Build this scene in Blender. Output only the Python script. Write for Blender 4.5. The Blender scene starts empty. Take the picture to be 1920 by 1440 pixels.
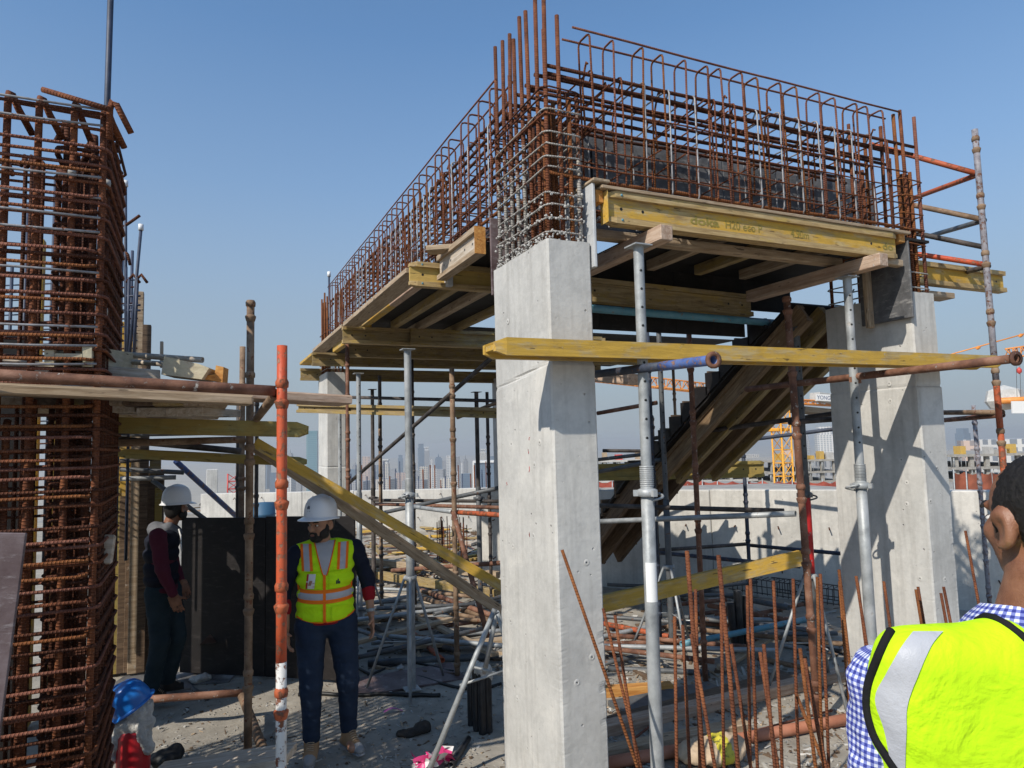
import bpy, bmesh, math, random
from mathutils import Vector as V, Matrix, Euler, Quaternion
from mathutils import noise as mnoise
random.seed(7)
SC = bpy.context.scene
COL = SC.collection
R = math.radians

# ------------------------------------------------------------------ camera
F_PX, YAW, PITCH, ROLL = 1300.6, .4281, .085, -.0256
CAM = V((-1.854, -3.518, 2.2))
FW = V((math.sin(YAW)*math.cos(PITCH), math.cos(YAW)*math.cos(PITCH), math.sin(PITCH)))
_rt = V((math.cos(YAW), -math.sin(YAW), 0)); _up = _rt.cross(FW)
RT = _rt*math.cos(ROLL)+_up*math.sin(ROLL)
UP = -_rt*math.sin(ROLL)+_up*math.cos(ROLL)
cd = bpy.data.cameras.new('camera'); cam = bpy.data.objects.new('camera', cd); COL.objects.link(cam)
cd.sensor_width = 36; cd.lens = F_PX/1920*36; cd.clip_start = .05; cd.clip_end = 30000
mw = Matrix((RT, UP, -FW)).transposed().to_4x4(); mw.translation = CAM
cam.matrix_world = mw; SC.camera = cam

# ------------------------------------------------------------------ light
SUN_AZ, SUN_EL = R(-116), R(41)
w = bpy.data.worlds.new('World'); SC.world = w; w.use_nodes = True
nt = w.node_tree; bg = nt.nodes['Background']
sky = nt.nodes.new('ShaderNodeTexSky'); sky.sky_type = 'NISHITA'; sky.sun_disc = False
sky.sun_elevation = SUN_EL; sky.sun_rotation = SUN_AZ % (2*math.pi)
sky.altitude = 20; sky.air_density = 1.0; sky.dust_density = .6; sky.ozone_density = 3.0
SKY_K = .13
tint = nt.nodes.new('ShaderNodeMix'); tint.data_type = 'RGBA'; tint.blend_type = 'MULTIPLY'; tint.inputs[0].default_value = 1
tint.inputs[7].default_value = (.93, 1.26, 1.40, 1); nt.links.new(sky.outputs[0], tint.inputs[6])
geo = nt.nodes.new('ShaderNodeTexCoord'); sep = nt.nodes.new('ShaderNodeSeparateXYZ'); nt.links.new(geo.outputs['Generated'], sep.inputs[0])
rmp = nt.nodes.new('ShaderNodeValToRGB'); nt.links.new(sep.outputs[2], rmp.inputs[0])    # dust thickens evenly towards the horizon
st_ = [(0, 1), (.05, .96), (.186, .76), (.35, .36), (.52, .1), (.8, 0)]
while len(rmp.color_ramp.elements) < len(st_): rmp.color_ramp.elements.new(.5)
for e_, (p_, v_) in zip(rmp.color_ramp.elements, st_): e_.position = p_; e_.color = (v_, v_, v_, 1)
hz_ = nt.nodes.new('ShaderNodeMix'); hz_.data_type = 'RGBA'; nt.links.new(rmp.outputs[0], hz_.inputs[0]); nt.links.new(tint.outputs[2], hz_.inputs[6])
hz_.inputs[7].default_value = (.345/SKY_K, .40/SKY_K, .46/SKY_K, 1)
nt.links.new(hz_.outputs[2], bg.inputs[0]); bg.inputs[1].default_value = SKY_K
sd = bpy.data.lights.new('sun', 'SUN'); sd.energy = 4.9; sd.angle = R(.53); sd.color = (1, .93, .82)
so = bpy.data.objects.new('sun', sd); COL.objects.link(so)
TOSUN = V((math.sin(SUN_AZ)*math.cos(SUN_EL), math.cos(SUN_AZ)*math.cos(SUN_EL), math.sin(SUN_EL)))
so.rotation_euler = TOSUN.to_track_quat('Z', 'Y').to_euler()
so.location = (-30, -15, 30)
SC.view_settings.view_transform = 'Standard'; SC.view_settings.look = 'None'
SC.view_settings.exposure = 0.0; SC.view_settings.gamma = 1.0
SC.view_settings.use_curve_mapping = False
SC.render.engine = 'CYCLES'
SC.render.resolution_x, SC.render.resolution_y = 1024, 768

# ------------------------------------------------------------------ back projection of photo pixels (1920 x 1440) to places
def ray(x, y): return FW+RT*((x-960)/F_PX)+UP*((720-y)/F_PX)
def G(x, y, z=0.):
    d = ray(x, y); return CAM+d*((z-CAM.z)/d.z)
def PX(x, y, X):
    d = ray(x, y); return CAM+d*((X-CAM.x)/d.x)
def PY(x, y, Y):
    d = ray(x, y); return CAM+d*((Y-CAM.y)/d.y)
def D(x, y, z): return CAM+ray(x, y)*z

# ------------------------------------------------------------------ objects
WM = {}
def put(o, Mw, parent=None):
    COL.objects.link(o)
    if parent is not None:
        o.parent = parent; o.matrix_basis = WM[parent.name].inverted() @ Mw
    else: o.matrix_basis = Mw
    WM[o.name] = Mw.copy(); return o
def tag(o, label=None, cat=None, group=None, kind=None):
    if label: o['label'] = label
    if cat: o['category'] = cat
    if group: o['group'] = group
    if kind: o['kind'] = kind
    return o
def thing(name, label, cat, loc=(0, 0, 0), group=None):
    o = bpy.data.objects.new(name, None); o.empty_display_size = .1
    put(o, Matrix.Translation(V(loc))); return tag(o, label, cat, group)
def copy_tree(o, Mw, parent=None):
    c = o.copy(); base = WM[o.name]
    if c.parent: c.parent = None
    put(c, Mw, parent)
    for ch in list(o.children):
        copy_tree(ch, Mw @ base.inverted() @ WM[ch.name], c)
    return c
def frame(p, q, up=V((0, 0, 1)), roll=0.):
    """matrix with +X from p towards q, origin at p"""
    p = V(p); q = V(q); x = (q-p).normalized()
    if abs(x.dot(up)) > .99: up = V((0, 1, 0))
    y = up.cross(x).normalized(); z = x.cross(y)
    m = Matrix((x, y, z)).transposed().to_4x4(); m.translation = p
    return m @ Matrix.Rotation(roll, 4, 'X')

class MB:
    def __init__(s): s.v = []; s.f = []; s.uv = []; s.mi = []; s.sm = []
    def poly(s, pts, faces, uvs=None, mi=0, smooth=False):
        b = len(s.v); s.v.extend([tuple(p) for p in pts])
        for k, f in enumerate(faces):
            s.f.append([b+i for i in f]); s.mi.append(mi); s.sm.append(smooth)
            s.uv.append(uvs[k] if uvs else [(0, 0)]*len(f))
    def box(s, a, b, M=None, bev=0., mi=0, jit=0.):
        (x0, y0, z0), (x1, y1, z1) = a, b
        if bev <= 0:
            P = [(x0,y0,z0),(x1,y0,z0),(x1,y1,z0),(x0,y1,z0),(x0,y0,z1),(x1,y0,z1),(x1,y1,z1),(x0,y1,z1)]
            Fc = [(0,3,2,1),(4,5,6,7),(0,1,5,4),(1,2,6,5),(2,3,7,6),(3,0,4,7)]
        else:
            P = []; idx = {}
            for i, x in enumerate((x0, x1)):
                for j, y in enumerate((y0, y1)):
                    for k, z in enumerate((z0, z1)):
                        sx, sy, sz = (bev if i == 0 else -bev), (bev if j == 0 else -bev), (bev if k == 0 else -bev)
                        idx[i,j,k,'x'] = len(P); P.append((x, y+sy, z+sz))
                        idx[i,j,k,'y'] = len(P); P.append((x+sx, y, z+sz))
                        idx[i,j,k,'z'] = len(P); P.append((x+sx, y+sy, z))
            Fc = []
            for i in (0, 1):
                q = [idx[i,0,0,'x'],idx[i,1,0,'x'],idx[i,1,1,'x'],idx[i,0,1,'x']]; Fc.append(q if i else q[::-1])
                q = [idx[0,i,0,'y'],idx[0,i,1,'y'],idx[1,i,1,'y'],idx[1,i,0,'y']]; Fc.append(q if i else q[::-1])
                q = [idx[0,0,i,'z'],idx[1,0,i,'z'],idx[1,1,i,'z'],idx[0,1,i,'z']]; Fc.append(q if i else q[::-1])
            for j in (0, 1):
                for k in (0, 1):
                    q = [idx[0,j,k,'y'],idx[1,j,k,'y'],idx[1,j,k,'z'],idx[0,j,k,'z']]; Fc.append(q if j != k else q[::-1])
                    q = [idx[j,0,k,'x'],idx[j,1,k,'x'],idx[j,1,k,'z'],idx[j,0,k,'z']]; Fc.append(q if j == k else q[::-1])
                    q = [idx[j,k,0,'x'],idx[j,k,1,'x'],idx[j,k,1,'y'],idx[j,k,0,'y']]; Fc.append(q if j != k else q[::-1])
            for i in (0, 1):
                for j in (0, 1):
                    for k in (0, 1):
                        q = [idx[i,j,k,'x'],idx[i,j,k,'y'],idx[i,j,k,'z']]; Fc.append(q if (i+j+k) % 2 else q[::-1])
        if jit: P = [(p[0]+random.uniform(-jit, jit), p[1]+random.uniform(-jit, jit), p[2]+random.uniform(-jit, jit)) for p in P]
        if M is not None: P = [M @ V(p) for p in P]
        s.poly(P, Fc, mi=mi)
    def tube(s, pts, r, n=8, mi=0, cap=True, closed=False, smooth=True):
        """sweep along pts; r number or list; uv = (around, metres)"""
        pts = [V(p) for p in pts]; N = len(pts)
        rr = r if isinstance(r, (list, tuple)) else [r]*N
        ref = None; rings = []; L = [0.]
        for i in range(1, N): L.append(L[-1]+(pts[i]-pts[i-1]).length)
        for i in range(N):
            if closed: t = (pts[(i+1) % N]-pts[i-1])
            else: t = pts[min(i+1, N-1)]-pts[max(i-1, 0)]
            t = t.normalized() if t.length > 1e-9 else V((0, 0, 1))
            if ref is None:
                ref = V((0, 0, 1)) if abs(t.z) < .9 else V((1, 0, 0))
            u = ref-t*ref.dot(t)
            u = u.normalized() if u.length > 1e-6 else t.orthogonal().normalized()
            ref = u; wv = t.cross(u)
            rings.append([pts[i]+(u*math.cos(2*math.pi*k/n)+wv*math.sin(2*math.pi*k/n))*rr[i] for k in range(n)])
        P = [p for rg in rings for p in rg]; Fc = []; U = []
        M = N if closed else N-1
        for i in range(M):
            j = (i+1) % N; l0 = L[i]; l1 = L[i+1] if i+1 < N else L[i]+(pts[0]-pts[-1]).length
            for k in range(n):
                k2 = (k+1) % n
                Fc.append((i*n+k, i*n+k2, j*n+k2, j*n+k)); U.append([(k/n, l0), ((k+1)/n, l0), ((k+1)/n, l1), (k/n, l1)])
        s.poly(P, Fc, U, mi, smooth)
        if cap and not closed:
            b = len(s.v)-len(P)
            for f in ([b+k for k in range(n)][::-1], [b+(N-1)*n+k for k in range(n)]):
                s.f.append(f); s.uv.append([(0, 0)]*n); s.mi.append(mi); s.sm.append(False)
    def lathe(s, prof, n=16, M=None, mi=0, smooth=True, a0=0, a1=2*math.pi):
        """prof list of (r,z) about local Z"""
        full = abs(a1-a0-2*math.pi) < 1e-6; m = n if full else n+1
        P = []
        for (r, z) in prof:
            for k in range(m):
                a = a0+(a1-a0)*k/n; P.append(V((r*math.cos(a), r*math.sin(a), z)))
        if M is not None: P = [M @ p for p in P]
        Fc = []
        for i in range(len(prof)-1):
            for k in range(n):
                k2 = (k+1) % m; Fc.append((i*m+k, i*m+k2, (i+1)*m+k2, (i+1)*m+k))
        s.poly(P, Fc, None, mi, smooth)
    def grid(s, fn, nu, nv, mi=0, smooth=True, flip=False):
        P = [fn(i/nu, j/nv) for i in range(nu+1) for j in range(nv+1)]; Fc = []; U = []
        for i in range(nu):
            for j in range(nv):
                q = [i*(nv+1)+j, (i+1)*(nv+1)+j, (i+1)*(nv+1)+j+1, i*(nv+1)+j+1]
                uu = [(i/nu, j/nv), ((i+1)/nu, j/nv), ((i+1)/nu, (j+1)/nv), (i/nu, (j+1)/nv)]
                Fc.append(q[::-1] if flip else q); U.append(uu[::-1] if flip else uu)
        s.poly(P, Fc, U, mi, smooth)
    def mesh(s, name, mats):
        me = bpy.data.meshes.new(name); me.from_pydata(s.v, [], s.f)
        if not isinstance(mats, (list, tuple)): mats = [mats]
        for m in mats: me.materials.append(m)
        me.polygons.foreach_set('material_index', s.mi); me.polygons.foreach_set('use_smooth', s.sm)
        ul = me.uv_layers.new(name='UVMap'); flat = []
        for u in s.uv:
            for c in u: flat.extend(c)
        ul.data.foreach_set('uv', flat); me.update(); return me
    def build(s, name, mats, parent=None, M=None):
        me = s.mesh(name, mats)
        return put(bpy.data.objects.new(name, me), M if M is not None else Matrix(), parent)
def inst(name, me, M, parent=None): return put(bpy.data.objects.new(name, me), M, parent)

# ------------------------------------------------------------------ materials
class NT:
    def __init__(s, name):
        s.m = bpy.data.materials.new(name); s.m.use_nodes = True; s.t = s.m.node_tree
        s.b = s.t.nodes['Principled BSDF']; s.co = None
    def n(s, typ, **kw):
        nd = s.t.nodes.new(typ)
        for k, v in kw.items():
            if k.startswith('i_'):
                key = k[2:]; key = int(key) if key.isdigit() else key.replace('_', ' ')
                nd.inputs[key].default_value = v
            else: setattr(nd, k, v)
        return nd
    def l(s, a, b): s.t.links.new(a, b)
    def vec(s, scale=(1, 1, 1), src='Object', rand=True):
        tc = s.n('ShaderNodeTexCoord'); mp = s.n('ShaderNodeMapping'); mp.inputs['Scale'].default_value = scale
        s.l(tc.outputs[src], mp.inputs['Vector'])
        if rand:
            oi = s.n('ShaderNodeObjectInfo'); mu = s.n('ShaderNodeMath', operation='MULTIPLY', i_1=37.)
            cb = s.n('ShaderNodeCombineXYZ'); s.l(oi.outputs['Random'], mu.inputs[0])
            for k in range(3): s.l(mu.outputs[0], cb.inputs[k])
            s.l(cb.outputs[0], mp.inputs['Location'])
        return mp.outputs[0]
    def noise(s, vec, scale, detail=6, rough=.6, dist=0.):
        nd = s.n('ShaderNodeTexNoise'); nd.inputs['Scale'].default_value = scale; nd.inputs['Detail'].default_value = detail
        nd.inputs['Roughness'].default_value = rough; nd.inputs['Distortion'].default_value = dist
        s.l(vec, nd.inputs['Vector']); return nd.outputs['Fac']
    def ramp(s, fac, stops):
        nd = s.n('ShaderNodeValToRGB'); cr = nd.color_ramp
        while len(cr.elements) < len(stops): cr.elements.new(.5)
        for e, (p, c) in zip(cr.elements, stops):
            e.position = p; e.color = (*c, 1) if len(c) == 3 else c
        s.l(fac, nd.inputs[0]); return nd.outputs['Color']
    def mix(s, fac, a, b, mode='MIX'):
        nd = s.n('ShaderNodeMix', data_type='RGBA', blend_type=mode)
        for sock, v in ((0, fac), (6, a), (7, b)):
            if hasattr(v, 'links'): s.l(v, nd.inputs[sock])
            elif sock == 0: nd.inputs[0].default_value = v
            else: nd.inputs[sock].default_value = (*v, 1)
        return nd.outputs[2]
    def math(s, op, a, b=0.):
        nd = s.n('ShaderNodeMath', operation=op)
        for k, v in ((0, a), (1, b)):
            if hasattr(v, 'links'): s.l(v, nd.inputs[k])
            else: nd.inputs[k].default_value = v
        return nd.outputs[0]
    def bump(s, h, dist=.01, strength=1., prev=None):
        nd = s.n('ShaderNodeBump'); nd.inputs['Distance'].default_value = dist; nd.inputs['Strength'].default_value = strength
        s.l(h, nd.inputs['Height'])
        if prev is not None: s.l(prev, nd.inputs['Normal'])
        return nd.outputs[0]
    def done(s, col, rough=.7, normal=None, metal=0., spec=.35, **kw):
        for key, v in (('Base Color', col), ('Roughness', rough), ('Metallic', metal)):
            if hasattr(v, 'links'): s.l(v, s.b.inputs[key])
            elif key == 'Base Color': s.b.inputs[key].default_value = (*v, 1)
            else: s.b.inputs[key].default_value = v
        s.b.inputs['Specular IOR Level'].default_value = spec
        if normal is not None: s.l(normal, s.b.inputs['Normal'])
        for k, v in kw.items(): s.b.inputs[k.replace('_', ' ')].default_value = v
        return s.m
MT = {}
def m_rust(name, dark, mid, light, rib=True, cement=0., steel=0.):
    s = NT(name); v = s.vec()
    f = s.noise(v, 9, 5); f2 = s.noise(v, 60, 4)
    c = s.ramp(s.math('ADD', s.math('MULTIPLY', f, .6), s.math('MULTIPLY', f2, .4)), [(.32, dark), (.5, mid), (.68, light)])
    nrm = s.bump(f2, .002)
    if rib:
        uv = s.n('ShaderNodeUVMap'); sp = s.n('ShaderNodeSeparateXYZ'); s.l(uv.outputs[0], sp.inputs[0])
        ph = s.math('ADD', s.math('MULTIPLY', sp.outputs[1], 2*math.pi/.016), s.math('MULTIPLY', sp.outputs[0], 2*math.pi))
        wv = s.math('SINE', ph)
        rb = s.math('MAXIMUM', wv, 0.)
        c = s.mix(s.math('MULTIPLY', s.math('SUBTRACT', 1., rb), .35), c, (.03, .012, .007), 'MIX')
        nrm = s.bump(rb, .004, 1., nrm)
    if cement:
        g = s.noise(v, 14, 6, .7)
        tco = s.n('ShaderNodeTexCoord'); spz = s.n('ShaderNodeSeparateXYZ'); s.l(tco.outputs['Object'], spz.inputs[0])
        g = s.math('SUBTRACT', g, s.math('MULTIPLY', s.math('MAXIMUM', s.math('SUBTRACT', spz.outputs[2], .55), 0.), .55))   # splash only reaches the lower bars
        fac = s.ramp(g, [(.56-cement*.22, (0, 0, 0)), (.62-cement*.2, (1, 1, 1))])
        c = s.mix(fac, c, (.36, .34, .31)); nrm = s.bump(s.noise(v, 45, 5), .006, 1., nrm)
    MT[name] = s.done(c, .8, nrm, spec=.25)
m_rust('rebar', (.065, .022, .011), (.185, .06, .026), (.32, .115, .042))
m_rust('rebar_dark', (.036, .013, .008), (.095, .032, .016), (.18, .062, .027))
m_rust('rebar_orange', (.11, .035, .013), (.22, .075, .022), (.34, .13, .04))
m_rust('rebar_cement', (.06, .02, .01), (.16, .055, .025), (.27, .10, .045), cement=.75)
m_rust('rebar_pink', (.11, .04, .025), (.225, .085, .055), (.33, .15, .1))
def m_simple(name, cols, scale=8, rough=.6, bump=.001, bscale=60, metal=0., spec=.4, stretch=(1, 1, 1), chips=None, **kw):
    s = NT(name); v = s.vec(stretch)
    f = s.noise(v, scale, 6, .62)
    n = len(cols); st = [(.34+.32*i/max(n-1, 1), c) for i, c in enumerate(cols)]
    c = s.ramp(f, st) if n > 1 else cols[0]
    nrm = s.bump(s.noise(v, bscale, 4), bump)
    if chips:
        ccol, csc, thr = chips; g = s.noise(v, csc, 6, .7)
        fac = s.ramp(g, [(thr-.025, (0, 0, 0)), (thr+.025, (1, 1, 1))]); c = s.mix(fac, c, ccol)
        nrm = s.bump(fac, -.002, 1., nrm)
    MT[name] = s.done(c, rough, nrm, metal, spec, **kw); return MT[name]
RUSTC = (.15, .06, .03)
m_simple('steel_bar', [(.18, .17, .17), (.33, .33, .34)], 20, .5, .0008, 90, .3, chips=((.16, .06, .03), 11, .62))
m_simple('blue_bar', [(.025, .035, .06), (.05, .065, .11)], 14, .55)
m_simple('white_cap', [(.7, .7, .7)], 5)
m_simple('galv', [(.21, .22, .225), (.31, .325, .33), (.4, .41, .415)], 7, .5, .0012, 70, .2, chips=((.42, .4, .37), 14, .66))
m_simple('galv_dark', [(.07, .075, .08), (.14, .145, .15)], 7, .55, .0012, 70, .2, chips=((.15, .08, .05), 14, .62))
m_simple('rust_pipe', [(.07, .03, .02), (.16, .07, .04), (.25, .13, .085)], 7, .75, .002, 80, chips=((.34, .31, .28), 26, .63))
m_simple('brown_pipe', [(.10, .06, .035), (.2, .13, .08), (.3, .21, .14)], 9, .75, .002, 80, chips=((.16, .06, .03), 18, .6))
m_simple('dark_pipe', [(.03, .025, .022), (.06, .05, .045), (.11, .09, .08)], 8, .7, .002, 80)
m_simple('navy_pipe', [(.02, .028, .045), (.05, .06, .09)], 8, .6, .0015, 80, chips=((.12, .06, .035), 20, .63))
m_simple('purple_pipe', [(.16, .15, .17), (.28, .27, .29)], 22, .65, .0015, 80, chips=((.14, .065, .04), 30, .57))
m_simple('orange_paint', [(.42, .055, .02), (.52, .1, .035)], 5, .55, .001, 60, chips=((.26, .13, .08), 28, .56))
m_simple('orange_rust', [(.3, .06, .022), (.42, .1, .035)], 6, .65, .0015, 60, chips=(RUSTC, 18, .55))
m_simple('white_rust', [(.5, .48, .45), (.6, .59, .57)], 5, .6, .0015, 60, chips=((.17, .06, .03), 24, .55))
m_simple('red_paint', [(.36, .012, .014), (.45, .02, .02)], 5, .4, chips=((.18, .2, .2), 22, .64))
m_simple('blue_paint', [(.05, .1, .3), (.1, .16, .36)], 9, .5, chips=((.25, .14, .1), 25, .56))
m_simple('teal_paint', [(.06, .2, .27), (.12, .27, .33)], 9, .5, chips=((.22, .12, .07), 20, .62))
m_simple('white_sticker', [(.75, .75, .73)], 5, chips=((.3, .3, .32), 20, .68))
m_simple('black', [(.006, .006, .006), (.014, .014, .014)], 10, .6)
m_simple('black_plastic', [(.012, .012, .013), (.03, .03, .032)], 12, .35)
def m_wood(name, c0, c1, c2, paint=None, thr=.5, rough=.72, dirt=.35):
    s = NT(name); v = s.vec((1.2, 14, 14)); v2 = s.vec((1, 1, 1))
    g = s.noise(v, 3.2, 8, .65, .6); big = s.noise(v2, 2.2, 4)
    c = s.ramp(g, [(.33, c0), (.5, c1), (.66, c2)])
    if paint:
        wn = s.noise(s.vec((1.5, 5, 5)), 2.6, 7, .7); fac = s.ramp(wn, [(thr-.05, (0, 0, 0)), (thr+.06, (1, 1, 1))])
        pc = s.ramp(g, [(.35, tuple(x*.82 for x in paint)), (.62, paint)])
        c = s.mix(fac, c, pc)
    d = s.noise(v2, 5.5, 7, .72)
    fd = s.ramp(d, [(.5, (0, 0, 0)), (.78, (dirt,)*3)])
    c = s.mix(fd, c, (.075, .055, .04))
    mk = s.noise(s.vec((3, 18, 18)), 2.3, 3, .5); fm = s.ramp(mk, [(.67, (0, 0, 0)), (.70, (.75,)*3)])
    c = s.mix(fm, c, (.05, .035, .022))
    sp_ = s.noise(v2, 16, 6, .7); fsp = s.ramp(sp_, [(.63, (0, 0, 0)), (.67, (.6,)*3)]); c = s.mix(s.math('MULTIPLY', fsp, s.ramp(s.noise(v2, 1.6, 3), [(.45, (0, 0, 0)), (.6, (1, 1, 1))])), c, (.4, .38, .35))
    nrm = s.bump(s.math('ADD', g, s.math('MULTIPLY', fsp, .5)), .004, .8)
    MT[name] = s.done(c, rough, nrm, spec=.25)
m_wood('wood_raw', (.24, .165, .1), (.36, .27, .18), (.47, .37, .265))
m_wood('wood_pink', (.3, .19, .13), (.42, .3, .22), (.52, .4, .31))
m_wood('wood_pale', (.34, .27, .2), (.46, .39, .31), (.56, .5, .43))
m_wood('wood_cream', (.38, .32, .22), (.46, .4, .3), (.53, .47, .37), paint=(.5, .45, .32), thr=.42)
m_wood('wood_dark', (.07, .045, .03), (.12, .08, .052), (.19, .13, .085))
m_wood('wood_orange', (.36, .15, .035), (.48, .22, .06), (.58, .32, .1), dirt=.2)
m_wood('h20_flange', (.27, .18, .08), (.4, .28, .13), (.5, .38, .2), paint=(.48, .34, .10), thr=.6)
m_wood('h20_yellow', (.3, .2, .085), (.42, .3, .13), (.5, .39, .19), paint=(.56, .345, .06), thr=.46, dirt=.32)
m_wood('h20_web', (.34, .26, .08), (.44, .35, .1), (.5, .42, .15), paint=(.52, .36, .11), thr=.38, dirt=.35)
m_wood('h20_old', (.2, .14, .07), (.3, .22, .11), (.38, .3, .16), paint=(.35, .245, .08), thr=.54, dirt=.5)
m_wood('wood_brown', (.13, .08, .045), (.21, .14, .08), (.3, .21, .12))
m_wood('h20_green', (.2, .16, .06), (.3, .25, .09), (.36, .31, .13), paint=(.35, .255, .075), thr=.45, dirt=.5)
def m_ply(name, a, b, c_, wht, rough=.5):
    s = NT(name); v = s.vec(); f = s.noise(v, 3.5, 8, .7, .4); f2 = s.noise(s.vec((2, 2, 7)), 4, 7, .75)
    c = s.ramp(f, [(.3, a), (.5, b), (.7, c_)])
    fac = s.ramp(f2, [(.55, (0, 0, 0)), (.72, (.75,)*3)]); c = s.mix(fac, c, wht)
    MT[name] = s.done(c, rough, s.bump(f2, .002), spec=.35)
m_ply('ply_grey', (.04, .04, .042), (.1, .1, .104), (.19, .19, .195), (.32, .31, .3))
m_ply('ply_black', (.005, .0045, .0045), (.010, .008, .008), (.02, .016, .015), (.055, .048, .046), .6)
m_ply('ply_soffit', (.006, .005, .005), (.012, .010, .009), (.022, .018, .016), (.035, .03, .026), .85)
m_ply('ply_brown', (.06, .035, .035), (.12, .085, .085), (.2, .16, .165), (.33, .3, .3), .5)
m_ply('ply_white', (.3, .31, .32), (.42, .43, .44), (.5, .5, .5), (.6, .6, .58), .6)
def m_concrete(name, base, stain=(.2, .185, .165), warm=(.5, .47, .42), vscale=1.):
    s = NT(name); v = s.vec(rand=True); f = s.noise(v, 1.4*vscale, 9, .62); fine = s.noise(v, 28, 6, .65)
    streak = s.noise(s.vec((7, 7, .55)), 2.2, 6, .6)
    c = s.ramp(f, [(.3, tuple(x*.74 for x in base)), (.5, base), (.7, tuple(min(1, x*1.14) for x in warm))])
    bl = s.noise(v, 4.5, 7, .7, .8); c = s.mix(s.ramp(bl, [(.5, (0, 0, 0)), (.68, (.45,)*3)]), c, tuple(x*.68 for x in base)); lt = s.noise(v, 3.1, 6, .65, .5); c = s.mix(s.ramp(lt, [(.56, (0, 0, 0)), (.7, (.5,)*3)]), c, tuple(min(1, x*1.25) for x in warm))
    fs = s.ramp(streak, [(.48, (0, 0, 0)), (.72, (.42,)*3)]); c = s.mix(fs, c, stain)
    vo = s.n('ShaderNodeTexVoronoi'); vo.inputs['Scale'].default_value = 13; s.l(v, vo.inputs['Vector'])
    gate = s.noise(v, 5, 2); pit = s.math('MULTIPLY', s.ramp(vo.outputs['Distance'], [(.05, (1, 1, 1)), (.11, (0, 0, 0))]), s.ramp(gate, [(.5, (0, 0, 0)), (.6, (1, 1, 1))]))
    c = s.mix(s.math('MULTIPLY', pit, .6), c, (.12, .115, .11))
    sc = s.noise(s.vec((3, 3, 26)), 3.5, 5, .7); fsc = s.ramp(sc, [(.66, (0, 0, 0)), (.7, (.45,)*3)]); c = s.mix(fsc, c, (.2, .195, .19))
    c = s.mix(.25, c, s.ramp(fine, [(.3, tuple(x*.7 for x in base)), (.7, tuple(min(1, x*1.2) for x in base))]))
    h = s.math('SUBTRACT', s.math('ADD', s.math('MULTIPLY', fine, .35), s.math('MULTIPLY', f, .5)), pit)
    MT[name] = s.done(c, .85, s.bump(h, .006), spec=.25)
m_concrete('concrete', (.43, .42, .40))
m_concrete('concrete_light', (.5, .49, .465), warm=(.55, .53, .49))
m_concrete('concrete_wall', (.52, .50, .46), warm=(.58, .55, .5))
m_concrete('concrete_old', (.3, .285, .26), warm=(.38, .36, .32))
def m_ground(name):
    s = NT(name); v = s.vec(rand=False); f = s.noise(v, .55, 10, .65); f2 = s.noise(v, 5, 9, .7); fine = s.noise(v, 60, 5, .7)
    c = s.ramp(f, [(.3, (.2, .18, .152)), (.5, (.32, .29, .245)), (.7, (.45, .41, .35))])
    c = s.mix(.5, c, s.ramp(f2, [(.3, (.15, .135, .113)), (.55, (.33, .3, .252)), (.75, (.48, .44, .38))]))
    fd = s.ramp(s.noise(v, 1.7, 8, .75, .5), [(.6, (0, 0, 0)), (.7, (.55,)*3)]); c = s.mix(fd, c, (.085, .078, .07))
    vo = s.n('ShaderNodeTexVoronoi'); vo.inputs['Scale'].default_value = 22; s.l(v, vo.inputs['Vector'])
    peb = s.math('MULTIPLY', s.ramp(vo.outputs['Distance'], [(.12, (1, 1, 1)), (.3, (0, 0, 0))]), s.ramp(s.noise(v, 2.6, 4), [(.48, (0, 0, 0)), (.6, (1, 1, 1))]))
    c = s.mix(s.math('MULTIPLY', peb, .5), c, (.46, .44, .4))
    h = s.math('ADD', s.math('ADD', s.math('MULTIPLY', f2, 1.2), s.math('MULTIPLY', fine, .3)), peb)
    MT[name] = s.done(c, .92, s.bump(h, .014), spec=.2)
m_ground('site_ground')
m_simple('cable', [(.012, .012, .012)], 5, .5)
def lerp(a, b, t): return V(a)*(1-t)+V(b)*t
# ================================================================== SETTING: ground, site slab
ZC, ZB, ZT = 3.39, 3.757, 4.75
CA, CB = .82, .30           # column depth (Y) and width (X)
LU, LV = 3.154, 7.55
def fbm(x, y, s): return mnoise.noise(V((x*s, y*s, 3.7)))
def ground_z(x, y):
    return .022*fbm(x, y, 1.3)+.012*fbm(x, y, 4)+.008*fbm(x, y, 11)
m = MB()
NG = 150
def gfn(u, v):
    x = -9+22*u; y = -6+30*v
    return V((x, y, ground_z(x, y)-.03))
m.grid(gfn, 190, 240)
tag(m.build('site_slab', MT['site_ground']), kind='structure')
m = MB(); m.grid(lambda u, v: V((-22+u*46, -12+v*38, -.09)), 2, 2)
tag(m.build('podium_slab', MT['concrete_old']), kind='structure')
m = MB(); m.grid(lambda u, v: V((-9000+u*18000, -9000+v*18000, -150.)), 4, 4)
m_simple('desert', [(.3, .26, .2), (.42, .37, .29)], .01, .9)
tag(m.build('ground', MT['desert']), kind='structure')

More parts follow.
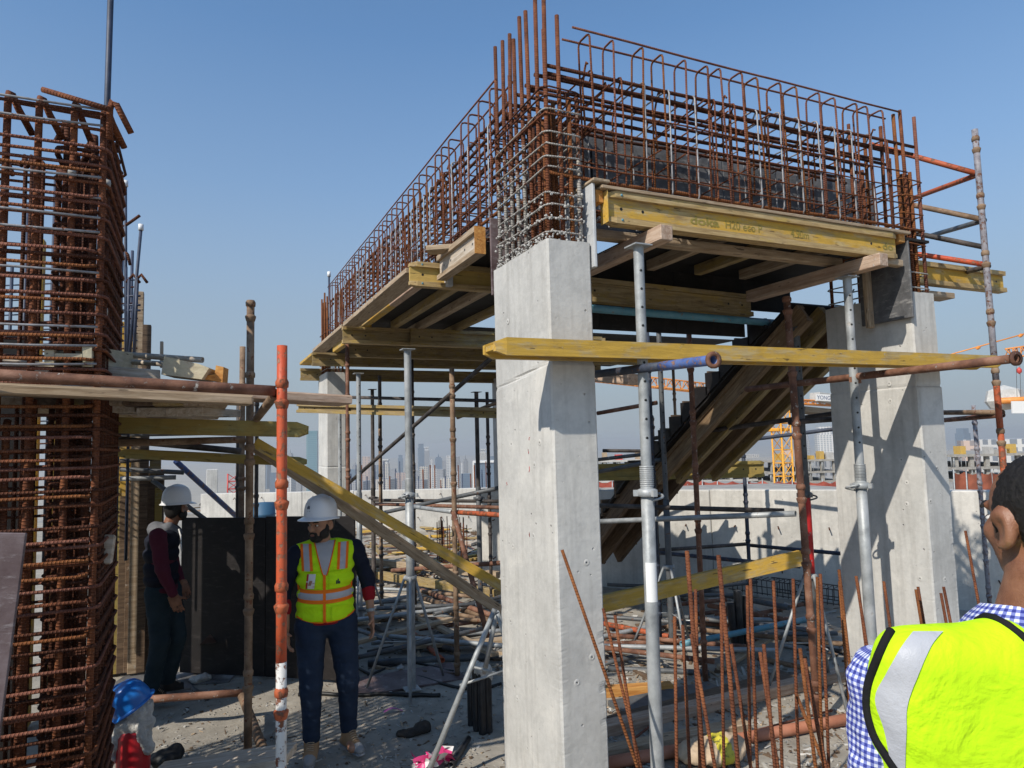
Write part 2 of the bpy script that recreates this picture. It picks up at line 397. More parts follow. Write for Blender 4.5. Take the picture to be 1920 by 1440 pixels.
# ================================================================== CONCRETE COLUMNS
def column_mesh(w, d, h, joint=None, seed=0, tilt=0., crust=True):
    rnd = random.Random(seed); m = MB(); ch = .012
    NZ = int(h/.012); ns = 7
    sec = []                                   # (x, y, edge weight)
    corners = [(0, 0), (w, 0), (w, d), (0, d)]
    for k in range(4):
        a = V(corners[k]+(0,)); b = V(corners[(k+1) % 4]+(0,)); t = (b-a).normalized(); L = (b-a).length
        for i in range(ns):
            u = ch+(L-2*ch)*i/(ns-1); p = a+t*u
            sec.append((p.x, p.y, 1. if i in (0, ns-1) else 0.))
    n = len(sec); P = []
    cx, cy = w/2, d/2
    for j in range(NZ+1):
        z = h*j/NZ
        for (x, y, e) in sec:
            nv = V((x, y, 0)); dx, dy = (cx-x), (cy-y); l = math.hypot(dx, dy)
            off = .0025*mnoise.noise(V((x*6, y*6, z*5+seed)))
            if e:
                q = mnoise.noise(V((x*9+seed, y*9, z*14)))+.6*mnoise.noise(V((x*9+seed, y*9, z*45)))
                off += (max(0, q-.3)*.007+.002*abs(mnoise.noise(V((x*20+seed, y*20, z*45)))))*(1.3 if z < h*.45 else .5)
            if joint is not None:
                zz = joint+tilt*(y if x < w*.3 else 0)
                off += .013*math.exp(-((z-zz)/.008)**2)+(.004 if z > zz else 0)
            zt = z
            if j == NZ: zt = z+.012*mnoise.noise(V((x*14, y*14, seed)))
            P.append((x+dx/l*off, y+dy/l*off, zt))
    Fc = []
    for j in range(NZ):
        for k in range(n):
            k2 = (k+1) % n; Fc.append((j*n+k, j*n+k2, (j+1)*n+k2, (j+1)*n+k))
    b = len(P); P.append((cx, cy, h))
    for k in range(n): Fc.append((NZ*n+k, NZ*n+(k+1) % n, b))
    m.poly(P, Fc, smooth=False); return m
def tie_holes(par, pts):
    for (p, nrm) in pts:
        q = V(nrm).to_track_quat('Z', 'Y').to_matrix().to_4x4(); q.translation = V(p)
        mm = MB(); mm.lathe([(.0, .0006), (.006, .0006), (.009, .0028), (.015, .0022), (.021, .0004)], 10)
        mm.lathe([(.0, .0014), (.0042, .0012)], 7, mi=1)
        mm.build('tie_hole', [MT['concrete_light'], MT['black']], par, q)
def crust(par, pts, mat, r=.02, n=1):
    for p in pts: pass
zj = PX(1030, 678, 0).z
c1 = thing('concrete_column', 'pale square-edged concrete column with timber rail across its front', 'column', (0, 0, 0), 'cast concrete columns')
column_mesh(CB, CA, ZC, zj, 3, -.12).build('shaft', MT['concrete_light'], c1)
hp = []
for (px, py) in [(952, 603), (1012, 830), (1002, 872), (962, 1025), (970, 1310), (958, 1165), (1000, 1005)]:
    p = PX(px, py, 0); hp.append((p, (-1, 0, 0)))
for (px, py) in [(1100, 1055), (1110, 1232), (1082, 1280)]:
    p = PY(px, py, 0); hp.append((p, (0, -1, 0)))
tie_holes(c1, hp)
for (px, py) in [(992, 820), (990, 846), (993, 880), (992, 1002), (950, 905)]:
    p = PX(px, py, -.001); mm = MB(); mm.tube([p+V((0, random.uniform(-.01, .01), random.uniform(-.02, .02))) for _ in range(4)], .0018, 5); mm.build('red_mark', MT['red_paint'], c1)
c2 = thing('concrete_column', 'concrete column striped by pole shadows behind perforated prop', 'column', (LU, 0, 0), 'cast concrete columns')
column_mesh(CB*.95, CA, ZC-.1, 2.56, 8).build('shaft', MT['concrete_light'], c2, Matrix.Translation((LU, 0, 0)))
tie_holes(c2, [(PX(x, y, LU), (-1, 0, 0)) for x, y in [(1667, 720), (1669, 752), (1700, 905), (1725, 1085), (1700, 945), (1690, 862)]]+[(PY(x, y, 0), (0, -1, 0)) for x, y in [(1757, 878), (1772, 1086), (1745, 940)]])
c3 = thing('concrete_column', 'far concrete column standing behind the rust brown standard', 'column', (0, LV, 0), 'cast concrete columns')
column_mesh(CB, CA, ZC, 1.9, 5).build('shaft', MT['concrete_light'], c3, Matrix.Translation((0, LV, 0)))
c4 = thing('concrete_column', 'concrete column under the deck far behind the stair formwork', 'column', (LU, LV, 0), 'cast concrete columns')
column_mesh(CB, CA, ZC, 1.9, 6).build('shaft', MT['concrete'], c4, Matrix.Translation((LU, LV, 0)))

# ================================================================== REBAR
def rect_loop(x0, x1, y0, y1, z, r=.03, tilt=(0, 0), rnd=None):
    pts = []
    for (cx, cy, a) in [(x1-r, y1-r, 0), (x0+r, y1-r, 90), (x0+r, y0+r, 180), (x1-r, y0+r, 270)]:
        for k in (0, 45, 90):
            x = cx+r*math.cos(R(a+k)); y = cy+r*math.sin(R(a+k)); pts.append(V((x, y, z+tilt[0]*x+tilt[1]*y)))
    return pts
def column_cage(label, ox, oy, bars, ties, mats, tiemats, rb=.014, rt=.006, zbot=None, group='column reinforcement cages'):
    zb = ZC-.12 if zbot is None else zbot
    t = thing('column_cage', label, 'rebar cage', (ox, oy, zb), group)
    for (x, y, top, mt) in bars:
        mm = MB(); lean = random.uniform(-.012, .012), random.uniform(-.012, .012)
        mm.tube([(0, 0, 0), (lean[0]*.3, lean[1]*.3, (top-zb)*.5), (lean[0], lean[1], top-zb)], rb, 8)
        mm.build('vertical_bar', MT[mt], t, Matrix.Translation((ox+x, oy+y, zb)))
    for (z, mt, tl) in ties:
        mm = MB(); pts = rect_loop(.022, CB-.022, .025, CA-.025, 0, .035, tl)
        pts = [p+V((random.uniform(-.004, .004), random.uniform(-.004, .004), random.uniform(-.005, .005))) for p in pts]
        mm.tube(pts, rt, 6, closed=True)
        mm.tube([pts[0], pts[0]+V((-.03, -.05, .004)), pts[0]+V((-.07, -.09, .006))], rt, 6)
        mm.build('tie', MT[mt], t, Matrix.Translation((ox, oy, z)))
    return t
bars = []
left_top = [5.0, 4.98, 4.97, 4.88, 4.97, 4.95, 4.98, 4.9]
for k in range(8):
    y = .05+.72*(7-k)/7; bars.append((.042, y, left_top[k], 'rebar_cement' if k < 5 else 'rebar'))
bars += [(.135, .045, 4.82, 'rebar'), (.2, .045, 4.3, 'rebar_orange'), (.258, .05, 4.32, 'rebar_cement'), (.07, .09, 4.74, 'rebar_orange'), (.11, .1, 4.25, 'rebar_orange')]
for k in range(6): bars.append((.258, .15+.62*k/5, 4.35+.1*random.random(), 'rebar_dark'))
bars += [(.15, .77, 4.8, 'rebar'), (.14, .12, 4.3, 'rebar_orange'), (.16, .3, 4.25, 'rebar_orange')]
ties = [(3.44, 'rebar_cement', (0, .02)), (3.53, 'rebar_cement', (0, .03)), (3.61, 'rebar_cement', (0, .0)), (3.68, 'rebar_cement', (0, .02)), (3.84, 'rebar_cement', (0, -.03)), (3.905, 'rebar_cement', (.02, .01)),
        (3.985, 'rebar_cement', (0, .02)), (4.06, 'rebar_cement', (0, .0)), (4.17, 'rebar', (0, .03)), (4.2, 'rebar_cement', (0, -.02)), (4.28, 'rebar_dark', (0, .02)), (4.34, 'rebar_dark', (0, 0))]
cg = column_cage('cement-splashed rebar cage rising from the column behind the timber rail', 0, 0, bars, ties, None, None)
# cement lumps left on the lower ties
rnd = random.Random(11); mm = MB()
for k in range(330):
    y = rnd.uniform(.03, CA-.03); z = rnd.choice([3.40, 3.41, 3.43, 3.44, 3.53, 3.535, 3.68, 3.61]) + rnd.gauss(0, .008); x = .02+rnd.gauss(0, .006)
    if rnd.random() < .22: x, y = rnd.uniform(.03, CB-.03), .024+rnd.gauss(0, .005)
    r = rnd.uniform(.004, .0105)
    mm.lathe([(0, -r*.8), (r*.8, -r*.4), (r, .1*r), (r*.6, r*.6), (0, r*.8)], 6, Matrix.Translation((x, y, z)) @ Euler((rnd.random()*3, rnd.random()*3, 0)).to_matrix().to_4x4(), smooth=False)
o = mm.build('cement_splash', MT['concrete'], cg); o['kind'] = 'stuff'
bars = []
for k in range(6): bars.append((.04, .06+.7*k/5, 4.74+random.uniform(-.1, .12), 'rebar' if k % 2 else 'rebar_orange'))
bars += [(.11, .05, 4.78, 'rebar'), (.26, .05, 4.75, 'rebar_pink'), (.18, .06, 4.28, 'rebar_orange'), (.15, .1, 4.28, 'rebar_orange'), (.22, .1, 4.28, 'rebar_orange'), (.26, .3, 4.5, 'rebar'), (.26, .55, 4.5, 'rebar')]
ties = [(z, 'rebar_cement' if z < 3.5 else 'rebar_orange', (0, .01)) for z in (3.33, 3.45, 3.6, 3.68, 3.8, 3.93, 4.07, 4.2)]
column_cage('rust orange rebar cage above the shadow-striped column', LU, 0, bars, ties, None, None, zbot=3.25)
bars = []
for k in range(9): bars.append((.03+.03*(k % 3), .05+.72*k/8, 4.6+random.uniform(-.15, .12), 'rebar' if k % 3 else 'rebar_orange'))
bars += [(.26, .05, 4.7, 'rebar'), (.15, .05, 4.66, 'rebar'), (.2, .06, 4.2, 'rebar_pink')]
ties = [(3.45+.1*k, 'rebar_cement' if k < 4 else 'rebar', (0, .01)) for k in range(7)]
column_cage('small far rebar cage at the end of the long beam', 0, LV, bars, ties, None, None)
t = thing('threaded_rod', 'blue rod with white cap on the far column cage', 'rod', (.06, LV+.1, 3.5))
mm = MB(); mm.tube([(0, 0, 0), (0, 0, 1.45)], .016, 8); mm.build('rod', MT['blue_bar'], t, Matrix.Translation((.06, LV+.1, 3.5)))
mm = MB(); mm.tube([(0, 0, 1.44), (0, 0, 1.52)], .028, 8); mm.build('cap', MT['white_cap'], t, Matrix.Translation((.06, LV+.1, 3.5)))

# ---- beam cages: local x along beam, y across (0 outer face), z up
def beam_cage(label, M0, L, n_st, n_up, seed, ymul=1, group='beam reinforcement cages'):
    """M0 maps local (along, across, up-from-ZB) to world"""
    rnd = random.Random(seed); W = CA-.04; H = .76; HU = ZT-ZB
    t = thing('beam_cage', label, 'rebar cage', M0.translation, group)
    # closed stirrup mesh (plane local YZ)
    def loop(y0, y1, z0, z1, r=.03):
        return [V((0, p.x, p.y)) for p in [V((a.x, a.y, 0)) for a in rect_loop(y0, y1, z0, z1, 0, r)]]
    mm = MB(); mm.tube(loop(.035, W, .03, H), .0062, 6, closed=True)
    mm.tube([(0.01, .05, H-.01), (.012, .10, H-.07)], .0062, 5); stir = [mm.mesh('stirrup', MT['steel_bar']), None]
    mm = MB(); mm.tube(loop(.035, W, .03, H), .0062, 6, closed=True); mm.tube([(0.01, .05, H-.01), (.012, .10, H-.07)], .0062, 5)
    stir[1] = mm.mesh('stirrup', MT['rebar'])
    ups = []
    for mt in ('rebar_pink', 'rebar', 'rebar_orange'):
        for dz in (0, .02):
            mm = MB(); r = .03
            pts = [V((0, .03, -.0+dz)), V((0, .035, HU*.5)), V((0, .035, HU-r)), V((0, .035+r*.3, HU-r*.3)), V((0, .035+r, HU)), V((0, .165-r, HU)), V((0, .165-r*.3, HU-r*.3)), V((0, .165, HU-r)), V((0, .17, HU*.6)), V((0, .18, .1))]
            mm.tube(pts, .0072, 6); ups.append(mm.mesh('upstand_bar', MT[mt]))
    for k in range(n_st):
        x = L*(k+.5)/n_st+rnd.uniform(-.02, .02)
        inst('stirrup', stir[0] if rnd.random() < .62 else stir[1], M0 @ Matrix.Translation((x, 0, rnd.uniform(-.012, .012))) @ Matrix.Rotation(rnd.uniform(-.03, .03), 4, 'Z') @ Matrix.Rotation(rnd.uniform(-.02, .02), 4, 'Y'), t)
    for k in range(n_up):
        x = L*(k+.35)/n_up+rnd.uniform(-.025, .025)
        inst('upstand_bar', rnd.choice(ups), M0 @ Matrix.Translation((x, 0, rnd.uniform(-.008, .008))) @ Matrix.Rotation(rnd.uniform(-.05, .05), 4, 'Z') @ Matrix.Rotation(rnd.uniform(-.04, .04), 4, 'Y'), t)
    def lbar(y, z, r, mt, x0=-.25, x1=None, wob=.008):
        x1 = L+.25 if x1 is None else x1; mm = MB()
        N = 7; mm.tube([(x0+(x1-x0)*i/N, y+rnd.uniform(-wob, wob), z+rnd.uniform(-wob, wob)) for i in range(N+1)], r, 7)
        mm.build('longitudinal_bar', MT[mt], t, M0)
    for y in (.035, .165): lbar(y, HU+.008, .0072, 'rebar_pink', -.06, L+.08, .003)
    for i in range(6): lbar(.06+(W-.1)*i/5, H-.02, .0125, 'rebar_dark')
    for i in range(4): lbar(.08+(W-.15)*i/3, H-.075, .0125, 'rebar_dark')
    for z in (.12, .24, .37, .5): lbar(.032, z, .0055, 'rebar', -.1, L+.1); lbar(W, z, .0055, 'rebar', -.1, L+.1)
    for i in range(5): lbar(.05+(W-.1)*i/4, .05, .0125, 'rebar_orange' if i == 0 else 'rebar')
    # cross links hooked over the top bars, their ends sticking up
    for k in range(int(n_st*.9)):
        x = L*(k+.3)/(n_st*.9)+rnd.uniform(-.03, .03); y = rnd.choice([.06, .2, .4, .6]); h = rnd.uniform(.02, .1)
        mm = MB(); mm.tube([(0, -.035, H+h-.06), (0, -.02, H+h*.5), (0, 0, H+.01), (rnd.uniform(-.02, .02), .02, H-.1), (0, .02, H-.3-rnd.random()*.2)], .0068, 6)
        mm.build('cross_link', MT['rebar_orange'], t, M0 @ Matrix.Translation((x, y, 0)))
    for k in range(n_st):
        x = L*(k+.9)/n_st; z = rnd.choice([H-.05, H-.1, .3]); mm = MB(); mm.tube([(0, .0, 0), (rnd.uniform(-.1, .1), W+.02, rnd.uniform(-.02, .02))], .0062, 6)
        mm.build('cross_bar', MT['rebar'], t, M0 @ Matrix.Translation((x, 0, z)))
    return t
beam_cage('short beam cage of rusty stirrups above the printed yellow beam', Matrix.Translation((CB, 0, ZB)), LU-CB, 15, 16, 21)
Ml = Matrix(((0, 1, 0, 0), (1, 0, 0, CA), (0, 0, 1, ZB), (0, 0, 0, 1)))
beam_cage('long receding beam cage of rusty stirrups along the deck edge', Ml, LV-CA, 34, 32, 22)

# ================================================================== TIMBER and FORMWORK
def board(name, p, q, w, h, mat, parent=None, label=None, cat='plank', group=None, roll=0., up=V((0, 0, 1)), bev=.004, jit=.0015, pieces=1):
    """timber of width w (local Y), height h (local Z), axis p->q through the centre"""
    M = frame(p, q, up, roll); L = (V(q)-V(p)).length
    mm = MB(); mm.box((0, -w/2, -h/2), (L, w/2, h/2), bev=bev, jit=jit)
    o = mm.build(name, MT[mat] if isinstance(mat, str) else mat, parent, M)
    if label: tag(o, label, cat, group)
    return o
def h20(p, q, label, web='h20_web', fl='h20_flange', roll=0., group=None, cuts=True, name='formwork_beam', bolts=False, hh=.2, fw=.08, cap=None, up=V((0, 0, 1))):
    M = frame(p, q, up, roll); L = (V(q)-V(p)).length
    t = bpy.data.objects.new(name, None); t.empty_display_size = .1; put(t, M); tag(t, label, 'beam', group)
    c = .03 if cuts else 0.
    for s, nm in ((1, 'top_flange'), (-1, 'bottom_flange')):
        z1 = s*hh/2; z0 = s*(hh/2-.04); a, b = min(z0, z1), max(z0, z1)
        P = [(x, y, z) for x, ins in ((0, 0), (c*2, 0), (L-c*2, 0), (L, 0)) for (y, z) in ((-fw/2, a), (fw/2, a), (fw/2, b), (-fw/2, b))]
        P2 = []
        for i, (x, y, z) in enumerate(P):
            if i < 4 or i >= 12:
                y *= .55 if cuts else 1
                if cuts and ((s > 0 and z == b) or (s < 0 and z == a)): z -= s*.012
            P2.append((x+random.uniform(-.002, .002), y+random.uniform(-.0015, .0015), z+random.uniform(-.0015, .0015)))
        Fc = [(0, 1, 2, 3)[::-1], (12, 13, 14, 15)]
        for r_ in range(3):
            for k in range(4):
                k2 = (k+1) % 4; Fc.append((r_*4+k, r_*4+k2, r_*4+4+k2, r_*4+4+k))
        mm = MB(); mm.poly(P2, Fc); mm.build(nm, MT[fl], t, M)
    mm = MB(); mm.box((.004, -.0135, -hh/2+.041), (L-.004, .0135, hh/2-.041)); wb = mm.build('web', MT[web], t, M)
    mm = MB()
    for x in (.11, .27, L-.11, L-.27):
        for s in (-1, 1):
            mm.lathe([(0, .0142), (.0105, .0142)], 10, Matrix.Translation((x, 0, 0)) @ Matrix.Rotation(R(90)*s, 4, 'X'))
    mm.build('bolt_hole', MT['black'], wb, M)
    if bolts:
        for z in (hh/2-.022, -hh/2+.022):
            mm = MB(); mm.lathe([(0, .004), (.008, .003), (.009, -.002)], 8, Matrix.Translation((.1, -fw/2, z)) @ Matrix.Rotation(R(90), 4, 'X'))
            mm.build('bolt', MT['teal_paint'], t, M)
    if cap:
        mm = MB(); mm.box((-.004, -fw/2-.002, -hh/2+.002), (0, fw/2+.002, hh/2-.002)); mm.build('end_cap', MT[cap], t, M)
    return t
TX = bpy.data.scenes.new('scratch_text')
def text(parent, s, p, size, mat, M, sx=1., bold=0.):
    cu = bpy.data.curves.new('txt', 'FONT'); cu.body = s; cu.size = size; cu.extrude = .0004; cu.offset = bold
    o = bpy.data.objects.new('tmp', cu); TX.collection.objects.link(o)
    TX.view_layers[0].update(); me = bpy.data.meshes.new_from_object(o.evaluated_get(TX.view_layers[0].depsgraph))
    bpy.data.objects.remove(o); me.materials.clear(); me.materials.append(mat)
    for v in me.vertices: v.co.x *= sx
    return put(bpy.data.objects.new('lettering', me), M, parent)
# printed beam under the front edge
hz = 3.62
hb = h20((.405, -.0, hz), (3.0, -.0, hz), 'bright yellow printed formwork beam below the short beam cage', 'h20_yellow', 'h20_flange', bolts=True, cap='h20_yellow')
m_simple('print', [(.2, .16, .035), (.3, .24, .05)], 26, .7)
def web_text(s, px, py, size, sx, bold=0.):
    p = PY(px, py, -.0145); M = Matrix.Translation((p.x, -.0150, p.z)) @ Matrix.Rotation(R(90), 4, 'X')
    text(hb, s, None, size, MT['print'], M, sx, bold)
zt_ = hz-.022
for s, px, sz, sx, bo in [('doka', 1293, .075, 1.62, .0016), ('H20 eco P', 1358, .078, .98, .0), ('supported', 1437, .03, 1.0, 0), ('4.90m', 1480, .078, .92, 0), ('do', 1650, .075, 1.5, .0016)]:
    p = PY(px, 400, -.0145); M = Matrix.Translation((p.x, -.0150, zt_-.01)) @ Matrix.Rotation(R(90), 4, 'X')
    if s != 'supported': text(hb, s, None, sz, MT['print'], M, sx, bo)
# ply strip and closing boards
board('edge_board', (CB+.06, -.0, 3.735), (LU-.02, .0, 3.735), .10, .022, 'wood_raw', None, 'thin raw timber strip lying along the top of the printed beam', 'board')
o = board('closing_board', (.318, -.02, 3.50), (.318, .62, 3.50), .02, .52, 'ply_white', None, 'white faced plywood closing board beside the column head with the printed beam', 'board')
board('capping_board', (.36, -.05, 3.772), (.36, .5, 3.772), .12, .02, 'wood_raw', None, 'short raw board capping the white closing board', 'board')
board('packing_block', (.372, .0, 3.69), (.372, .3, 3.69), .055, .08, 'wood_orange', None, 'small orange timber block at the end of the printed beam', 'block')
board('closing_board', (3.125, -.03, 3.38), (3.125, .42, 3.38), .02, .6, 'ply_grey', None, 'grey weathered plywood board fixed on the striped column head', 'board')
board('packing_block', (3.07, -.02, 3.70), (3.07, .3, 3.70), .07, .075, 'wood_orange', None, 'orange timber block between printed beam and grey plywood board', 'block')
board('batten', (3.085, .32, 3.05), (3.085, .32, 3.56), .06, .04, 'wood_raw', None, 'upright raw batten screwed to the grey plywood board', 'batten')
board('closing_board', (.0, CA+.03, 3.5), (.3, CA+.03, 3.5), .02, .55, 'ply_brown', None, 'brown plywood closing board beside the column head with cement splash', 'board')
# inner side panels of the beams
def panel(label, p, q, z0, z1, mat, nsheet, normal_off, group='inner beam side panels'):
    t = thing('side_panel', label, 'formwork panel', (p[0], p[1], z0), group)
    p = V((p[0], p[1], 0)); q = V((q[0], q[1], 0))
    for k in range(nsheet):
        a = lerp(p, q, k/nsheet); b = lerp(p, q, (k+1)/nsheet-.003); zz = z1+random.uniform(-.012, .012)
        M = frame(V((a.x, a.y, (z0+zz)/2)), V((b.x, b.y, (z0+zz)/2))); L = (b-a).length
        mm = MB(); mm.box((0, -.01, -(zz-z0)/2), (L, .01, (zz-z0)/2), bev=.002); mm.build('plywood_sheet', MT[mat], t, M)
    return t
panel('dark weathered plywood panel behind the short beam cage', (.3, CA+.01), (3.9, CA+.01), 3.73, 4.54, 'ply_grey', 4, 0)
panel('grey plywood panel behind the long receding beam cage', (CA+.01, CA), (CA+.01, LV), 3.73, 4.4, 'ply_brown', 6, 0)
# soffit sheets of the deck
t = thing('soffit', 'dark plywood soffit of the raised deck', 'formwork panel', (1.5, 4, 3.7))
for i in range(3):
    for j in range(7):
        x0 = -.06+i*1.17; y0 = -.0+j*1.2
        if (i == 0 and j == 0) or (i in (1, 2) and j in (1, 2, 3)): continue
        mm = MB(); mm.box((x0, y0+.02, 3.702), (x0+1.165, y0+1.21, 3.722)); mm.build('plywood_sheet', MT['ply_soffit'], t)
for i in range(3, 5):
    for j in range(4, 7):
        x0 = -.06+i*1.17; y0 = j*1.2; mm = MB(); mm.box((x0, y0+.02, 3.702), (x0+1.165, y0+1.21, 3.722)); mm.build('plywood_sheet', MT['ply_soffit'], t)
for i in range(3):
    mm = MB(); mm.box((.45+i*.8, 1.46, 3.14), (.45+i*.8+.795, 1.478, 3.7)); mm.build('shade_sheet', MT['ply_soffit'], t)  # black sheets added to close off sky, standing in for deck shade
mm = MB(); mm.box((2.855, 1.46, 3.4), (3.45, 1.478, 3.7)); mm.build('shade_sheet', MT['ply_soffit'], t)
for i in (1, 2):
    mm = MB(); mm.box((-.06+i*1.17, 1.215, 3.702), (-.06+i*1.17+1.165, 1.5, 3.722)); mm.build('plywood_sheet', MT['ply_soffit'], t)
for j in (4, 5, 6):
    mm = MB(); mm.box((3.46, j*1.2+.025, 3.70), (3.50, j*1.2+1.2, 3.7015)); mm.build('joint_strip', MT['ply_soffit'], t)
# primary beams below the deck (along X)
for k, (y, x0, x1, lab) in enumerate([(1.84, -.30, 1.9, 'yellow formwork beam end jutting out beside the splashed column head'), (4.66, -.30, 3.3, 'formwork beam jutting from deck edge above the plain grey prop'),
                                 (7.02, -.30, 4.7, 'formwork beam jutting from deck edge above the rust brown standard'), (8.3, -.30, 4.7, 'lowest formwork beam at the far end of the deck edge')]):
    z = 3.52 if k < 3 else 3.42
    if k == 0: z = 3.585
    h20((x0, y, z), (x1, y, z), lab, 'h20_old' if k else 'h20_web', 'h20_flange' if k < 2 else 'h20_old', group='deck primary beams', bolts=(k == 0), cuts=(k == 0))
h20((.5, 4.58, 3.52), (3.2, 4.58, 3.52), 'second formwork beam doubled behind the deck edge beam', 'h20_old', 'h20_old', cuts=False)
h20((.0, 5.9, 3.52), (4.7, 5.9, 3.52), 'dark formwork beam in the middle of the deck underside', 'h20_old', 'h20_old', cuts=False)
board('bracket', (.02, 1.8, 3.49), (.02, 1.8, 3.69), .05, .1, 'ply_white', None, 'white metal bracket at the root of the yellow beam end', 'bracket')
# deck edge planks and bearers (along Y)
for (y0, y1, z, x, lab) in [(1.92, 4.6, 3.635, -.21, 'long pale edge plank between the first two jutting beams'), (4.72, 6.95, 3.635, -.21, 'edge plank between the second and third jutting beams'), (7.08, 8.35, 3.6, -.21, 'edge plank at the far end of the deck')]:
    board('edge_plank', (x, y0, z), (x, y1, z), .19, .045, 'wood_raw' if y0 < 5 else 'h20_yellow', None, lab, 'plank', 'deck edge planks')
h20((-.045, .93, 3.635), (-.045, 1.78, 3.635), 'raw split timber beam with orange end beside the column head', 'wood_pale', 'wood_raw', cuts=False, cap='wood_orange')
board('packing_block', (-.21, 1.62, 3.73), (-.0, 1.5, 3.735), .14, .04, 'wood_raw', None, 'short offcut board lying on the jutting yellow beam', 'block')
for (x, y0, y1, mat, lab) in [(-.05, 1.9, 3.3, 'wood_pink', 'pink raw bearer under the deck edge'), (-.05, 3.32, 4.6, 'h20_yellow', 'yellow painted bearer under the deck edge'), (.02, 4.7, 6.9, 'h20_yellow', 'yellow bearer behind the second jutting beam'),
                         (.3, 1.9, 4.6, 'h20_old', 'bearer next to the pink one under the deck'), (.62, 1.9, 6.9, 'wood_raw', 'raw bearer under the deck centre'), (1.1, 1.9, 6.9, 'h20_old', 'stained bearer under the deck centre'),
                         (1.6, .15, 1.2, 'wood_raw', 'raw bearer above the teal tube'), (2.1, .15, 1.2, 'h20_old', 'stained bearer above the teal tube'), (2.6, .15, 1.2, 'wood_raw', 'raw bearer near the striped column')]:
    board('bearer', (x, y0, 3.655), (x, y1, 3.655), .075, .085, mat, None, lab, 'timber', 'bearers under the deck')
# front bay: cross timbers on the props
board('cross_timber', (.74, -.16, 3.455), (.74, 1.18, 3.455), .09, .095, 'wood_pink', None, 'raw square timber end jutting out over the prop with white sticker', 'timber', 'cross timbers under the printed beam')
board('cross_timber', (2.66, -.16, 3.455), (2.66, 1.18, 3.455), .09, .095, 'wood_pink', None, 'raw square timber end jutting out beside the grey plywood board', 'timber', 'cross timbers under the printed beam')
board('bearer', (.45, .3, 3.55), (2.75, .3, 3.55), .08, .06, 'wood_raw', None, 'raw timber just behind and below the printed beam', 'timber')
board('batten', (2.78, .02, 3.515), (3.08, .02, 3.50), .06, .05, 'wood_raw', None, 'short raw batten end under the right of the printed beam', 'batten')
p0 = PY(1060, 540, 1.36); p1 = PY(1548, 585, 1.36); p1.x = 2.83
h20(p0, p1, 'stained formwork beam crossing behind the teal tube', 'h20_old', 'h20_old', cuts=False)
p0 = PY(1040, 573, 1.25); p1 = PY(1457, 606, 1.25)
def pipe(p, q, r, mat, label=None, cat='pipe', group=None, name='tube', n=12, flange=None, parent=None, hollow=True):
    M = frame(p, q); L = (V(q)-V(p)).length; mm = MB()
    prof = [(r*.8, .004), (r*.8, 0), (r, 0), (r, L), (r*.8, L), (r*.8, L-.004)]
    if hollow: prof = [(r*.78, .06), (r*.78, 0), (r, 0)]+[(r, L*k/4) for k in range(1, 4)]+[(r, L), (r*.78, L), (r*.78, L-.06), (0, L-.06)]
    prof = [(0, .06)]+prof if hollow else [(0, 0)]+prof+[(0, L)]
    mm.lathe(prof, n, Matrix.Rotation(R(90), 4, 'Y'))
    if flange: mm.lathe([(0, L), (flange, L), (flange, L+.008), (0, L+.008)], n, Matrix.Rotation(R(90), 4, 'Y'))
    o = mm.build(name, MT[mat], parent, M)
    if label: tag(o, label, cat, group)
    return o
pipe(p0, p1, .034, 'teal_paint', 'teal painted tube under the front of the deck')
# beam ends beyond the striped column
h20((LU+CB+.12, .45, 3.6), (5.1, .45, 3.6), 'yellow formwork beam sticking out past the orange column cage', 'h20_yellow', 'h20_flange', cuts=False)
board('plank', (LU+CB, .5, 3.42), (4.35, .5, 3.42), .15, .05, 'wood_raw', None, 'raw plank under the beam past the orange column cage', 'plank')
# rail across the front
h20((-.43, -.115, 2.71), (3.85, -.115, 2.735), 'long yellow formwork beam laid flat as rail across two columns', 'h20_yellow', 'h20_yellow', roll=R(90), fw=.093, hh=.2)
# ================================================================== SCAFFOLD and PROPS
def cup_prof(r): return [(r, -.03), (r*1.12, -.026), (r*1.4, -.0), (r*1.4, .01), (r*1.15, .014), (r, .02)]
def standard(px, py, z, label, mat, r=.0245, zbot=0., cups=.5, cup0=.35, cupmat=None, group='scaffold standards', lean=None, segs=None, top=None):
    """vertical scaffold tube whose upper end shows at pixel (px,py), depth z"""
    p = D(px, py, z); ztop = p.z if top is None else top
    t = thing('scaffold_standard', label, 'scaffold pole', (p.x, p.y, zbot), group)
    M = Matrix.Translation((p.x, p.y, 0))
    if lean: M = M @ Matrix(((1, 0, lean[0], -lean[0]*ztop), (0, 1, lean[1], -lean[1]*ztop), (0, 0, 1, 0), (0, 0, 0, 1)))
    segs = segs or [(zbot, ztop, mat)]
    for (a, b, mt) in segs:
        mm = MB(); mm.lathe([(0, a), (r, a)]+[(r, a+(b-a)*k/5) for k in range(1, 5)]+[(r, b), (r*.8, b), (r*.8, b-.05), (0, b-.05)], 12)
        mm.build('tube', MT[mt], t, M)
    zc = zbot+cup0
    if cups:
        while zc < ztop-.08:
            mm = MB(); mm.lathe([(r_, zc+zz) for r_, zz in cup_prof(r)], 10); mm.build('bottom_cup', MT[cupmat or mat], t, M)
            u = zc+.095; mm = MB(); mm.lathe([(r, u-.02), (r*1.24, u-.016), (r*1.3, u+.01), (r, u+.026)], 10)
            mm.build('top_cup', MT[cupmat or mat], t, M); zc += cups
    return t
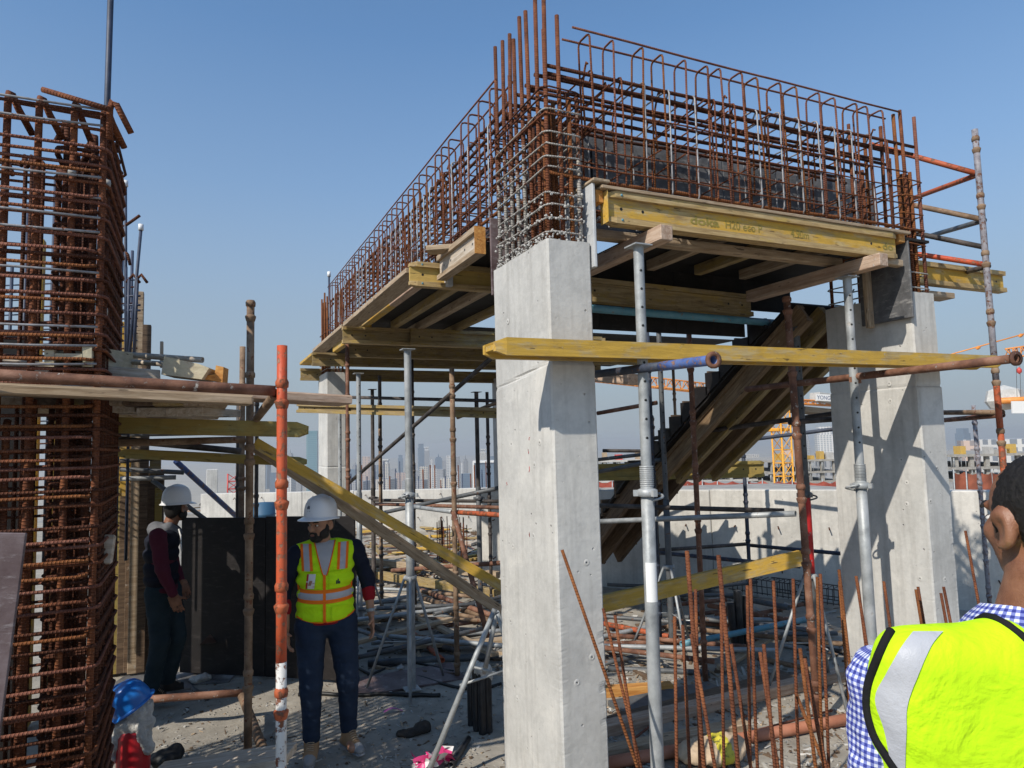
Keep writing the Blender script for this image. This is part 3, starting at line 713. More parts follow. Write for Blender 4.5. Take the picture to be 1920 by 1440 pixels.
def prop(px, py, z, label, mat_in='galv', mat_out='galv', ri=.029, ro=.037, zs=1.9, holes=True, collar=True, tripod=False, group='steel props', lean=None, plate=True, extra=None, hand=0., top=None):
    """adjustable prop: outer tube below zs, drilled inner tube above"""
    p = D(px, py, z); zt = p.z if top is None else top
    t = thing('steel_prop', label, 'prop', (p.x, p.y, 0), group); M = Matrix.Translation((p.x, p.y, 0))
    if lean: M = M @ Matrix(((1, 0, lean[0], -lean[0]*zt), (0, 1, lean[1], -lean[1]*zt), (0, 0, 1, 0), (0, 0, 0, 1)))
    mm = MB(); mm.lathe([(ri, zs-.1), (ri, zs+.4), (ri, zt-.3), (ri, zt-.006)], 14); inner = mm.build('inner_tube', MT[mat_in], t, M)
    mm = MB(); mm.lathe([(ro, 0), (ro, zs*.33), (ro, zs*.66), (ro, zs), (ri, zs)], 14); mm.build('outer_tube', MT[mat_out], t, M)
    if holes:
        mm = MB(); zz = zs+.28; ang = math.atan2(CAM.y-p.y, CAM.x-p.x)+.35
        while zz < zt-.1:
            for a in (ang, ang+math.pi):
                q = Matrix.Translation((math.cos(a)*(ri-.0035), math.sin(a)*(ri-.0035), zz)) @ V((math.cos(a), math.sin(a), 0)).to_track_quat('Z', 'Y').to_matrix().to_4x4()
                mm.lathe([(0, .0042), (.0078, .0042), (.0082, .001)], 9, q)
            zz += .11
        mm.build('pin_hole', MT['black'], inner, M)
    if collar:
        mm = MB(); 
        for k in range(11): mm.lathe([(ro*1.0, zs-.0+k*.011), (ro*1.09, zs+.004+k*.011), (ro*1.0, zs+.009+k*.011)], 14)
        mm.lathe([(ro*1.08, zs-.06), (ro*1.5, zs-.055), (ro*1.55, zs-.02), (ro*1.08, zs-.012)], 14)
        for a in (.3, 2.4, 4.5): mm.box((ro*1.3, -.014, zs-.055), (ro*2.1, .014, zs-.02), M=Matrix.Rotation(a+hand, 4, 'Z'))
        mm.build('collar_nut', MT[mat_out], t, M)
        mm = MB(); pts = [V((math.cos(a)*.055+.05, math.sin(a)*.055, .012*a-.03)) for a in [R(x) for x in range(-150, 120, 20)]]
        mm.tube([Matrix.Rotation(hand, 4, 'Z') @ (q+V((0, 0, zs-.02))) for q in pts], .0075, 7); mm.build('pin_handle', MT[mat_out], t, M)
    if plate:
        mm = MB(); mm.box((-.06, -.06, zt-.006), (.06, .06, zt+.002)); mm.build('head_plate', MT[mat_in], t, M)
        mm = MB(); mm.box((-.07, -.07, 0.002), (.07, .07, .012)); mm.build('base_plate', MT[mat_out], t, M)
    if extra:
        for (a, b, mt, rr) in extra:
            mm = MB(); mm.lathe([(rr, a), (rr, (a+b)/2), (rr, b)], 14); mm.build('paint_band', MT[mt], t, M)
    if tripod: make_tripod(M, tripod, t)
    return t
def make_tripod(M, h, t=None, label=None):
    if t is None: t = thing('folding_tripod', label, 'tripod', M.translation)
    for k, a in enumerate((.5, 2.6, 4.4)):
        c, s = math.cos(a), math.sin(a); mm = MB()
        mm.tube([(c*.05, s*.05, h), (c*.42, s*.42, .01)], .0135, 8); mm.build('leg', MT['galv'], t, M)
        mm = MB(); mm.tube([(c*.04, s*.04, h*.42), (c*.27, s*.27, h*.42)], .007, 6); mm.build('strut', MT['galv'], t, M)
    mm = MB(); mm.lathe([(.042, h-.03), (.06, h-.028), (.06, h+.01), (.042, h+.012)], 12); mm.build('head_ring', MT['galv'], t, M)
    return t
def ledger(p, q, mat, label, r=.0235, group=None, name='scaffold_tube', ends=False):
    o = pipe(p, q, r, mat, label, 'scaffold tube', group, name)
    return o
def coupler(p, axis, mat='rust_pipe', label='small rusty scaffold coupler clamped on a prop', group='scaffold couplers'):
    q = V(axis).to_track_quat('Z', 'Y').to_matrix().to_4x4(); q.translation = V(p)
    mm = MB(); mm.lathe([(.026, -.03), (.036, -.028), (.036, .028), (.026, .03)], 12, q); mm.box((.03, -.012, -.02), (.06, .012, .02), M=q)
    return tag(mm.build('coupler', MT[mat]), label, 'coupler', group)

# --- front props
P1 = prop(1202, 462, 4.16, 'near grey prop with white sticker under the jutting raw timber', zs=1.93, ri=.031, ro=.0385, hand=.2, lean=(.012, 0))
p = D(1202, 462, 4.16)
mm = MB(); mm.lathe([(.0392, 1.28), (.0392, 1.5)], 8, a0=R(-165), a1=R(-60)); mm.build('sticker', MT['white_sticker'], P1, Matrix.Translation((p.x-.012*.0, p.y, 0)) @ Matrix(((1, 0, .012, -.012*3.4), (0, 1, 0, 0), (0, 0, 1, 0), (0, 0, 0, 1))))
prop(1588, 520, 5.25, 'grey perforated prop in front of the shadow-striped column', zs=1.86, ri=.031, ro=.0385, hand=2.6)
# tubes carrying the rail
pa, pb = D(1105, 703, 4.75), D(1338, 675, 3.35)
ledger(pa, lerp(pa, pb, .66), 'navy_pipe', 'dark tube section bearing the flat yellow rail on the stickered prop', .0255)
ledger(lerp(pa, pb, .66), pb, 'blue_paint', 'chipped blue end of the tube under the flat yellow rail', .0265)
mm = MB(); d_ = (pb-pa).normalized(); q = d_.to_track_quat('Z', 'Y').to_matrix().to_4x4(); q.translation = pb
mm.lathe([(.02, -.01), (.042, -.008), (.042, .006), (.024, .008), (.02, .0)], 14, q); tag(mm.build('tube_collar', MT['rust_pipe']), 'rusty flared collar on the blue tube end', 'collar')
pa, pb = D(1400, 730, 6.6), D(1905, 672, 3.95)
ledger(pa, pb, 'rust_pipe', 'flaking rusty tube under the far end of the flat yellow rail', .0265)
q = (pb-pa).normalized().to_track_quat('Z', 'Y').to_matrix().to_4x4(); q.translation = pb
mm = MB(); mm.lathe([(.02, -.01), (.043, -.008), (.043, .006), (.024, .008)], 14, q); tag(mm.build('tube_collar', MT['rust_pipe']), 'rusty flared collar on the flaking tube end', 'collar')
pa = D(1605, 712, 5.2); coupler(pa, (0, 0, 1))
# --- rust standards on the right of the near column
standard(1464, 560, 5.6, 'thick rusty standard in front of the stair formwork', 'rust_pipe', r=.0285, cup0=.2, lean=(-.026, .012))
prop(1492, 615, 6.2, 'perforated prop with red painted lower tube beside the striped column', 'galv_dark', 'galv_dark', zs=1.72, ri=.031, ro=.036, extra=[(1.0, 1.7, 'red_paint', .0368)], tripod=1.0)
standard(1290, 590, 6.6, 'slender rusty standard left of the stair formwork', 'rust_pipe', r=.025, top=3.5)
prop(1238, 690, 7.6, 'thin perforated prop beside the stair bottom', 'galv_dark', 'galv_dark', zs=1.55, ri=.028, ro=.034, collar=False, tripod=.85, top=3.4)
standard(1218, 740, 7.6, 'dark standard beside the prop with white sticker', 'navy_pipe', r=.024, top=3.4)
standard(1392, 820, 9.2, 'dark blue standard below the stair formwork', 'navy_pipe', r=.025, cups=.5)
standard(1262, 690, 11.5, 'brown standard standing beyond the stair against the sky', 'brown_pipe', r=.024)
standard(1222, 780, 8.4, 'black standard behind the prop with white sticker', 'dark_pipe', r=.024)
GRP = 'ledgers around the stair scaffold'
for (a, za, b, zb_, mt, lab) in [((1120, 775), 8.0, (1232, 755), 7.6, 'rust_pipe', 'short brown ledger against the sky left of the stairs'),
        ((1225, 822), 8.0, (1590, 772), 6.4, 'dark_pipe', 'dark ledger crossing the stair joists'),
        ((1395, 826), 9.0, (1600, 800), 8.2, 'navy_pipe', 'dark blue ledger from the blue standard to the striped column'),
        ((1480, 792), 6.0, (1605, 783), 6.2, 'dark_pipe', 'dark ledger stub right of the thick rusty standard'),
        ((1120, 948), 7.4, (1470, 958), 6.4, 'dark_pipe', 'dark ledger above the grey scaffold tube'),
        ((1120, 978), 6.9, (1492, 963), 5.5, 'galv', 'grey scaffold tube spanning to the thick rusty standard'),
        ((1230, 1032), 8.6, (1400, 1020), 9.2, 'dark_pipe', 'low dark ledger left of the blue standard'),
        ((1232, 1036), 8.4, (1500, 1062), 7.4, 'navy_pipe', 'low ledger behind the sloping yellow timber'),
        ((1402, 1022), 9.2, (1600, 1040), 8.0, 'navy_pipe', 'low ledger running from the blue standard to the striped column'),
        ((1120, 862), 9.0, (1240, 848), 8.4, 'galv_dark', 'upper guard tube left of the stair bottom'),
        ((1120, 885), 8.2, (1240, 862), 7.6, 'galv_dark', 'lower guard tube left of the stair bottom'),
        ((1130, 845), 9.5, (1245, 846), 9.5, 'dark_pipe', 'thin far guard tube left of the stair bottom')]:
    ledger(D(*a, za), D(*b, zb_), mt, lab, group=GRP)
board('plank', D(1495, 768, 7.5), D(1600, 778, 7.8), .22, .06, 'wood_raw', None, 'raw plank end behind the perforated red prop', 'plank')
h20(D(1060, 887, 8.3), D(1432, 879, 8.6), 'greenish formwork beam under the foot of the stair flight', 'h20_green', 'h20_green')
h20(D(1085, 1142, 5.2), D(1505, 1045, 5.95), 'sloping yellow timber propped behind the stickered prop', 'h20_yellow', 'h20_yellow', roll=R(80), cuts=False, hh=.12, fw=.12)
board('plank', D(1110, 705, 6.0), D(1195, 712, 5.6), .2, .09, 'wood_pink', None, 'short pink timber block behind the dark tube end', 'plank')
# --- outside scaffold right of the striped column
pz = 5.95
standard(1829, 260, pz, 'speckled purple scaffold standard beside the orange column cage', 'purple_pipe', r=.0245, cup0=.1, segs=[(0, 2.2, 'orange_rust'), (2.2, 2.62, 'orange_rust'), (2.62, 4.78, 'purple_pipe')], top=4.78, cupmat='brown_pipe')
GO = 'ledgers on the purple standard'
for (a, za, b, zb_, mt, lab) in [((1630, 270), 6.6, (1830, 325), pz, 'orange_rust', 'top rusty ledger on the purple standard'), ((1712, 372), 7.0, (1832, 328), pz, 'orange_rust', 'rusty brace ledger below the top one on the purple standard'),
        ((1690, 380), 6.6, (1845, 412), pz, 'brown_pipe', 'second brown ledger on the purple standard'), ((1745, 442), 7.2, (1845, 413), pz, 'galv_dark', 'grey ledger running back from the purple standard'),
        ((1690, 432), 6.4, (1843, 463), 6.1, 'dark_pipe', 'dark tube along the top of the protruding yellow beam'), ((1690, 472), 6.3, (1854, 497), pz, 'orange_paint', 'bright red orange ledger under the protruding yellow beam'),
        ((1748, 526), 7.2, (1853, 499), pz, 'dark_pipe', 'dark ledger under the end of the protruding yellow beam'),
        ((1690, 774), 7.6, (1880, 773), 6.0, 'brown_pipe', 'brown ledger pair upper tube behind the far end of the rail'), ((1690, 795), 8.2, (1880, 778), 6.0, 'rust_pipe', 'rusty ledger pair lower tube behind the far end of the rail')]:
    ledger(D(*a, za), D(*b, zb_), mt, lab, group=GO)
standard(1825, 760, 8.2, 'purple rusty standard behind the orange one', 'purple_pipe', r=.0235, cup0=.3, cups=.4)

# --- standards, props below the long side of the deck
prop(764, 655, 6.55, 'plain grey prop on tripod in the middle of the open bay', 'galv', 'galv', zs=1.78, ri=.034, ro=.0385, holes=False, tripod=1.0, hand=3.3)
standard(847, 690, 6.9, 'light brown standard between grey prop and near column', 'brown_pipe', r=.0255, cup0=.1, cups=.43)
standard(651, 600, 9.4, 'rust brown standard beside the far column', 'rust_pipe', r=.0265, cup0=.3, top=3.65)
prop(672, 700, 9.0, 'grey perforated prop right of the rust brown standard', 'galv', 'galv', zs=1.5, ri=.03, ro=.036, hand=2.9, tripod=.9)
prop(637, 765, 10.4, 'slim perforated prop in front of the far column', 'galv', 'galv', zs=.9, ri=.026, ro=.03, collar=False)
prop(698, 730, 10.8, 'black perforated prop second from the rust brown standard', 'dark_pipe', 'dark_pipe', zs=1.45, ri=.028, ro=.034)
standard(712, 735, 9.8, 'black standard beside the black perforated prop', 'dark_pipe', r=.026, cup0=.2, segs=[(0, 2.45, 'brown_pipe'), (2.45, 3.2, 'dark_pipe')], top=3.2)
standard(774, 800, 9.6, 'black standard hiding behind the plain grey prop', 'dark_pipe', r=.024, top=3.4)
prop(893, 735, 9.6, 'dark prop near the lit left face of the near column', 'dark_pipe', 'galv_dark', zs=1.5, ri=.029, ro=.034, holes=False, hand=0.)
standard(913, 735, 9.9, 'dark standard tight beside the near column', 'dark_pipe', r=.024, cup0=.1, cups=.42)
GL = 'ledgers in the open bay'
for (a, za, b, zb_, mt, lab) in [((655, 905), 9.4, (940, 655), 6.6, 'dark_pipe', 'long dark diagonal brace under the deck'), ((660, 745), 10.2, (945, 752), 9.0, 'dark_pipe', 'thin dark tube just below the deck'),
        ((858, 783), 9.2, (932, 755), 8.6, 'brown_pipe', 'short brown tube with open end under the deck'), ((655, 975), 9.0, (935, 915), 7.4, 'galv_dark', 'rising grey tube across the open bay'),
        ((705, 945), 9.6, (945, 952), 8.4, 'rust_pipe', 'rusty ledger behind the plain grey prop'), ((700, 938), 9.8, (945, 940), 9.4, 'dark_pipe', 'dark far ledger behind the plain grey prop'),
        ((775, 950), 8.0, (850, 960), 7.2, 'galv', 'grey ledger stub left of the light brown standard'), ((848, 960), 6.9, (945, 966), 6.2, 'orange_rust', 'orange brown ledger from light brown standard to near column'),
        ((735, 1070), 7.8, (945, 1055), 7.0, 'rust_pipe', 'low rusty tube below the sloping yellow timber'), ((850, 960), 6.7, (915, 1195), 6.1, 'rust_pipe', 'dark rusty diagonal tube leaning on the light brown standard')]:
    ledger(D(*a, za), D(*b, zb_), mt, lab, group=GL)
h20(D(560, 765, 9.6), D(945, 775, 8.6), 'dark formwork beam hanging low across the open bay', 'h20_old', 'h20_old', cuts=False, hh=.13, fw=.1)
# sloping timbers across the open bay
h20(D(478, 830, 4.9), D(955, 1108, 5.4), 'sloping yellow timber descending to the near column', 'h20_yellow', 'h20_yellow', roll=R(90), hh=.1, fw=.075, cuts=False)
board('plank', D(480, 838, 5.0), D(945, 1150, 5.9), .045, .085, 'wood_raw', None, 'thin grey plank sloping below the yellow timber', 'plank')
# --- stair formwork
SX0, SX1 = 2.95, 3.7
A_ = PX(1235, 872, 3.0); B_ = PX(1455, 622, 3.0)
sy0, sz0, sy1, sz1 = A_.y, A_.z, B_.y, B_.z
st = thing('stair_formwork', 'timber stair flight formwork seen from below with dark risers', 'stair formwork', (SX0, sy0, sz0-.3))
dv = V((0, sy1-sy0, sz1-sz0)); L = dv.length; dn = dv.normalized(); nn = V((1, 0, 0)).cross(dn); nn = nn if nn.z > 0 else -nn
for k in range(4):
    x = SX0+.05+k*.26
    for off, w_, h_, mt in ((-.10, .075, .2, 'h20_old' if k % 2 else 'wood_brown'),):
        a = V((x, sy0, sz0))+nn*off-dn*.1; b = a+dn*(L+.45)
        M = frame(a, b); mm = MB(); mm.box((0, -w_/2, -.1), (L+.45, w_/2, -.06), bev=.003); mm.box((0, -.014, -.061), (L+.45, .014, .061)); mm.box((0, -w_/2, .06), (L+.45, w_/2, .1), bev=.003)
        mm.build('joist', MT[mt], st, M)
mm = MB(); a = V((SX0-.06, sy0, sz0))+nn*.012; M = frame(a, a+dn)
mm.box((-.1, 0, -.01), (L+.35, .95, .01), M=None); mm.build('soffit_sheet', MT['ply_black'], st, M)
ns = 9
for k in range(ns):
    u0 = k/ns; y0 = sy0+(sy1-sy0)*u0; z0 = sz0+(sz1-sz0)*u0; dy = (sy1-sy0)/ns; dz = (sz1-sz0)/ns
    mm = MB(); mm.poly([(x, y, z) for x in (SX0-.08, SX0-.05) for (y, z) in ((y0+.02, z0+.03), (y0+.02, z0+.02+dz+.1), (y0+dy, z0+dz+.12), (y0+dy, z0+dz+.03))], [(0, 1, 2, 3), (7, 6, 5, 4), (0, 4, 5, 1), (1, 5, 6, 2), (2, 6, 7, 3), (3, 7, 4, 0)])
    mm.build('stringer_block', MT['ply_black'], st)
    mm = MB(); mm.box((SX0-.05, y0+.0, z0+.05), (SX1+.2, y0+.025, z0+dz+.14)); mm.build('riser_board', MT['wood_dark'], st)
# lower flight and landing beam
lf = thing('stair_formwork', 'dark lower stair flight half hidden by the near column', 'stair formwork', (2.6, 5.0, .4))
b1 = D(1215, 880, 8.6); b0 = D(1090, 1050, 9.9)
dv2 = b0-b1; L2 = dv2.length
for k in range(3):
    s_ = V((.3*k, 0, 0)); a, b = b0+s_, b1+s_
    M = frame(a, b); mm = MB(); mm.box((0, -.04, -.1), (L2, .04, .1), bev=.004); mm.build('joist', MT['wood_dark'], lf, M)
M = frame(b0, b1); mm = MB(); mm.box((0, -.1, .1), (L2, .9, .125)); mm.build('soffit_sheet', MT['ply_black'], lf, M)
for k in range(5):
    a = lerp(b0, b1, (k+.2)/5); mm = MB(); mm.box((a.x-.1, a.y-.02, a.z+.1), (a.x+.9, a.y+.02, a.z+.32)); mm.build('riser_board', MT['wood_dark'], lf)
# ================================================================== LEFT: big wall cage, work platform, formwork
CXR, CY0 = -2.27, .40
CXL, CY1, CZ = -4.25, 1.30, 3.98
wc = thing('wall_cage', 'tall dense rusty wall cage rising behind the work platform', 'rebar cage', (CXR, CY0, 0))
rnd = random.Random(31)
def hookbar(x, y, top, r, mt, hook=(.09, .05, -.11), lean=0):
    h = V(hook); mm = MB(); pts = [V((0, 0, 0)), V((0, 0, top*.5)), V((lean, 0, top-.06)), V((lean, 0, top-.02))+h*.04, V((lean, 0, top))+h*.16, V((lean, 0, top-.01))+h*.45, V((lean, 0, top))+h*1.1]
    mm.tube(pts, r, 8); return mm.build('vertical_bar', MT[mt], wc, Matrix.Translation((x, y, 0)))
k = 0; x = CXR-.03
while x > CXL:
    hookbar(x, CY0+.02, CZ-.03*rnd.random()+.10*(CXR-x)*.2, .0165, rnd.choice(['rebar', 'rebar', 'rebar_dark', 'rebar_orange']), (.05+.03*rnd.random(), .13, -.15)); x -= .128+.02*(k % 2); k += 1
x = CXR-.09
while x > CXL:
    hookbar(x, CY1-.04, CZ-.05, .0165, 'rebar_dark', (.05, -.12, -.12)); x -= .13
for k in range(7):
    hookbar(CXR-.025, CY0+.14+k*.12, CZ-.02-.02*k, .0165, 'rebar_dark', (.015, .03, -.03))
for k in range(12): hookbar(CXR-.05-rnd.random()*.18, CY0+.1+rnd.random()*.7, CZ-.2*rnd.random(), .0165, 'rebar_dark', (-.05, .05, -.1))
for k in range(12): hookbar(CXR-.3-rnd.random()*1.2, CY0+.15+rnd.random()*.6, CZ-.3*rnd.random(), .011, 'rebar_dark', (-.03, .04, -.06))
for k in range(9): # lapped starter bars of the lower lift
    hookbar(CXR-.3-.1*k+rnd.uniform(-.02, .02), CY0+.05, 2.3+rnd.random()*.2, .0165, 'rebar', (.0, .02, .02))
z = .08
while z < CZ-.05:
    mm = MB(); pts = rect_loop(CXL, CXR, CY0, CY1, 0, .05, (rnd.uniform(-.006, .006), rnd.uniform(-.02, .02)))
    mm.tube(pts, .0085, 7, closed=True); mt = rnd.choice(['rebar', 'rebar_dark', 'rebar_pink'])
    if rnd.random() < (.5 if z > 2.5 else .06):  # pale bars added as sun highlights on the ties, mostly high up
        m2_ = MB(); m2_.tube([(CXL, CY0-.012, 0), (CXR-.3, CY0-.012, rnd.uniform(-.01, .01)), (CXR-.03, CY0-.01, rnd.uniform(-.012, .012))], .0062, 7); m2_.build('highlight_bar', MT['steel_bar'], wc, Matrix.Translation((0, -.014, z+.018)))
    mm.build('tie', MT[mt], wc, Matrix.Translation((0, -.008, z)))
    if rnd.random() < .75:
        a = rnd.uniform(.25, .75); mm = MB(); mm.tube([(CXR-a-.25, 0, 0), (CXR-.09, -.004, rnd.uniform(-.01, .01)), (CXR-.05, .0, 0), (CXR-.05, .05, .01)], .0085, 7)
        mm.build('short_tie', MT[rnd.choice(['rebar', 'rebar_pink', 'rebar_orange'])], wc, Matrix.Translation((0, CY0-.025, z+rnd.uniform(.02, .06))))
    z += .094+rnd.uniform(-.008, .008)
z = .1
while z < CZ-.15:   # closely spaced hoops of the wall end
    mm = MB(); mm.tube(rect_loop(CXR-.24, CXR-.012, CY0+.04, CY1-.04, 0, .04, (rnd.uniform(-.03, .03), rnd.uniform(-.02, .02))), .008, 6, closed=True)
    mm.build('hoop', MT['rebar_dark'], wc, Matrix.Translation((0, 0, z))); z += .075
for (a, za, b, zb_) in [((80, 168), 3.45, (205, 205), 3.45), ((28, 190), 3.5, (200, 222), 3.8)]:
    mm = MB(); mm.tube([D(*a, za), D(*b, zb_)], .0145, 8); mm.build('loose_bar', MT['rebar'], wc)
mm = MB(); mm.tube([D(205, 260, 3.5), D(206, 205, 3.5), D(211, 190, 3.5), D(218, 195, 3.5), D(246, 250, 3.55)], .0155, 8); mm.build('hook_bar', MT['rebar'], wc)
for (px, py, z) in [(135, 324, 3.45), (200, 345, 3.55), (178, 850, 3.5), (181, 915, 3.5), (195, 585, 3.6)]:
    mm = MB(); p = D(px, py, z); mm.lathe([(0, -.02), (.02, -.02), (.02, .02), (0, .02)], 6, Matrix.Translation(p) @ Euler((1.2, .4, 0)).to_matrix().to_4x4()); mm.build('spacer', MT['concrete'], wc)
p = D(202, 1030, 3.62); mm = MB(); mm.box((-.03, -.02, -.075), (.03, .02, .075), bev=.01); mm.build('cover_block', MT['wood_pale'], wc, Matrix.Translation(p) @ Matrix.Rotation(.1, 4, 'Y'))
# tall blue bar out of the cage
p = D(201, 195, 3.75); q = D(211, -120, 3.75)
mm = MB(); mm.tube([(p.x, p.y, 2.6), p, q], .0155, 8); tag(mm.build('tall_bar', MT['blue_bar']), 'single blue grey bar rising far above the wall cage', 'bar')
# second cage of blue bars behind, timber shutter around it
bc = thing('wall_cage', 'second cage of thin blue bars behind the tall rusty wall cage', 'rebar cage', D(120, 640, 6.4))
for k in range(22):
    px = -30+rnd.random()*290; py = rnd.choice([330, 380, 420, 470, 480, 500, 520]); p = D(px, py, 6.2+rnd.random()*.7)
    mm = MB(); mm.tube([(p.x, p.y, 1.2), p], .0145, 7); o_ = mm.build('vertical_bar', MT['blue_bar' if rnd.random() < .55 else 'rebar_dark'], bc)
    if rnd.random() < .4:
        mm = MB(); mm.tube([p, p+V((0, 0, .05))], .02, 7); mm.build('cap', MT['white_cap'], o_)
for k in range(22):
    z = 2.3+k*.07; a = D(-40, 600, 6.4); b = D(258, 600, 6.3)
    mm = MB(); mm.tube([(a.x, a.y, z), (b.x, b.y, z+rnd.uniform(-.01, .01))], .007, 6); mm.build('horizontal_bar', MT['blue_bar' if k % 2 else 'rebar_dark'], bc)
for (a, b, top) in [((235, 350), (236, 620), 1), ((264, 432), (245, 640), 1), ((236, 500), (236, 640), 0), ((242, 520), (240, 640), 0), ((258, 520), (252, 640), 0)]:
    pa, pb = D(*a, 5.6), D(*b, 5.6); mm = MB(); mm.tube([pb-(pa-pb)*.3, pa], .0125, 7); o_ = mm.build('vertical_bar', MT['blue_bar'], bc)
    if top: mm = MB(); mm.tube([pa, pa+V((0, 0, .05))], .02, 7); mm.build('cap', MT['white_cap'], o_)
for (a, b, c) in [((236, 530), (250, 515), (262, 530)), ((255, 525), (265, 515), (276, 530)), ((233, 470), (240, 478), (244, 497)), ((232, 425), (248, 414), (262, 404))]:
    mm = MB(); mm.tube([D(*a, 5.6), D(*b, 5.6), D(*c, 5.6)], .012, 7); mm.build('hook_bar', MT['rebar_dark'], bc)
for y in (555, 572, 582): 
    mm = MB(); mm.tube([D(232, y, 5.6), D(263, y, 5.6)], .009, 6); mm.build('horizontal_bar', MT['blue_bar'], bc)
# timber wall shutter behind
ws = thing('wall_shutter', 'timber wall shutter with upright yellow beams behind the wall cage', 'formwork panel', (-3.2, 2.6, 0))
mm = MB(); mm.box((-5.2, 2.62, 0), (-2.95, 2.645, 3.1)); mm.build('plywood_sheet', MT['ply_black'], ws)  # unseen sheet added to throw shade on the man in dark vest
for k, (px, top, mt, w_) in enumerate([(238, 605, 'h20_yellow', .10), (262, 548, 'wood_raw', .062), (276, 610, 'wood_dark', .06), (218, 640, 'h20_old', .08), (292, 845, 'h20_old', .08), (300, 880, 'wood_dark', .06), (70, 450, 'h20_yellow', .09), (20, 620, 'wood_raw', .1), (120, 620, 'h20_yellow', .07)]):
    p = D(px, top, 6.0 if px < 200 else 7.3); mm = MB(); mm.box((-w_*.65, -.05, 0), (w_*.65, .05, p.z), bev=.004); mm.build('upright', MT[mt], ws, Matrix.Translation((p.x, p.y, 0)))
for k in range(5):
    p = D(232+k*17, 1000, 7.4+.04*k); mm = MB(); mm.box((-.035, -.04, 0), (.035, .04, 2.35-.1*k), bev=.004); mm.build('upright', MT['wood_dark'], ws, Matrix.Translation((p.x, p.y, 0)))
for (a, b, mt) in [((225, 815), (380, 812), 'galv_dark'), ((225, 880), (345, 886), 'galv_dark'), ((225, 898), (330, 895), 'galv'), ((225, 865), (330, 855), 'dark_pipe')]:
    ledger(D(*a, 6.9), D(*b, 7.1), mt, {815: 'grey waling tube end behind the wall cage', 880: 'dark waling tube behind the wall cage', 898: 'pale waling tube behind the wall cage', 865: 'black waling tube behind the wall cage'}[a[1]], group='waling tubes')
for k in range(8):  # dark boards added over sunlit uprights, their colour stands in for shade
    p = D(205+k*13, 1000, 7.05+.02*k); mm = MB(); mm.box((-.034, -.03, 0), (.034, .03, 1.9-.07*(k % 3)), bev=.004); mm.build('upright', MT[['wood_dark', 'h20_green', 'wood_dark'][k % 3]], ws, Matrix.Translation((p.x, p.y, 0)))
ledger(D(285, 900, 7.0), D(400, 985, 7.2), 'galv_dark', 'dark raking tube above the man in the hooded vest')
ledger(D(330, 865, 7.2), D(445, 970, 8.4), 'blue_paint', 'pale blue raking tube right of the man in the hooded vest', .03)
# ---- work platform
sO = standard(529, 660, 3.5, 'orange red scaffold standard with flaking white foot', 'orange_paint', r=.0255, cups=.5, cup0=.43, segs=[(0, 1.17, 'white_rust'), (1.17, 2.72, 'orange_paint')], top=2.70, cupmat='orange_rust')
sB = standard(470, 567, 4.85, 'tall brown standard beside the orange red one', 'brown_pipe', r=.026, cups=.5, cup0=.12, zbot=.0)
standard(455, 650, 7.45, 'shorter brown standard far behind the tall brown one', 'brown_pipe', r=.03, cups=.5, cup0=.3)
standard(447, 830, 7.5, 'black standard beside the brown standards', 'dark_pipe', r=.024, cups=.5, cup0=.3, top=2.75)
standard(481, 830, 7.6, 'thin black standard behind the tall brown one', 'dark_pipe', r=.022, cups=.5, cup0=.1, top=2.7)
ledger(D(-160, 694, 2.95), D(516, 733, 3.5), 'rust_pipe', 'rusty guard tube along the platform to the orange red standard', .0265)
ledger(D(470, 800, 4.8), D(517, 738, 3.5), 'brown_pipe', 'short brown tube from tall brown to orange red standard', .0245)
def plank(a, b, w, h, mat, label, group='platform planks', roll=0., name='scaffold_plank'):
    return board(name, a, b, w, h, mat, None, label, 'plank', group, roll, bev=.006, jit=.004)
plank(D(-200, 706, 3.1), D(648, 752, 4.25), .24, .05, 'wood_pink', 'long pinkish platform plank with its end past the orange red standard')
plank(D(-200, 676, 3.35), D(300, 707, 3.9), .25, .055, 'wood_pale', 'pale plank behind the platform guard tube')
plank(D(-200, 722, 3.0), D(470, 752, 3.7), .16, .05, 'wood_raw', 'stained plank below the platform guard tube')
for k, (a, b) in enumerate([((215, 765), (300, 755)), ((292, 772), (352, 765)), ((345, 772), (412, 768))]):
    pa = D(*a, 3.9); pb = pa+V((.05+.1*k, .9, .03))
    board('platform_board', pa, pb, .2, .05, 'wood_pale', None, ['pale board end under the platform next to the cage', 'middle pale board end under the platform', 'pale board end under the platform near the brown standard'][k], 'board', 'board ends under the platform')
for k in range(7):
    pa = D(50+k*56, 752, 3.75); pb = pa+V((-.15+.03*k, 3.1+.1*(k % 3), .05+.012*(k % 2)))
    board('platform_board', pa, pb, .225, .045, ['wood_raw', 'wood_dark', 'h20_old'][k % 3], None, ['raw', 'dark', 'stained', 'split raw', 'blackened', 'streaked', 'narrow raw'][k]+' deck board of the work platform seen from below', 'board', 'deck boards of the platform')
h20(D(190, 797, 4.3), D(577, 806, 4.55), 'greenish formwork beam carrying the platform', 'h20_green', 'h20_green', roll=R(90), hh=.2, fw=.095)
ledger(D(190, 832, 4.5), D(460, 824, 4.9), 'brown_pipe', 'thin brown tube below the platform beam')
ledger(D(200, 822, 4.6), D(450, 846, 5.3), 'dark_pipe', 'dark tube below the platform beam')
h20(D(225, 850, 4.9), D(575, 866, 5.2), 'lower narrow yellow green beam below the platform', 'h20_yellow', 'h20_green', roll=R(90), hh=.16, fw=.065)
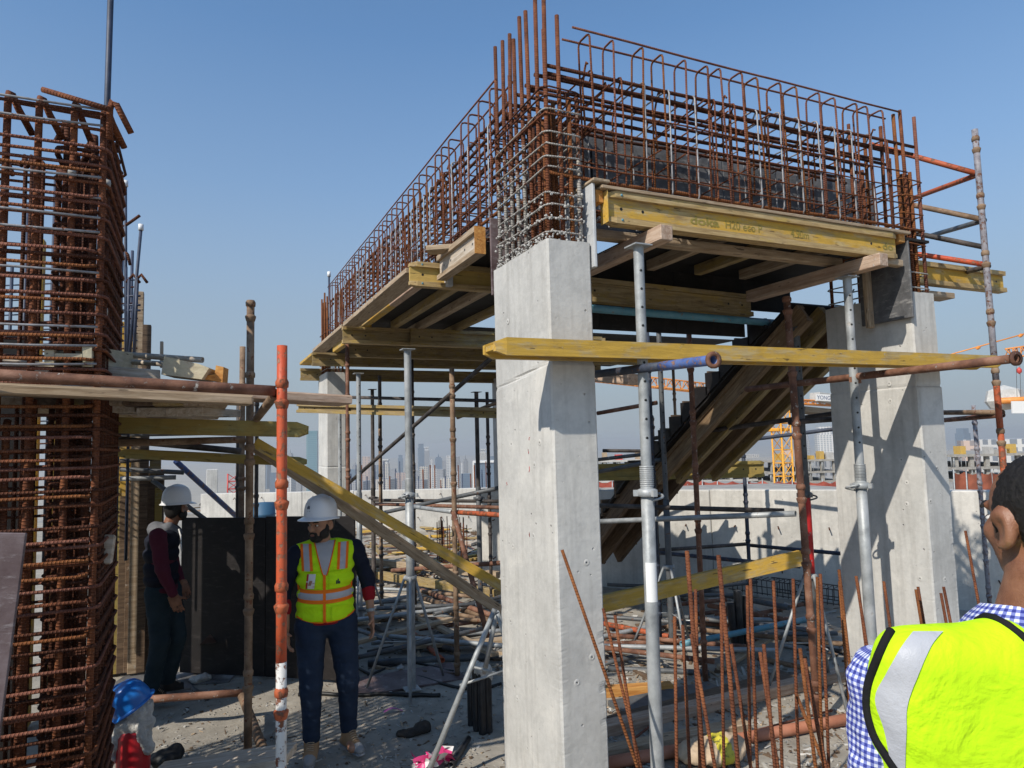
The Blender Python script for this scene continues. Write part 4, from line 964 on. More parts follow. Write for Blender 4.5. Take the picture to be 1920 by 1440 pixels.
# things lying on the platform
h20(D(128, 668, 3.35), D(225, 678, 4.35), 'cream beam offcut with thick flanges on the platform', 'wood_cream', 'wood_cream', roll=R(90), hh=.2, fw=.10, cuts=False)
mm = MB(); 
P = [D(x, y, z) for (x, y, z) in [(302, 702, 3.75), (378, 711, 3.75), (392, 690, 3.75), (372, 682, 3.75), (308, 668, 3.75)]]; P2 = [p+V((.06, .2, .0)) for p in P]
n = len(P); mm.poly(P+P2, [tuple(range(n))[::-1], tuple(range(n, 2*n))]+[(i, (i+1) % n, n+(i+1) % n, n+i) for i in range(n)])
tag(mm.build('timber_offcut', MT['wood_cream']), 'broken cream timber block on the platform plank', 'block')
mm = MB(); P = [D(x, y, 3.8) for (x, y) in [(383, 711), (417, 717), (419, 688), (405, 685), (402, 702), (386, 704)]]; P2 = [p+V((.03, .1, 0)) for p in P]; n = 6
mm.poly(P+P2, [tuple(range(n))[::-1], tuple(range(n, 2*n))]+[(i, (i+1) % n, n+(i+1) % n, n+i) for i in range(n)])
tag(mm.build('timber_offcut', MT['wood_orange']), 'small notched brown offcut at the end of the platform', 'block')
ledger(D(205, 663, 4.3), D(380, 675, 4.2), 'wood_pale', 'upper pale tube lying on the platform', .018, 'pale tubes on the platform')
ledger(D(205, 676, 4.3), D(330, 684, 4.1), 'wood_pale', 'lower pale tube lying on the platform', .016, 'pale tubes on the platform')
board('peg', D(303, 690, 4.5), D(303, 640, 4.5), .02, .02, 'wood_pale', None, 'thin pale peg upright behind the platform', 'peg')
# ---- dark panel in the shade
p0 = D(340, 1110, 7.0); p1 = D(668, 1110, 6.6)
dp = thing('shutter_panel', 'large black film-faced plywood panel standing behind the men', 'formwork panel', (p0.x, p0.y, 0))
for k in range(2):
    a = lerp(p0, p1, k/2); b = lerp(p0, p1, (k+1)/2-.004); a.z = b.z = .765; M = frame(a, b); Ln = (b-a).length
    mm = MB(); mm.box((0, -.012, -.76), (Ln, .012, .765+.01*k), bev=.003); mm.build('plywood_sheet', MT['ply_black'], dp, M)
for k in range(3):
    a = lerp(p0, p1, .1+.4*k); mm = MB(); mm.box((a.x-.04, a.y+.03, 0), (a.x+.04, a.y+.13, 1.45)); mm.build('stud', MT['wood_dark'], dp)
mm = MB(); P = [G(352, 1232), D(392, 1190, 6.5), G(425, 1228)]; P2 = [p+V((.01, .02, .0)) for p in P]
mm.poly(P+P2, [(2, 1, 0), (3, 4, 5), (0, 1, 4, 3), (1, 2, 5, 4), (2, 0, 3, 5)]); tag(mm.build('plywood_offcut', MT['ply_brown']), 'brown triangular plywood scrap leaning on the black panel', 'plywood')
# near plywood board at the very edge
p0 = D(-90, 990, 2.5); p1 = D(4, 985, 2.55)
M = frame(V((p0.x, p0.y, 1.0)), V((p1.x, p1.y, 1.0))); Ln = (V((p1.x, p1.y, 0))-V((p0.x, p0.y, 0))).length
mm = MB(); mm.box((-1.2, -.01, -1.0), (Ln, .01, .93), bev=.003); eb = mm.build('plywood_board', MT['ply_brown'], None, M @ Matrix.Rotation(.085, 4, 'Y')); tag(eb, 'scuffed brown plywood board standing in front of the wall cage', 'plywood')
# ================================================================== BACKGROUND
# parapet walls of the podium
def wall(label, a, b, h, th, mat, npan, seed, z0=-.1):
    t = thing('parapet_wall', label, 'wall', (a.x, a.y, z0), 'parapet walls'); rnd = random.Random(seed)
    a = V((a.x, a.y, 0)); b = V((b.x, b.y, 0))
    for k in range(npan):
        p = lerp(a, b, k/npan); q = lerp(a, b, (k+1)/npan); L = (q-p).length-.006; M = frame(p, q)
        mm = MB(); hh = h+rnd.uniform(-.006, .006); o = rnd.uniform(-.004, .004)
        mm.box((0, -th/2+o, z0), (L, th/2+o, hh), bev=.012)
        mm.build('wall_panel', MT[mat], t, M)
        for i in range(int(L/.6)):
            for zz in (.35, .95):
                mm = MB(); x = .3+i*.6+rnd.uniform(-.05, .05); mm.tube([(x, -th/2, zz), (x+rnd.uniform(-.02, .02), -th/2-.09, zz-rnd.random()*.05)], .009, 5)
                if rnd.random() < .6: mm.build('form_tie', MT['rebar_dark'], t, M)
    return t
wa, wb = G(900, 916, 1.45), G(2300, 921, 1.45)
wall('long pale concrete parapet wall behind the stair scaffold', wa, wb, 1.45, .25, 'concrete_wall', 5, 1)
wa2, wb2 = G(380, 916, 1.1), G(960, 918, 1.1)
d_ = (wa2-CAM); 
wl = wall('far pale concrete parapet wall seen under the deck', D(380, 960, 18.5), D(960, 960, 18.0), 1.06, .25, 'concrete_wall', 6, 2)
# starter bars beyond the far wall
rnd = random.Random(5)
for k in range(26):
    px = 648+k*10.5+rnd.uniform(-4, 4); top = rnd.choice([865, 872, 880, 888, 893, 900]); z = 21+rnd.random()*4
    bl = rnd.random() < .5; p = D(px, top, z); mm = MB(); mm.tube([(p.x, p.y, -.1), (p.x+rnd.uniform(-.02, .02), p.y, p.z)], .022 if rnd.random() < .4 else .016, 6)
    tag(mm.build('starter_bar', MT['blue_bar' if bl else 'rebar']), ('thin blue' if bl else 'thin rusty')+' starter bar standing behind the far parapet wall', 'bar', 'blue starter bars' if bl else 'rusty starter bars')
# ---- city
def m_tower(name, c1, c2, sx, sz, rough=.5):
    s = NT(name); tc = s.n('ShaderNodeTexCoord'); sp = s.n('ShaderNodeSeparateXYZ'); s.l(tc.outputs['Object'], sp.inputs[0])
    fx = s.math('ADD', sp.outputs[0], sp.outputs[1])
    a = s.math('GREATER_THAN', s.math('FRACT', s.math('MULTIPLY', fx, 1/sx)), .38); b = s.math('GREATER_THAN', s.math('FRACT', s.math('MULTIPLY', sp.outputs[2], 1/sz)), .35)
    f = s.math('MULTIPLY', a, b); MT[name] = s.done(s.mix(f, c1, c2), rough, spec=.4)
m_tower('tower_cream', (.5, .46, .4), (.14, .15, .17), 5, 4)
m_tower('tower_glass', (.12, .17, .23), (.07, .11, .17), 3, 4, .3)
m_tower('tower_teal', (.16, .27, .3), (.1, .2, .25), 30, 4, .3)
m_tower('tower_white', (.62, .6, .57), (.22, .24, .27), 6, 4)
m_tower('tower_grey', (.3, .3, .31), (.13, .14, .16), 4, 4)
m_tower('tower_pink', (.5, .38, .32), (.25, .22, .22), 7, 4)
TG = -150.
def tower(px0, px1, top, z, mat, label, cap=None, name='tower_block', depth=None, step=None):
    p0 = D(px0, top, z); p1 = D(px1, top, z); wd = (V((p1.x, p1.y, 0))-V((p0.x, p0.y, 0))).length; ztop = (p0.z+p1.z)/2
    c = (p0+p1)/2; ang = math.atan2((p1-p0).y, (p1-p0).x)+rnd.uniform(-.3, .3)
    M = Matrix.Translation((c.x, c.y, TG)) @ Matrix.Rotation(ang, 4, 'Z'); h = ztop-TG; w_ = wd/2*.92; dd = depth or w_*rnd.uniform(.8, 1.2)
    t = thing(name, label, 'tower', (c.x, c.y, TG), 'towers on the hazy skyline')
    hb_ = h*(.9 if (cap or step) else 1)
    mm = MB(); mm.box((-w_, -dd, 0), (w_, dd, hb_)); mm.build('shaft', MT[mat], t, M)
    if step:
        mm = MB(); mm.box((-w_*.8, -dd*.8, hb_), (w_*(.8 if step == 1 else 0.), dd*.8, h)); mm.build('crown', MT[mat], t, M)
    if cap == 'spire':
        mm = MB(); mm.box((-w_*.7, -dd*.7, hb_), (w_*.7, dd*.7, hb_+h*.04)); mm.tube([(0, 0, hb_), (0, 0, h*1.05)], [w_*.3, w_*.04], 6); mm.build('crown', MT[mat], t, M)
    if cap == 'slab':
        mm = MB(); mm.box((-w_*.75, -dd*.75, hb_), (w_*.75, dd*.75, h*.97)); mm.box((-w_*1.08, -dd*1.08, h*.97), (w_*1.08, dd*1.08, h)); mm.build('crown', MT['tower_white'], t, M)
    return t
T = [(575, 596, 808, 1500, 'tower_teal', 'tall teal glass tower left of the far column', None, None),
 (679, 694, 856, 1700, 'tower_pink', 'pinkish slab tower right of the grey perforated prop', None, None),
 (718, 730, 861, 1900, 'tower_cream', 'tower with flat crown slab right of the black standard', 'slab', None),
 (746, 756, 853, 2600, 'tower_glass', 'very faint slim tower near the plain grey prop', None, 1),
 (783, 795, 832, 2700, 'tower_glass', 'tallest faint stepped tower on the skyline', None, 1),
 (795, 805, 838, 2800, 'tower_grey', 'faint tower touching the tallest stepped one', 'slab', None),
 (786, 804, 874, 1500, 'tower_cream', 'cream residential block below the tallest faint tower', None, None),
 (804, 819, 878, 1450, 'tower_white', 'white residential block beside the cream one', None, None),
 (806, 812, 861, 2200, 'tower_white', 'thin pale tower behind the white residential block', None, None),
 (815, 829, 853, 2500, 'tower_glass', 'faint tower with pointed crown', 'spire', None),
 (829, 836, 863, 2100, 'tower_grey', 'narrow grey tower left of the light brown standard', None, None),
 (837, 846, 854, 1700, 'tower_white', 'white tower hidden by the light brown standard', None, None),
 (851, 863, 856, 1800, 'tower_grey', 'grey tower with white edge right of the light brown standard', None, 1),
 (863, 868, 868, 2200, 'tower_white', 'thin white tower between two grey ones', None, None),
 (868, 877, 856, 1900, 'tower_grey', 'grey tower with rooftop spire', 'spire', None),
 (898, 912, 842, 2500, 'tower_cream', 'tall cream topped tower behind the dark prop', 'slab', None),
 (918, 934, 855, 2300, 'tower_glass', 'blue glass tower tight beside the near column', None, None),
 (655, 668, 880, 1900, 'tower_glass', 'short blue tower by the rust brown standard', None, None), (660, 672, 868, 2400, 'tower_grey', 'faint tower by the rust brown standard', 'spire', None),
 (694, 704, 884, 2000, 'tower_grey', 'low grey block near the pinkish slab tower', None, None), (706, 718, 872, 2300, 'tower_glass', 'bluish block behind the black standard', None, None),
 (730, 744, 878, 2100, 'tower_grey', 'grey block between flat crowned tower and grey prop', None, 1), (740, 764, 886, 1700, 'tower_pink', 'broad low pinkish block left of the plain grey prop', None, None),
 (770, 786, 882, 2000, 'tower_grey', 'low grey block behind the plain grey prop', None, None), (818, 834, 880, 1700, 'tower_grey', 'grey block right of the white residential one', None, None),
 (845, 860, 884, 1500, 'tower_white', 'low white block under the grey tower with white edge', None, None), (864, 884, 888, 1600, 'tower_glass', 'low bluish block under the rooftop spire tower', None, None),
 (700, 740, 898, 1500, 'tower_cream', 'long low cream block above the far parapet', None, None), (756, 800, 900, 1400, 'tower_grey', 'long low grey block above the far parapet', None, None), (826, 850, 896, 1350, 'tower_cream', 'low cream block above the far parapet', None, None), (650, 690, 902, 1300, 'tower_grey', 'low dark block above the far parapet', None, None),
 (492, 506, 846, 2700, 'tower_glass', 'faint curved tower left of the orange red standard', None, 1), (540, 549, 845, 2700, 'tower_grey', 'faint spired tower right of the orange red standard', 'spire', None), (551, 566, 878, 1900, 'tower_grey', 'grey block left of the teal glass tower', None, None), (506, 520, 886, 1900, 'tower_glass', 'blue block behind the orange red standard', None, None), (462, 486, 890, 2000, 'tower_grey', 'grey block behind the tall brown standard', None, None), (520, 552, 896, 1700, 'tower_white', 'low white block right of the orange red standard', None, None),
 (1478, 1492, 795, 1900, 'tower_grey', 'faint grey tower right of the yellow crane mast', 'slab', None), (1498, 1516, 812, 1600, 'tower_grey', 'grey tower beside the red painted prop', None, 1), (1528, 1560, 800, 1500, 'tower_white', 'pale tower under the crane name board', None, 1), (1560, 1580, 830, 1600, 'tower_grey', 'grey block left of the striped column', None, None),
 (1795, 1813, 803, 2300, 'tower_glass', 'faint blue twin tower right of the striped column', None, 1), (1395, 1420, 852, 1900, 'tower_cream', 'low cream block left of the yellow crane mast', None, None), (1150, 1180, 868, 1800, 'tower_grey', 'low grey block right of the near column', None, None)]
for (a, b, c, z, mt, lab, cap, stp) in T: tower(a, b, c, z, mt, lab, cap, step=stp)
# portal-framed block
p = D(887, 864, 1300); q = D(930, 864, 1300); t = thing('tower_block', 'broad dark block framed by a white portal', 'tower', (p.x, p.y, TG), 'towers on the hazy skyline')
M = frame(V((p.x, p.y, TG)), V((q.x, q.y, TG))); W_ = (q-p).length; H_ = p.z-TG
mm = MB(); mm.box((2, 0, 0), (W_-2, 25, H_-4)); mm.build('glass_wall', MT['tower_glass'], t, M)
m_simple('white_frame', [(.7, .69, .67)], 1)
mm = MB(); mm.box((-1, -3, 0), (2, 26, H_)); mm.build('frame_leg', MT['white_frame'], t, M)
mm = MB(); mm.box((W_-2, -3, 0), (W_+1, 26, H_)); mm.build('frame_leg', MT['white_frame'], t, M)
mm = MB(); mm.box((2, -3, H_-4), (W_-2, 26, H_)); mm.build('frame_beam', MT['white_frame'], t, M)
# ---- cranes
m_simple('crane_yellow', [(.62, .27, .02), (.72, .36, .04)], 2, .5); m_simple('crane_orange', [(.6, .2, .03), (.68, .27, .06)], 2, .5); m_simple('crane_red', [(.5, .06, .05)], 2, .5)
def lattice(mm, a, b, w_, h_, nseg, r, tri=False):
    a, b = V(a), V(b); M = frame(a, b); L = (b-a).length
    ch = [(-w_/2, 0), (w_/2, 0), (0, h_)] if tri else [(-w_/2, -h_/2), (w_/2, -h_/2), (w_/2, h_/2), (-w_/2, h_/2)]
    for (y, z) in ch: mm.tube([M @ V((0, y, z)), M @ V((L, y, z))], r, 5)
    n = len(ch)
    for k in range(nseg):
        x0, x1 = L*k/nseg, L*(k+1)/nseg
        for i in range(n):
            j = (i+1) % n
            mm.tube([M @ V((x0, *ch[i])), M @ V(((x0+x1)/2 if tri else x1, *ch[j]))], r*.6, 4, cap=False)
            if tri: mm.tube([M @ V(((x0+x1)/2, *ch[j])), M @ V((x1, *ch[i]))], r*.6, 4, cap=False)
            else: mm.tube([M @ V((x0, *ch[i])), M @ V((x0, *ch[j]))], r*.6, 4, cap=False)
zc_ = 105.
p = D(1461, 745, zc_); base = V((p.x, p.y, TG)); topz = p.z
ycr = thing('tower_crane', 'yellow tower crane with lattice mast beyond the parapet wall', 'crane', base)
mm = MB(); lattice(mm, base, V((p.x, p.y, topz)), 1.9, 1.9, 80, .13); o = mm.build('mast', MT['crane_yellow'], ycr); o['kind'] = 'stuff'
for py in (770, 806):
    q = D(1459, py, zc_); mm = MB(); mm.box((q.x-1.2, q.y-1.2, q.z-.25), (q.x+1.2, q.y+1.2, q.z+.25), bev=.1); mm.build('climbing_collar', MT['crane_yellow'], ycr)
ja = D(1468, 752, zc_); jb = D(1085, 711, 92)
mm = MB(); lattice(mm, ja, jb, 1.3, 1.35, 26, .11, True); o = mm.build('jib', MT['crane_orange'], ycr); o['kind'] = 'stuff'
cj = D(1575, 758, 112)
mm = MB(); lattice(mm, ja, cj, 1.2, .6, 8, .12); o = mm.build('counter_jib', MT['crane_orange'], ycr); o['kind'] = 'stuff'
q = D(1528, 742, 108); mm = MB(); mm.box((-.1, -1.0, -.9), (4.4, 1.0, .5), bev=.05); cw = mm.build('counterweight', MT['concrete'], ycr, frame(q, D(1575, 748, 110)))
M = frame(D(1530, 751, 106.5), D(1578, 754, 107.5)); mm = MB(); mm.box((0, -.05, 0), (4.2, .05, 1.05)); sg = mm.build('name_board', MT['white_frame'], ycr, M)
m_simple('sign_blue', [(.03, .06, .16)], 2)
text(sg, 'YONG MAO', None, .85, MT['sign_blue'], M @ Matrix.Translation((.15, -.06, .22)) @ Matrix.Rotation(R(90), 4, 'X'), .95)
q = D(1461, 738, zc_); mm = MB(); mm.box((q.x-.7, q.y-.7, q.z-.6), (q.x+.7, q.y+.7, q.z+1.), bev=.1); mm.build('slewing_head', MT['crane_orange'], ycr)
# second crane at the right edge
rb_ = D(1990, 745, 75); cr2 = thing('tower_crane', 'orange crane with pale cab at the edge of the sky', 'crane', (rb_.x, rb_.y, -150))
mm = MB(); lattice(mm, (rb_.x, rb_.y, -150), rb_, 1.7, 1.7, 80, .12); o = mm.build('mast', MT['crane_orange'], cr2); o['kind'] = 'stuff'
mm = MB(); mm.tube([D(1872, 752, 75), D(2000, 746, 75)], .35, 6); mm.build('jib_beam', MT['crane_orange'], cr2)
mm = MB(); mm.lathe([(0, -1), (1.5, -.8), (2., .0), (1.7, 1.2), (0, 1.8)], 7, Matrix.Translation(D(1884, 752, 77)), smooth=False); mm.build('cab', MT['concrete_light'], cr2)
mm = MB(); q = D(1898, 775, 74); mm.box((0, -.1, 0), (2.2, .1, 1.3)); mm.build('name_board', MT['white_frame'], cr2, frame(q, D(1930, 775, 74)))
rp = thing('crane_cable', 'thin orange stay cable with floats rising to the right edge', 'cable', D(1770, 668, 60))
mm = MB(); mm.tube([D(1760, 671, 60), D(1960, 615, 60)], .06, 5); mm.build('wire', MT['crane_orange'], rp)
for px, py in ((1834, 652), (1914, 629)): mm = MB(); mm.lathe([(0, -.4), (.16, -.1), (.16, .1), (0, .4)], 6, Matrix.Translation(D(px, py, 60)) @ Matrix.Rotation(1.2, 4, 'Y')); mm.build('float', MT['crane_orange'], rp)
# hoist rope and trolley hanging near the rail end
hr = thing('crane_trolley', 'orange crane trolley with hook block beside the rail end', 'crane', D(1910, 660, 66))
mm = MB(); lattice(mm, D(1888, 672, 66), D(1960, 662, 66), .8, .9, 5, .08, True); mm.build('jib_end', MT['crane_orange'], hr)
for px in (1905, 1912): mm = MB(); mm.tube([D(px, 675, 66), D(px+2, 745, 66)], .02, 4); mm.build('rope', MT['dark_pipe'], hr)
mm = MB(); mm.lathe([(0, -.35), (.22, -.15), (.22, .15), (0, .35)], 8, Matrix.Translation(D(1911, 695, 66))); mm.build('hook_block', MT['crane_red'], hr)
rc = thing('tower_crane', 'small red lattice crane mast far behind the brown standards', 'crane', D(440, 930, 120))
mm = MB(); a = D(437, 945, 120); lattice(mm, a, a+V((0, 0, 5.2)), 1.8, 1.8, 4, .1); o = mm.build('mast', MT['crane_red'], rc); o['kind'] = 'stuff'
# ---- buildings under construction beyond the wall
def skeleton(label, x0, x1, ys, z, depth, mat, seed, ncol=6, base=-150):
    rr = random.Random(seed); p = D(x0, ys[0], z); q = D(x1, ys[0], z)
    t = thing('concrete_skeleton', label, 'building', (p.x, p.y, base), 'buildings under construction')
    M = frame(V((p.x, p.y, 0)), V((q.x, q.y, 0))); W_ = (V((q.x, q.y, 0))-V((p.x, p.y, 0))).length
    zs = [D((x0+x1)/2, y, z).z for y in ys]
    for zz in zs:
        mm = MB(); mm.box((0, 0, zz-.32), (W_, depth, zz)); mm.build('floor_slab', MT[mat], t, M)
    zs.append(base)
    for i in range(len(zs)-1):
        h0, h1 = zs[i+1], zs[i]-.33
        for c in range(ncol):
            for dd in (.4, depth-.8):
                x = W_*(c+.3)/ncol; mm = MB(); mm.box((x, dd, h0+.01), (x+.55, dd+.5, h1)); mm.build('pillar', MT[mat], t, M)
    mm = MB()
    for i in range(len(zs)-2):
        for c in range(ncol*3): 
            x = rr.random()*W_; mm.tube([(x, .15, zs[i+1]), (x, .15, zs[i]-.3)], .06, 4)
    o = mm.build('back_props', MT['galv'], t, M); o['kind'] = 'stuff'
    for k in range(5):
        x = rr.random()*W_*.9; mm = MB(); mm.box((x, .5, zs[0]), (x+rr.uniform(.4, 1.5), 2, zs[0]+rr.uniform(.4, 1.4))); mm.build('material_pile', MT[rr.choice(['wood_raw', 'crane_red', 'concrete', 'h20_yellow'])], t, M)
    return t
skeleton('open concrete floors under construction right of the striped column', 1783, 1990, [850, 874, 897], 95, 22, 'concrete_old', 1, 7)
skeleton('low concrete floors under construction behind the red prop', 1440, 1580, [862, 884, 902], 120, 20, 'concrete_old', 2, 6)
skeleton('low white construction block left of the yellow crane', 1270, 1420, [880, 900], 125, 20, 'concrete', 3, 5)
skeleton('low construction block left of the stair bottom', 1100, 1250, [862, 880, 900], 110, 20, 'concrete', 4, 6)
for (a, b, top, z, mt, lab) in [(1800, 1830, 826, 330, 'tower_pink', 'cream and pink low building right of the striped column'), (1836, 1930, 823, 350, 'tower_white', 'white striped office building right of the purple rusty standard'), (1470, 1500, 843, 320, 'tower_pink', 'brown square building behind the red prop'), (1535, 1585, 850, 330, 'tower_grey', 'grey gridded building left of the striped column')]:
    tower(a, b, top, z, mt, lab, None, 'far_building')
# red netting fence beyond the wall
def m_net(name, col):
    s = NT(name); MT[name] = s.done(s.ramp(s.noise(s.vec(), 3, 6), [(.35, tuple(c*.6 for c in col)), (.65, col)]), .7)
m_net('red_net', (.4, .09, .06)); m_net('rust_net', (.3, .09, .05))
def netfence(label, x0, x1, top, z, h, mat, nseg, seed):
    rr = random.Random(seed); p = D(x0, top, z); q = D(x1, top, z); t = thing('net_fence', label, 'fence', (p.x, p.y, p.z-h), 'net fences')
    M = frame(V((p.x, p.y, p.z)), V((q.x, q.y, q.z))); L = (q-p).length
    mm = MB()
    mm.grid(lambda u, v: V((u*L, .12*math.sin(u*nseg*2)+.05*rr.random(), -h*v-(1-v)*.12*abs(math.sin(u*nseg*3.14))-.03*rr.random())), nseg*6, 4); mm.build('net', MT[mat], t, M)
    for k in range(nseg+1):
        mm = MB(); mm.tube([(L*k/nseg, 0, .1), (L*k/nseg, 0, -h-.6)], .03, 5); mm.build('post', MT['galv'], t, M)
netfence('red safety netting strip behind the stair scaffold', 1120, 1570, 901, 34, .34, 'red_net', 16, 1)
netfence('rust coloured netting below the open concrete floors', 1788, 1930, 884, 30, 1.4, 'rust_net', 6, 2)
# short far structures on the left
for k, (px, top, z, w_) in enumerate([(487, 870, 30, .45), (398, 880, 34, .5)]):
    p = D(px, top, z); mm = MB(); mm.box((p.x-w_/2, p.y-w_/2, -.1), (p.x+w_/2, p.y+w_/2, p.z), bev=.02); tag(mm.build('concrete_column', MT['concrete_light']), ['distant slim concrete column behind the orange red standard', 'distant slim concrete column behind the raking blue tube'][k], 'column', 'distant concrete columns')
p = D(495, 930, 17); q = thing('water_drum', 'blue plastic drum standing among the distant debris', 'drum', (p.x, p.y, 0)); mm = MB(); mm.lathe([(0, 0), (.26, 0), (.28, .05), (.27, .3), (.29, .32), (.27, .34), (.27, .6), (.29, .62), (.27, .64), (.26, .9), (0, .92)], 14, Matrix.Translation((p.x, p.y, 0))); m_simple('drum_blue', [(.03, .09, .16)], 3); mm.build('body', MT['drum_blue'], q)
# ---- haze
hm = NT('haze'); pv = hm.n('ShaderNodeVolumePrincipled'); pv.inputs['Color'].default_value = (.95, .94, .92, 1); pv.inputs['Density'].default_value = 2.3e-4; pv.inputs['Anisotropy'].default_value = .25
out = [n for n in hm.t.nodes if n.type == 'OUTPUT_MATERIAL'][0]; hm.t.nodes.remove(hm.b); hm.l(pv.outputs[0], out.inputs['Volume'])
mm = MB(); mm.box((-9500, -9500, -151), (9500, 9500, 26)); o = mm.build('haze', hm.m); tag(o, kind='stuff')
o['label'] = 'pale dusty haze filling the air over the city'; o['category'] = 'haze'

bpy.data.scenes.remove(TX)
# ================================================================== PEOPLE
from mathutils.bvhtree import BVHTree
import numpy as np
def sph(mm, c, r, M=None, n=14):
    r = r if isinstance(r, (tuple, list)) else (r, r, r)
    T = Matrix.Translation(V(c)) @ (M or Matrix()) @ Matrix.Diagonal((r[0], r[1], r[2], 1))
    if not hasattr(mm, 'prims'): mm.prims = []
    mm.prims.append(('e', T))
    mm.lathe([(math.sin(math.pi*k/n), -math.cos(math.pi*k/n)) for k in range(n+1)], n+4, T)
def cap(mm, p, q, r1, r2, sq=1., ax=None):
    if not hasattr(mm, 'prims'): mm.prims = []
    mm.prims.append(('c', V(p), V(q), r1, r2, sq, ax))
def cutter(mm, p, q, r1, r2):
    mm.prims.append(('x', V(p), V(q), r1, r2, 1., None))
def sdf_surface(prims, h, k):
    """smooth union of the pieces on a grid, surface nets -> verts, quads"""
    bb = []
    for P in prims:
        if P[0] == 'e':
            T = P[1]; e = [math.sqrt(sum(T[i][j]**2 for j in range(3))) for i in range(3)]; c = T.translation
            bb.append(([c[i]-e[i] for i in range(3)], [c[i]+e[i] for i in range(3)]))
        else:
            r = max(P[3], P[4]); bb.append(([min(P[1][i], P[2][i])-r for i in range(3)], [max(P[1][i], P[2][i])+r for i in range(3)]))
    un = [b_ for b_, P in zip(bb, prims) if P[0] != 'x']
    lo = np.min([b_[0] for b_ in un], 0)-3*h-k; hi = np.max([b_[1] for b_ in un], 0)+3*h+k
    n = np.ceil((hi-lo)/h).astype(int)+1; F = np.full(n, 1., np.float32); m_ = 3*h+k
    ax = [(lo[i]+h*np.arange(n[i])).astype(np.float32) for i in range(3)]
    for ph in (0, 1):
        for P, (b0, b1) in zip(prims, bb):
            if (P[0] == 'x') != (ph == 1): continue
            i0 = np.maximum(np.floor((np.array(b0)-m_-lo)/h).astype(int), 0); i1 = np.minimum(np.ceil((np.array(b1)+m_-lo)/h).astype(int)+1, n)
            if np.any(i1 <= i0): continue
            sl = tuple(slice(i0[i], i1[i]) for i in range(3))
            X, Y, Z = np.meshgrid(ax[0][sl[0]], ax[1][sl[1]], ax[2][sl[2]], indexing='ij', sparse=True)
            if P[0] == 'e':
                T = P[1]; rad = [T.col[j].to_3d().length for j in range(3)]; Ti = T.inverted(); k0 = 0.; k1 = 0.
                for i in range(3):
                    u = X*Ti[i][0]+Y*Ti[i][1]+Z*Ti[i][2]+Ti[i][3]; k0 = k0+u*u; k1 = k1+(u/rad[i])**2
                k0 = np.sqrt(k0); d = k0*(k0-1)/np.maximum(np.sqrt(k1), 1e-6)
            else:
                _, p, q, r1, r2, sq, a_ = P; dv = q-p; L2 = max(dv.length_squared, 1e-12)
                t = np.clip(((X-p.x)*dv.x+(Y-p.y)*dv.y+(Z-p.z)*dv.z)/L2, 0, 1)
                C = [X-(p.x+t*dv.x), Y-(p.y+t*dv.y), Z-(p.z+t*dv.z)]
                if a_ is not None: C[a_] = C[a_]/sq
                d = np.sqrt(C[0]**2+C[1]**2+C[2]**2)-(r1+(r2-r1)*t)
                if a_ is not None: d = d*min(1., sq)
            A = F[sl]
            if ph: F[sl] = np.maximum(A, -d)
            elif k > 0:
                hh = np.clip(.5+.5*(A-d)/k, 0, 1); F[sl] = A*(1-hh)+d*hh-k*hh*(1-hh)
            else: F[sl] = np.minimum(A, d)
    S = F < 0; nx, ny, nz = n-1
    cnt = np.zeros((nx, ny, nz), np.int8)
    cor = [(i, j, l) for i in (0, 1) for j in (0, 1) for l in (0, 1)]
    sv = lambda c, A_: A_[c[0]:c[0]+nx, c[1]:c[1]+ny, c[2]:c[2]+nz]
    for c in cor: cnt += sv(c, S)
    act = (cnt > 0) & (cnt < 8); idx = np.argwhere(act); ID = np.full((nx, ny, nz), -1, np.int64); ID[act] = np.arange(len(idx))
    pos = np.zeros((len(idx), 3)); num = np.zeros(len(idx))
    for c in cor:
        for a_ in range(3):
            if c[a_]: continue
            c2 = list(c); c2[a_] = 1; f0 = F[tuple((idx+c).T)]; f1 = F[tuple((idx+c2).T)]; ok = (f0 < 0) != (f1 < 0)
            t = np.where(ok, f0/np.where(ok, f0-f1, 1), 0); q = np.array(c)[None, :]+t[:, None]*np.eye(3)[a_][None, :]
            pos += np.where(ok[:, None], q, 0); num += ok
    V_ = lo+h*(idx+pos/num[:, None]); Q = []
    for a_ in range(3):
        b_, c_ = (a_+1) % 3, (a_+2) % 3
        s0 = [slice(None)]*3; s1 = [slice(None)]*3; s0[a_] = slice(0, -1); s1[a_] = slice(1, None)
        D0, D1 = S[tuple(s0)], S[tuple(s1)]; e = np.argwhere(D0 != D1); e = e[(e[:, b_] > 0) & (e[:, c_] > 0) & (e[:, b_] < n[b_]-1) & (e[:, c_] < n[c_]-1)]
        if not len(e): continue
        sg = D0[tuple(e.T)]; eb = np.eye(3, dtype=int)[b_]; ec = np.eye(3, dtype=int)[c_]
        q = np.stack([ID[tuple((e-eb-ec).T)], ID[tuple((e-ec).T)], ID[tuple(e.T)], ID[tuple((e-eb).T)]], 1)
        q[~sg] = q[~sg][:, ::-1]; Q.append(q)
    return V_, np.concatenate(Q)
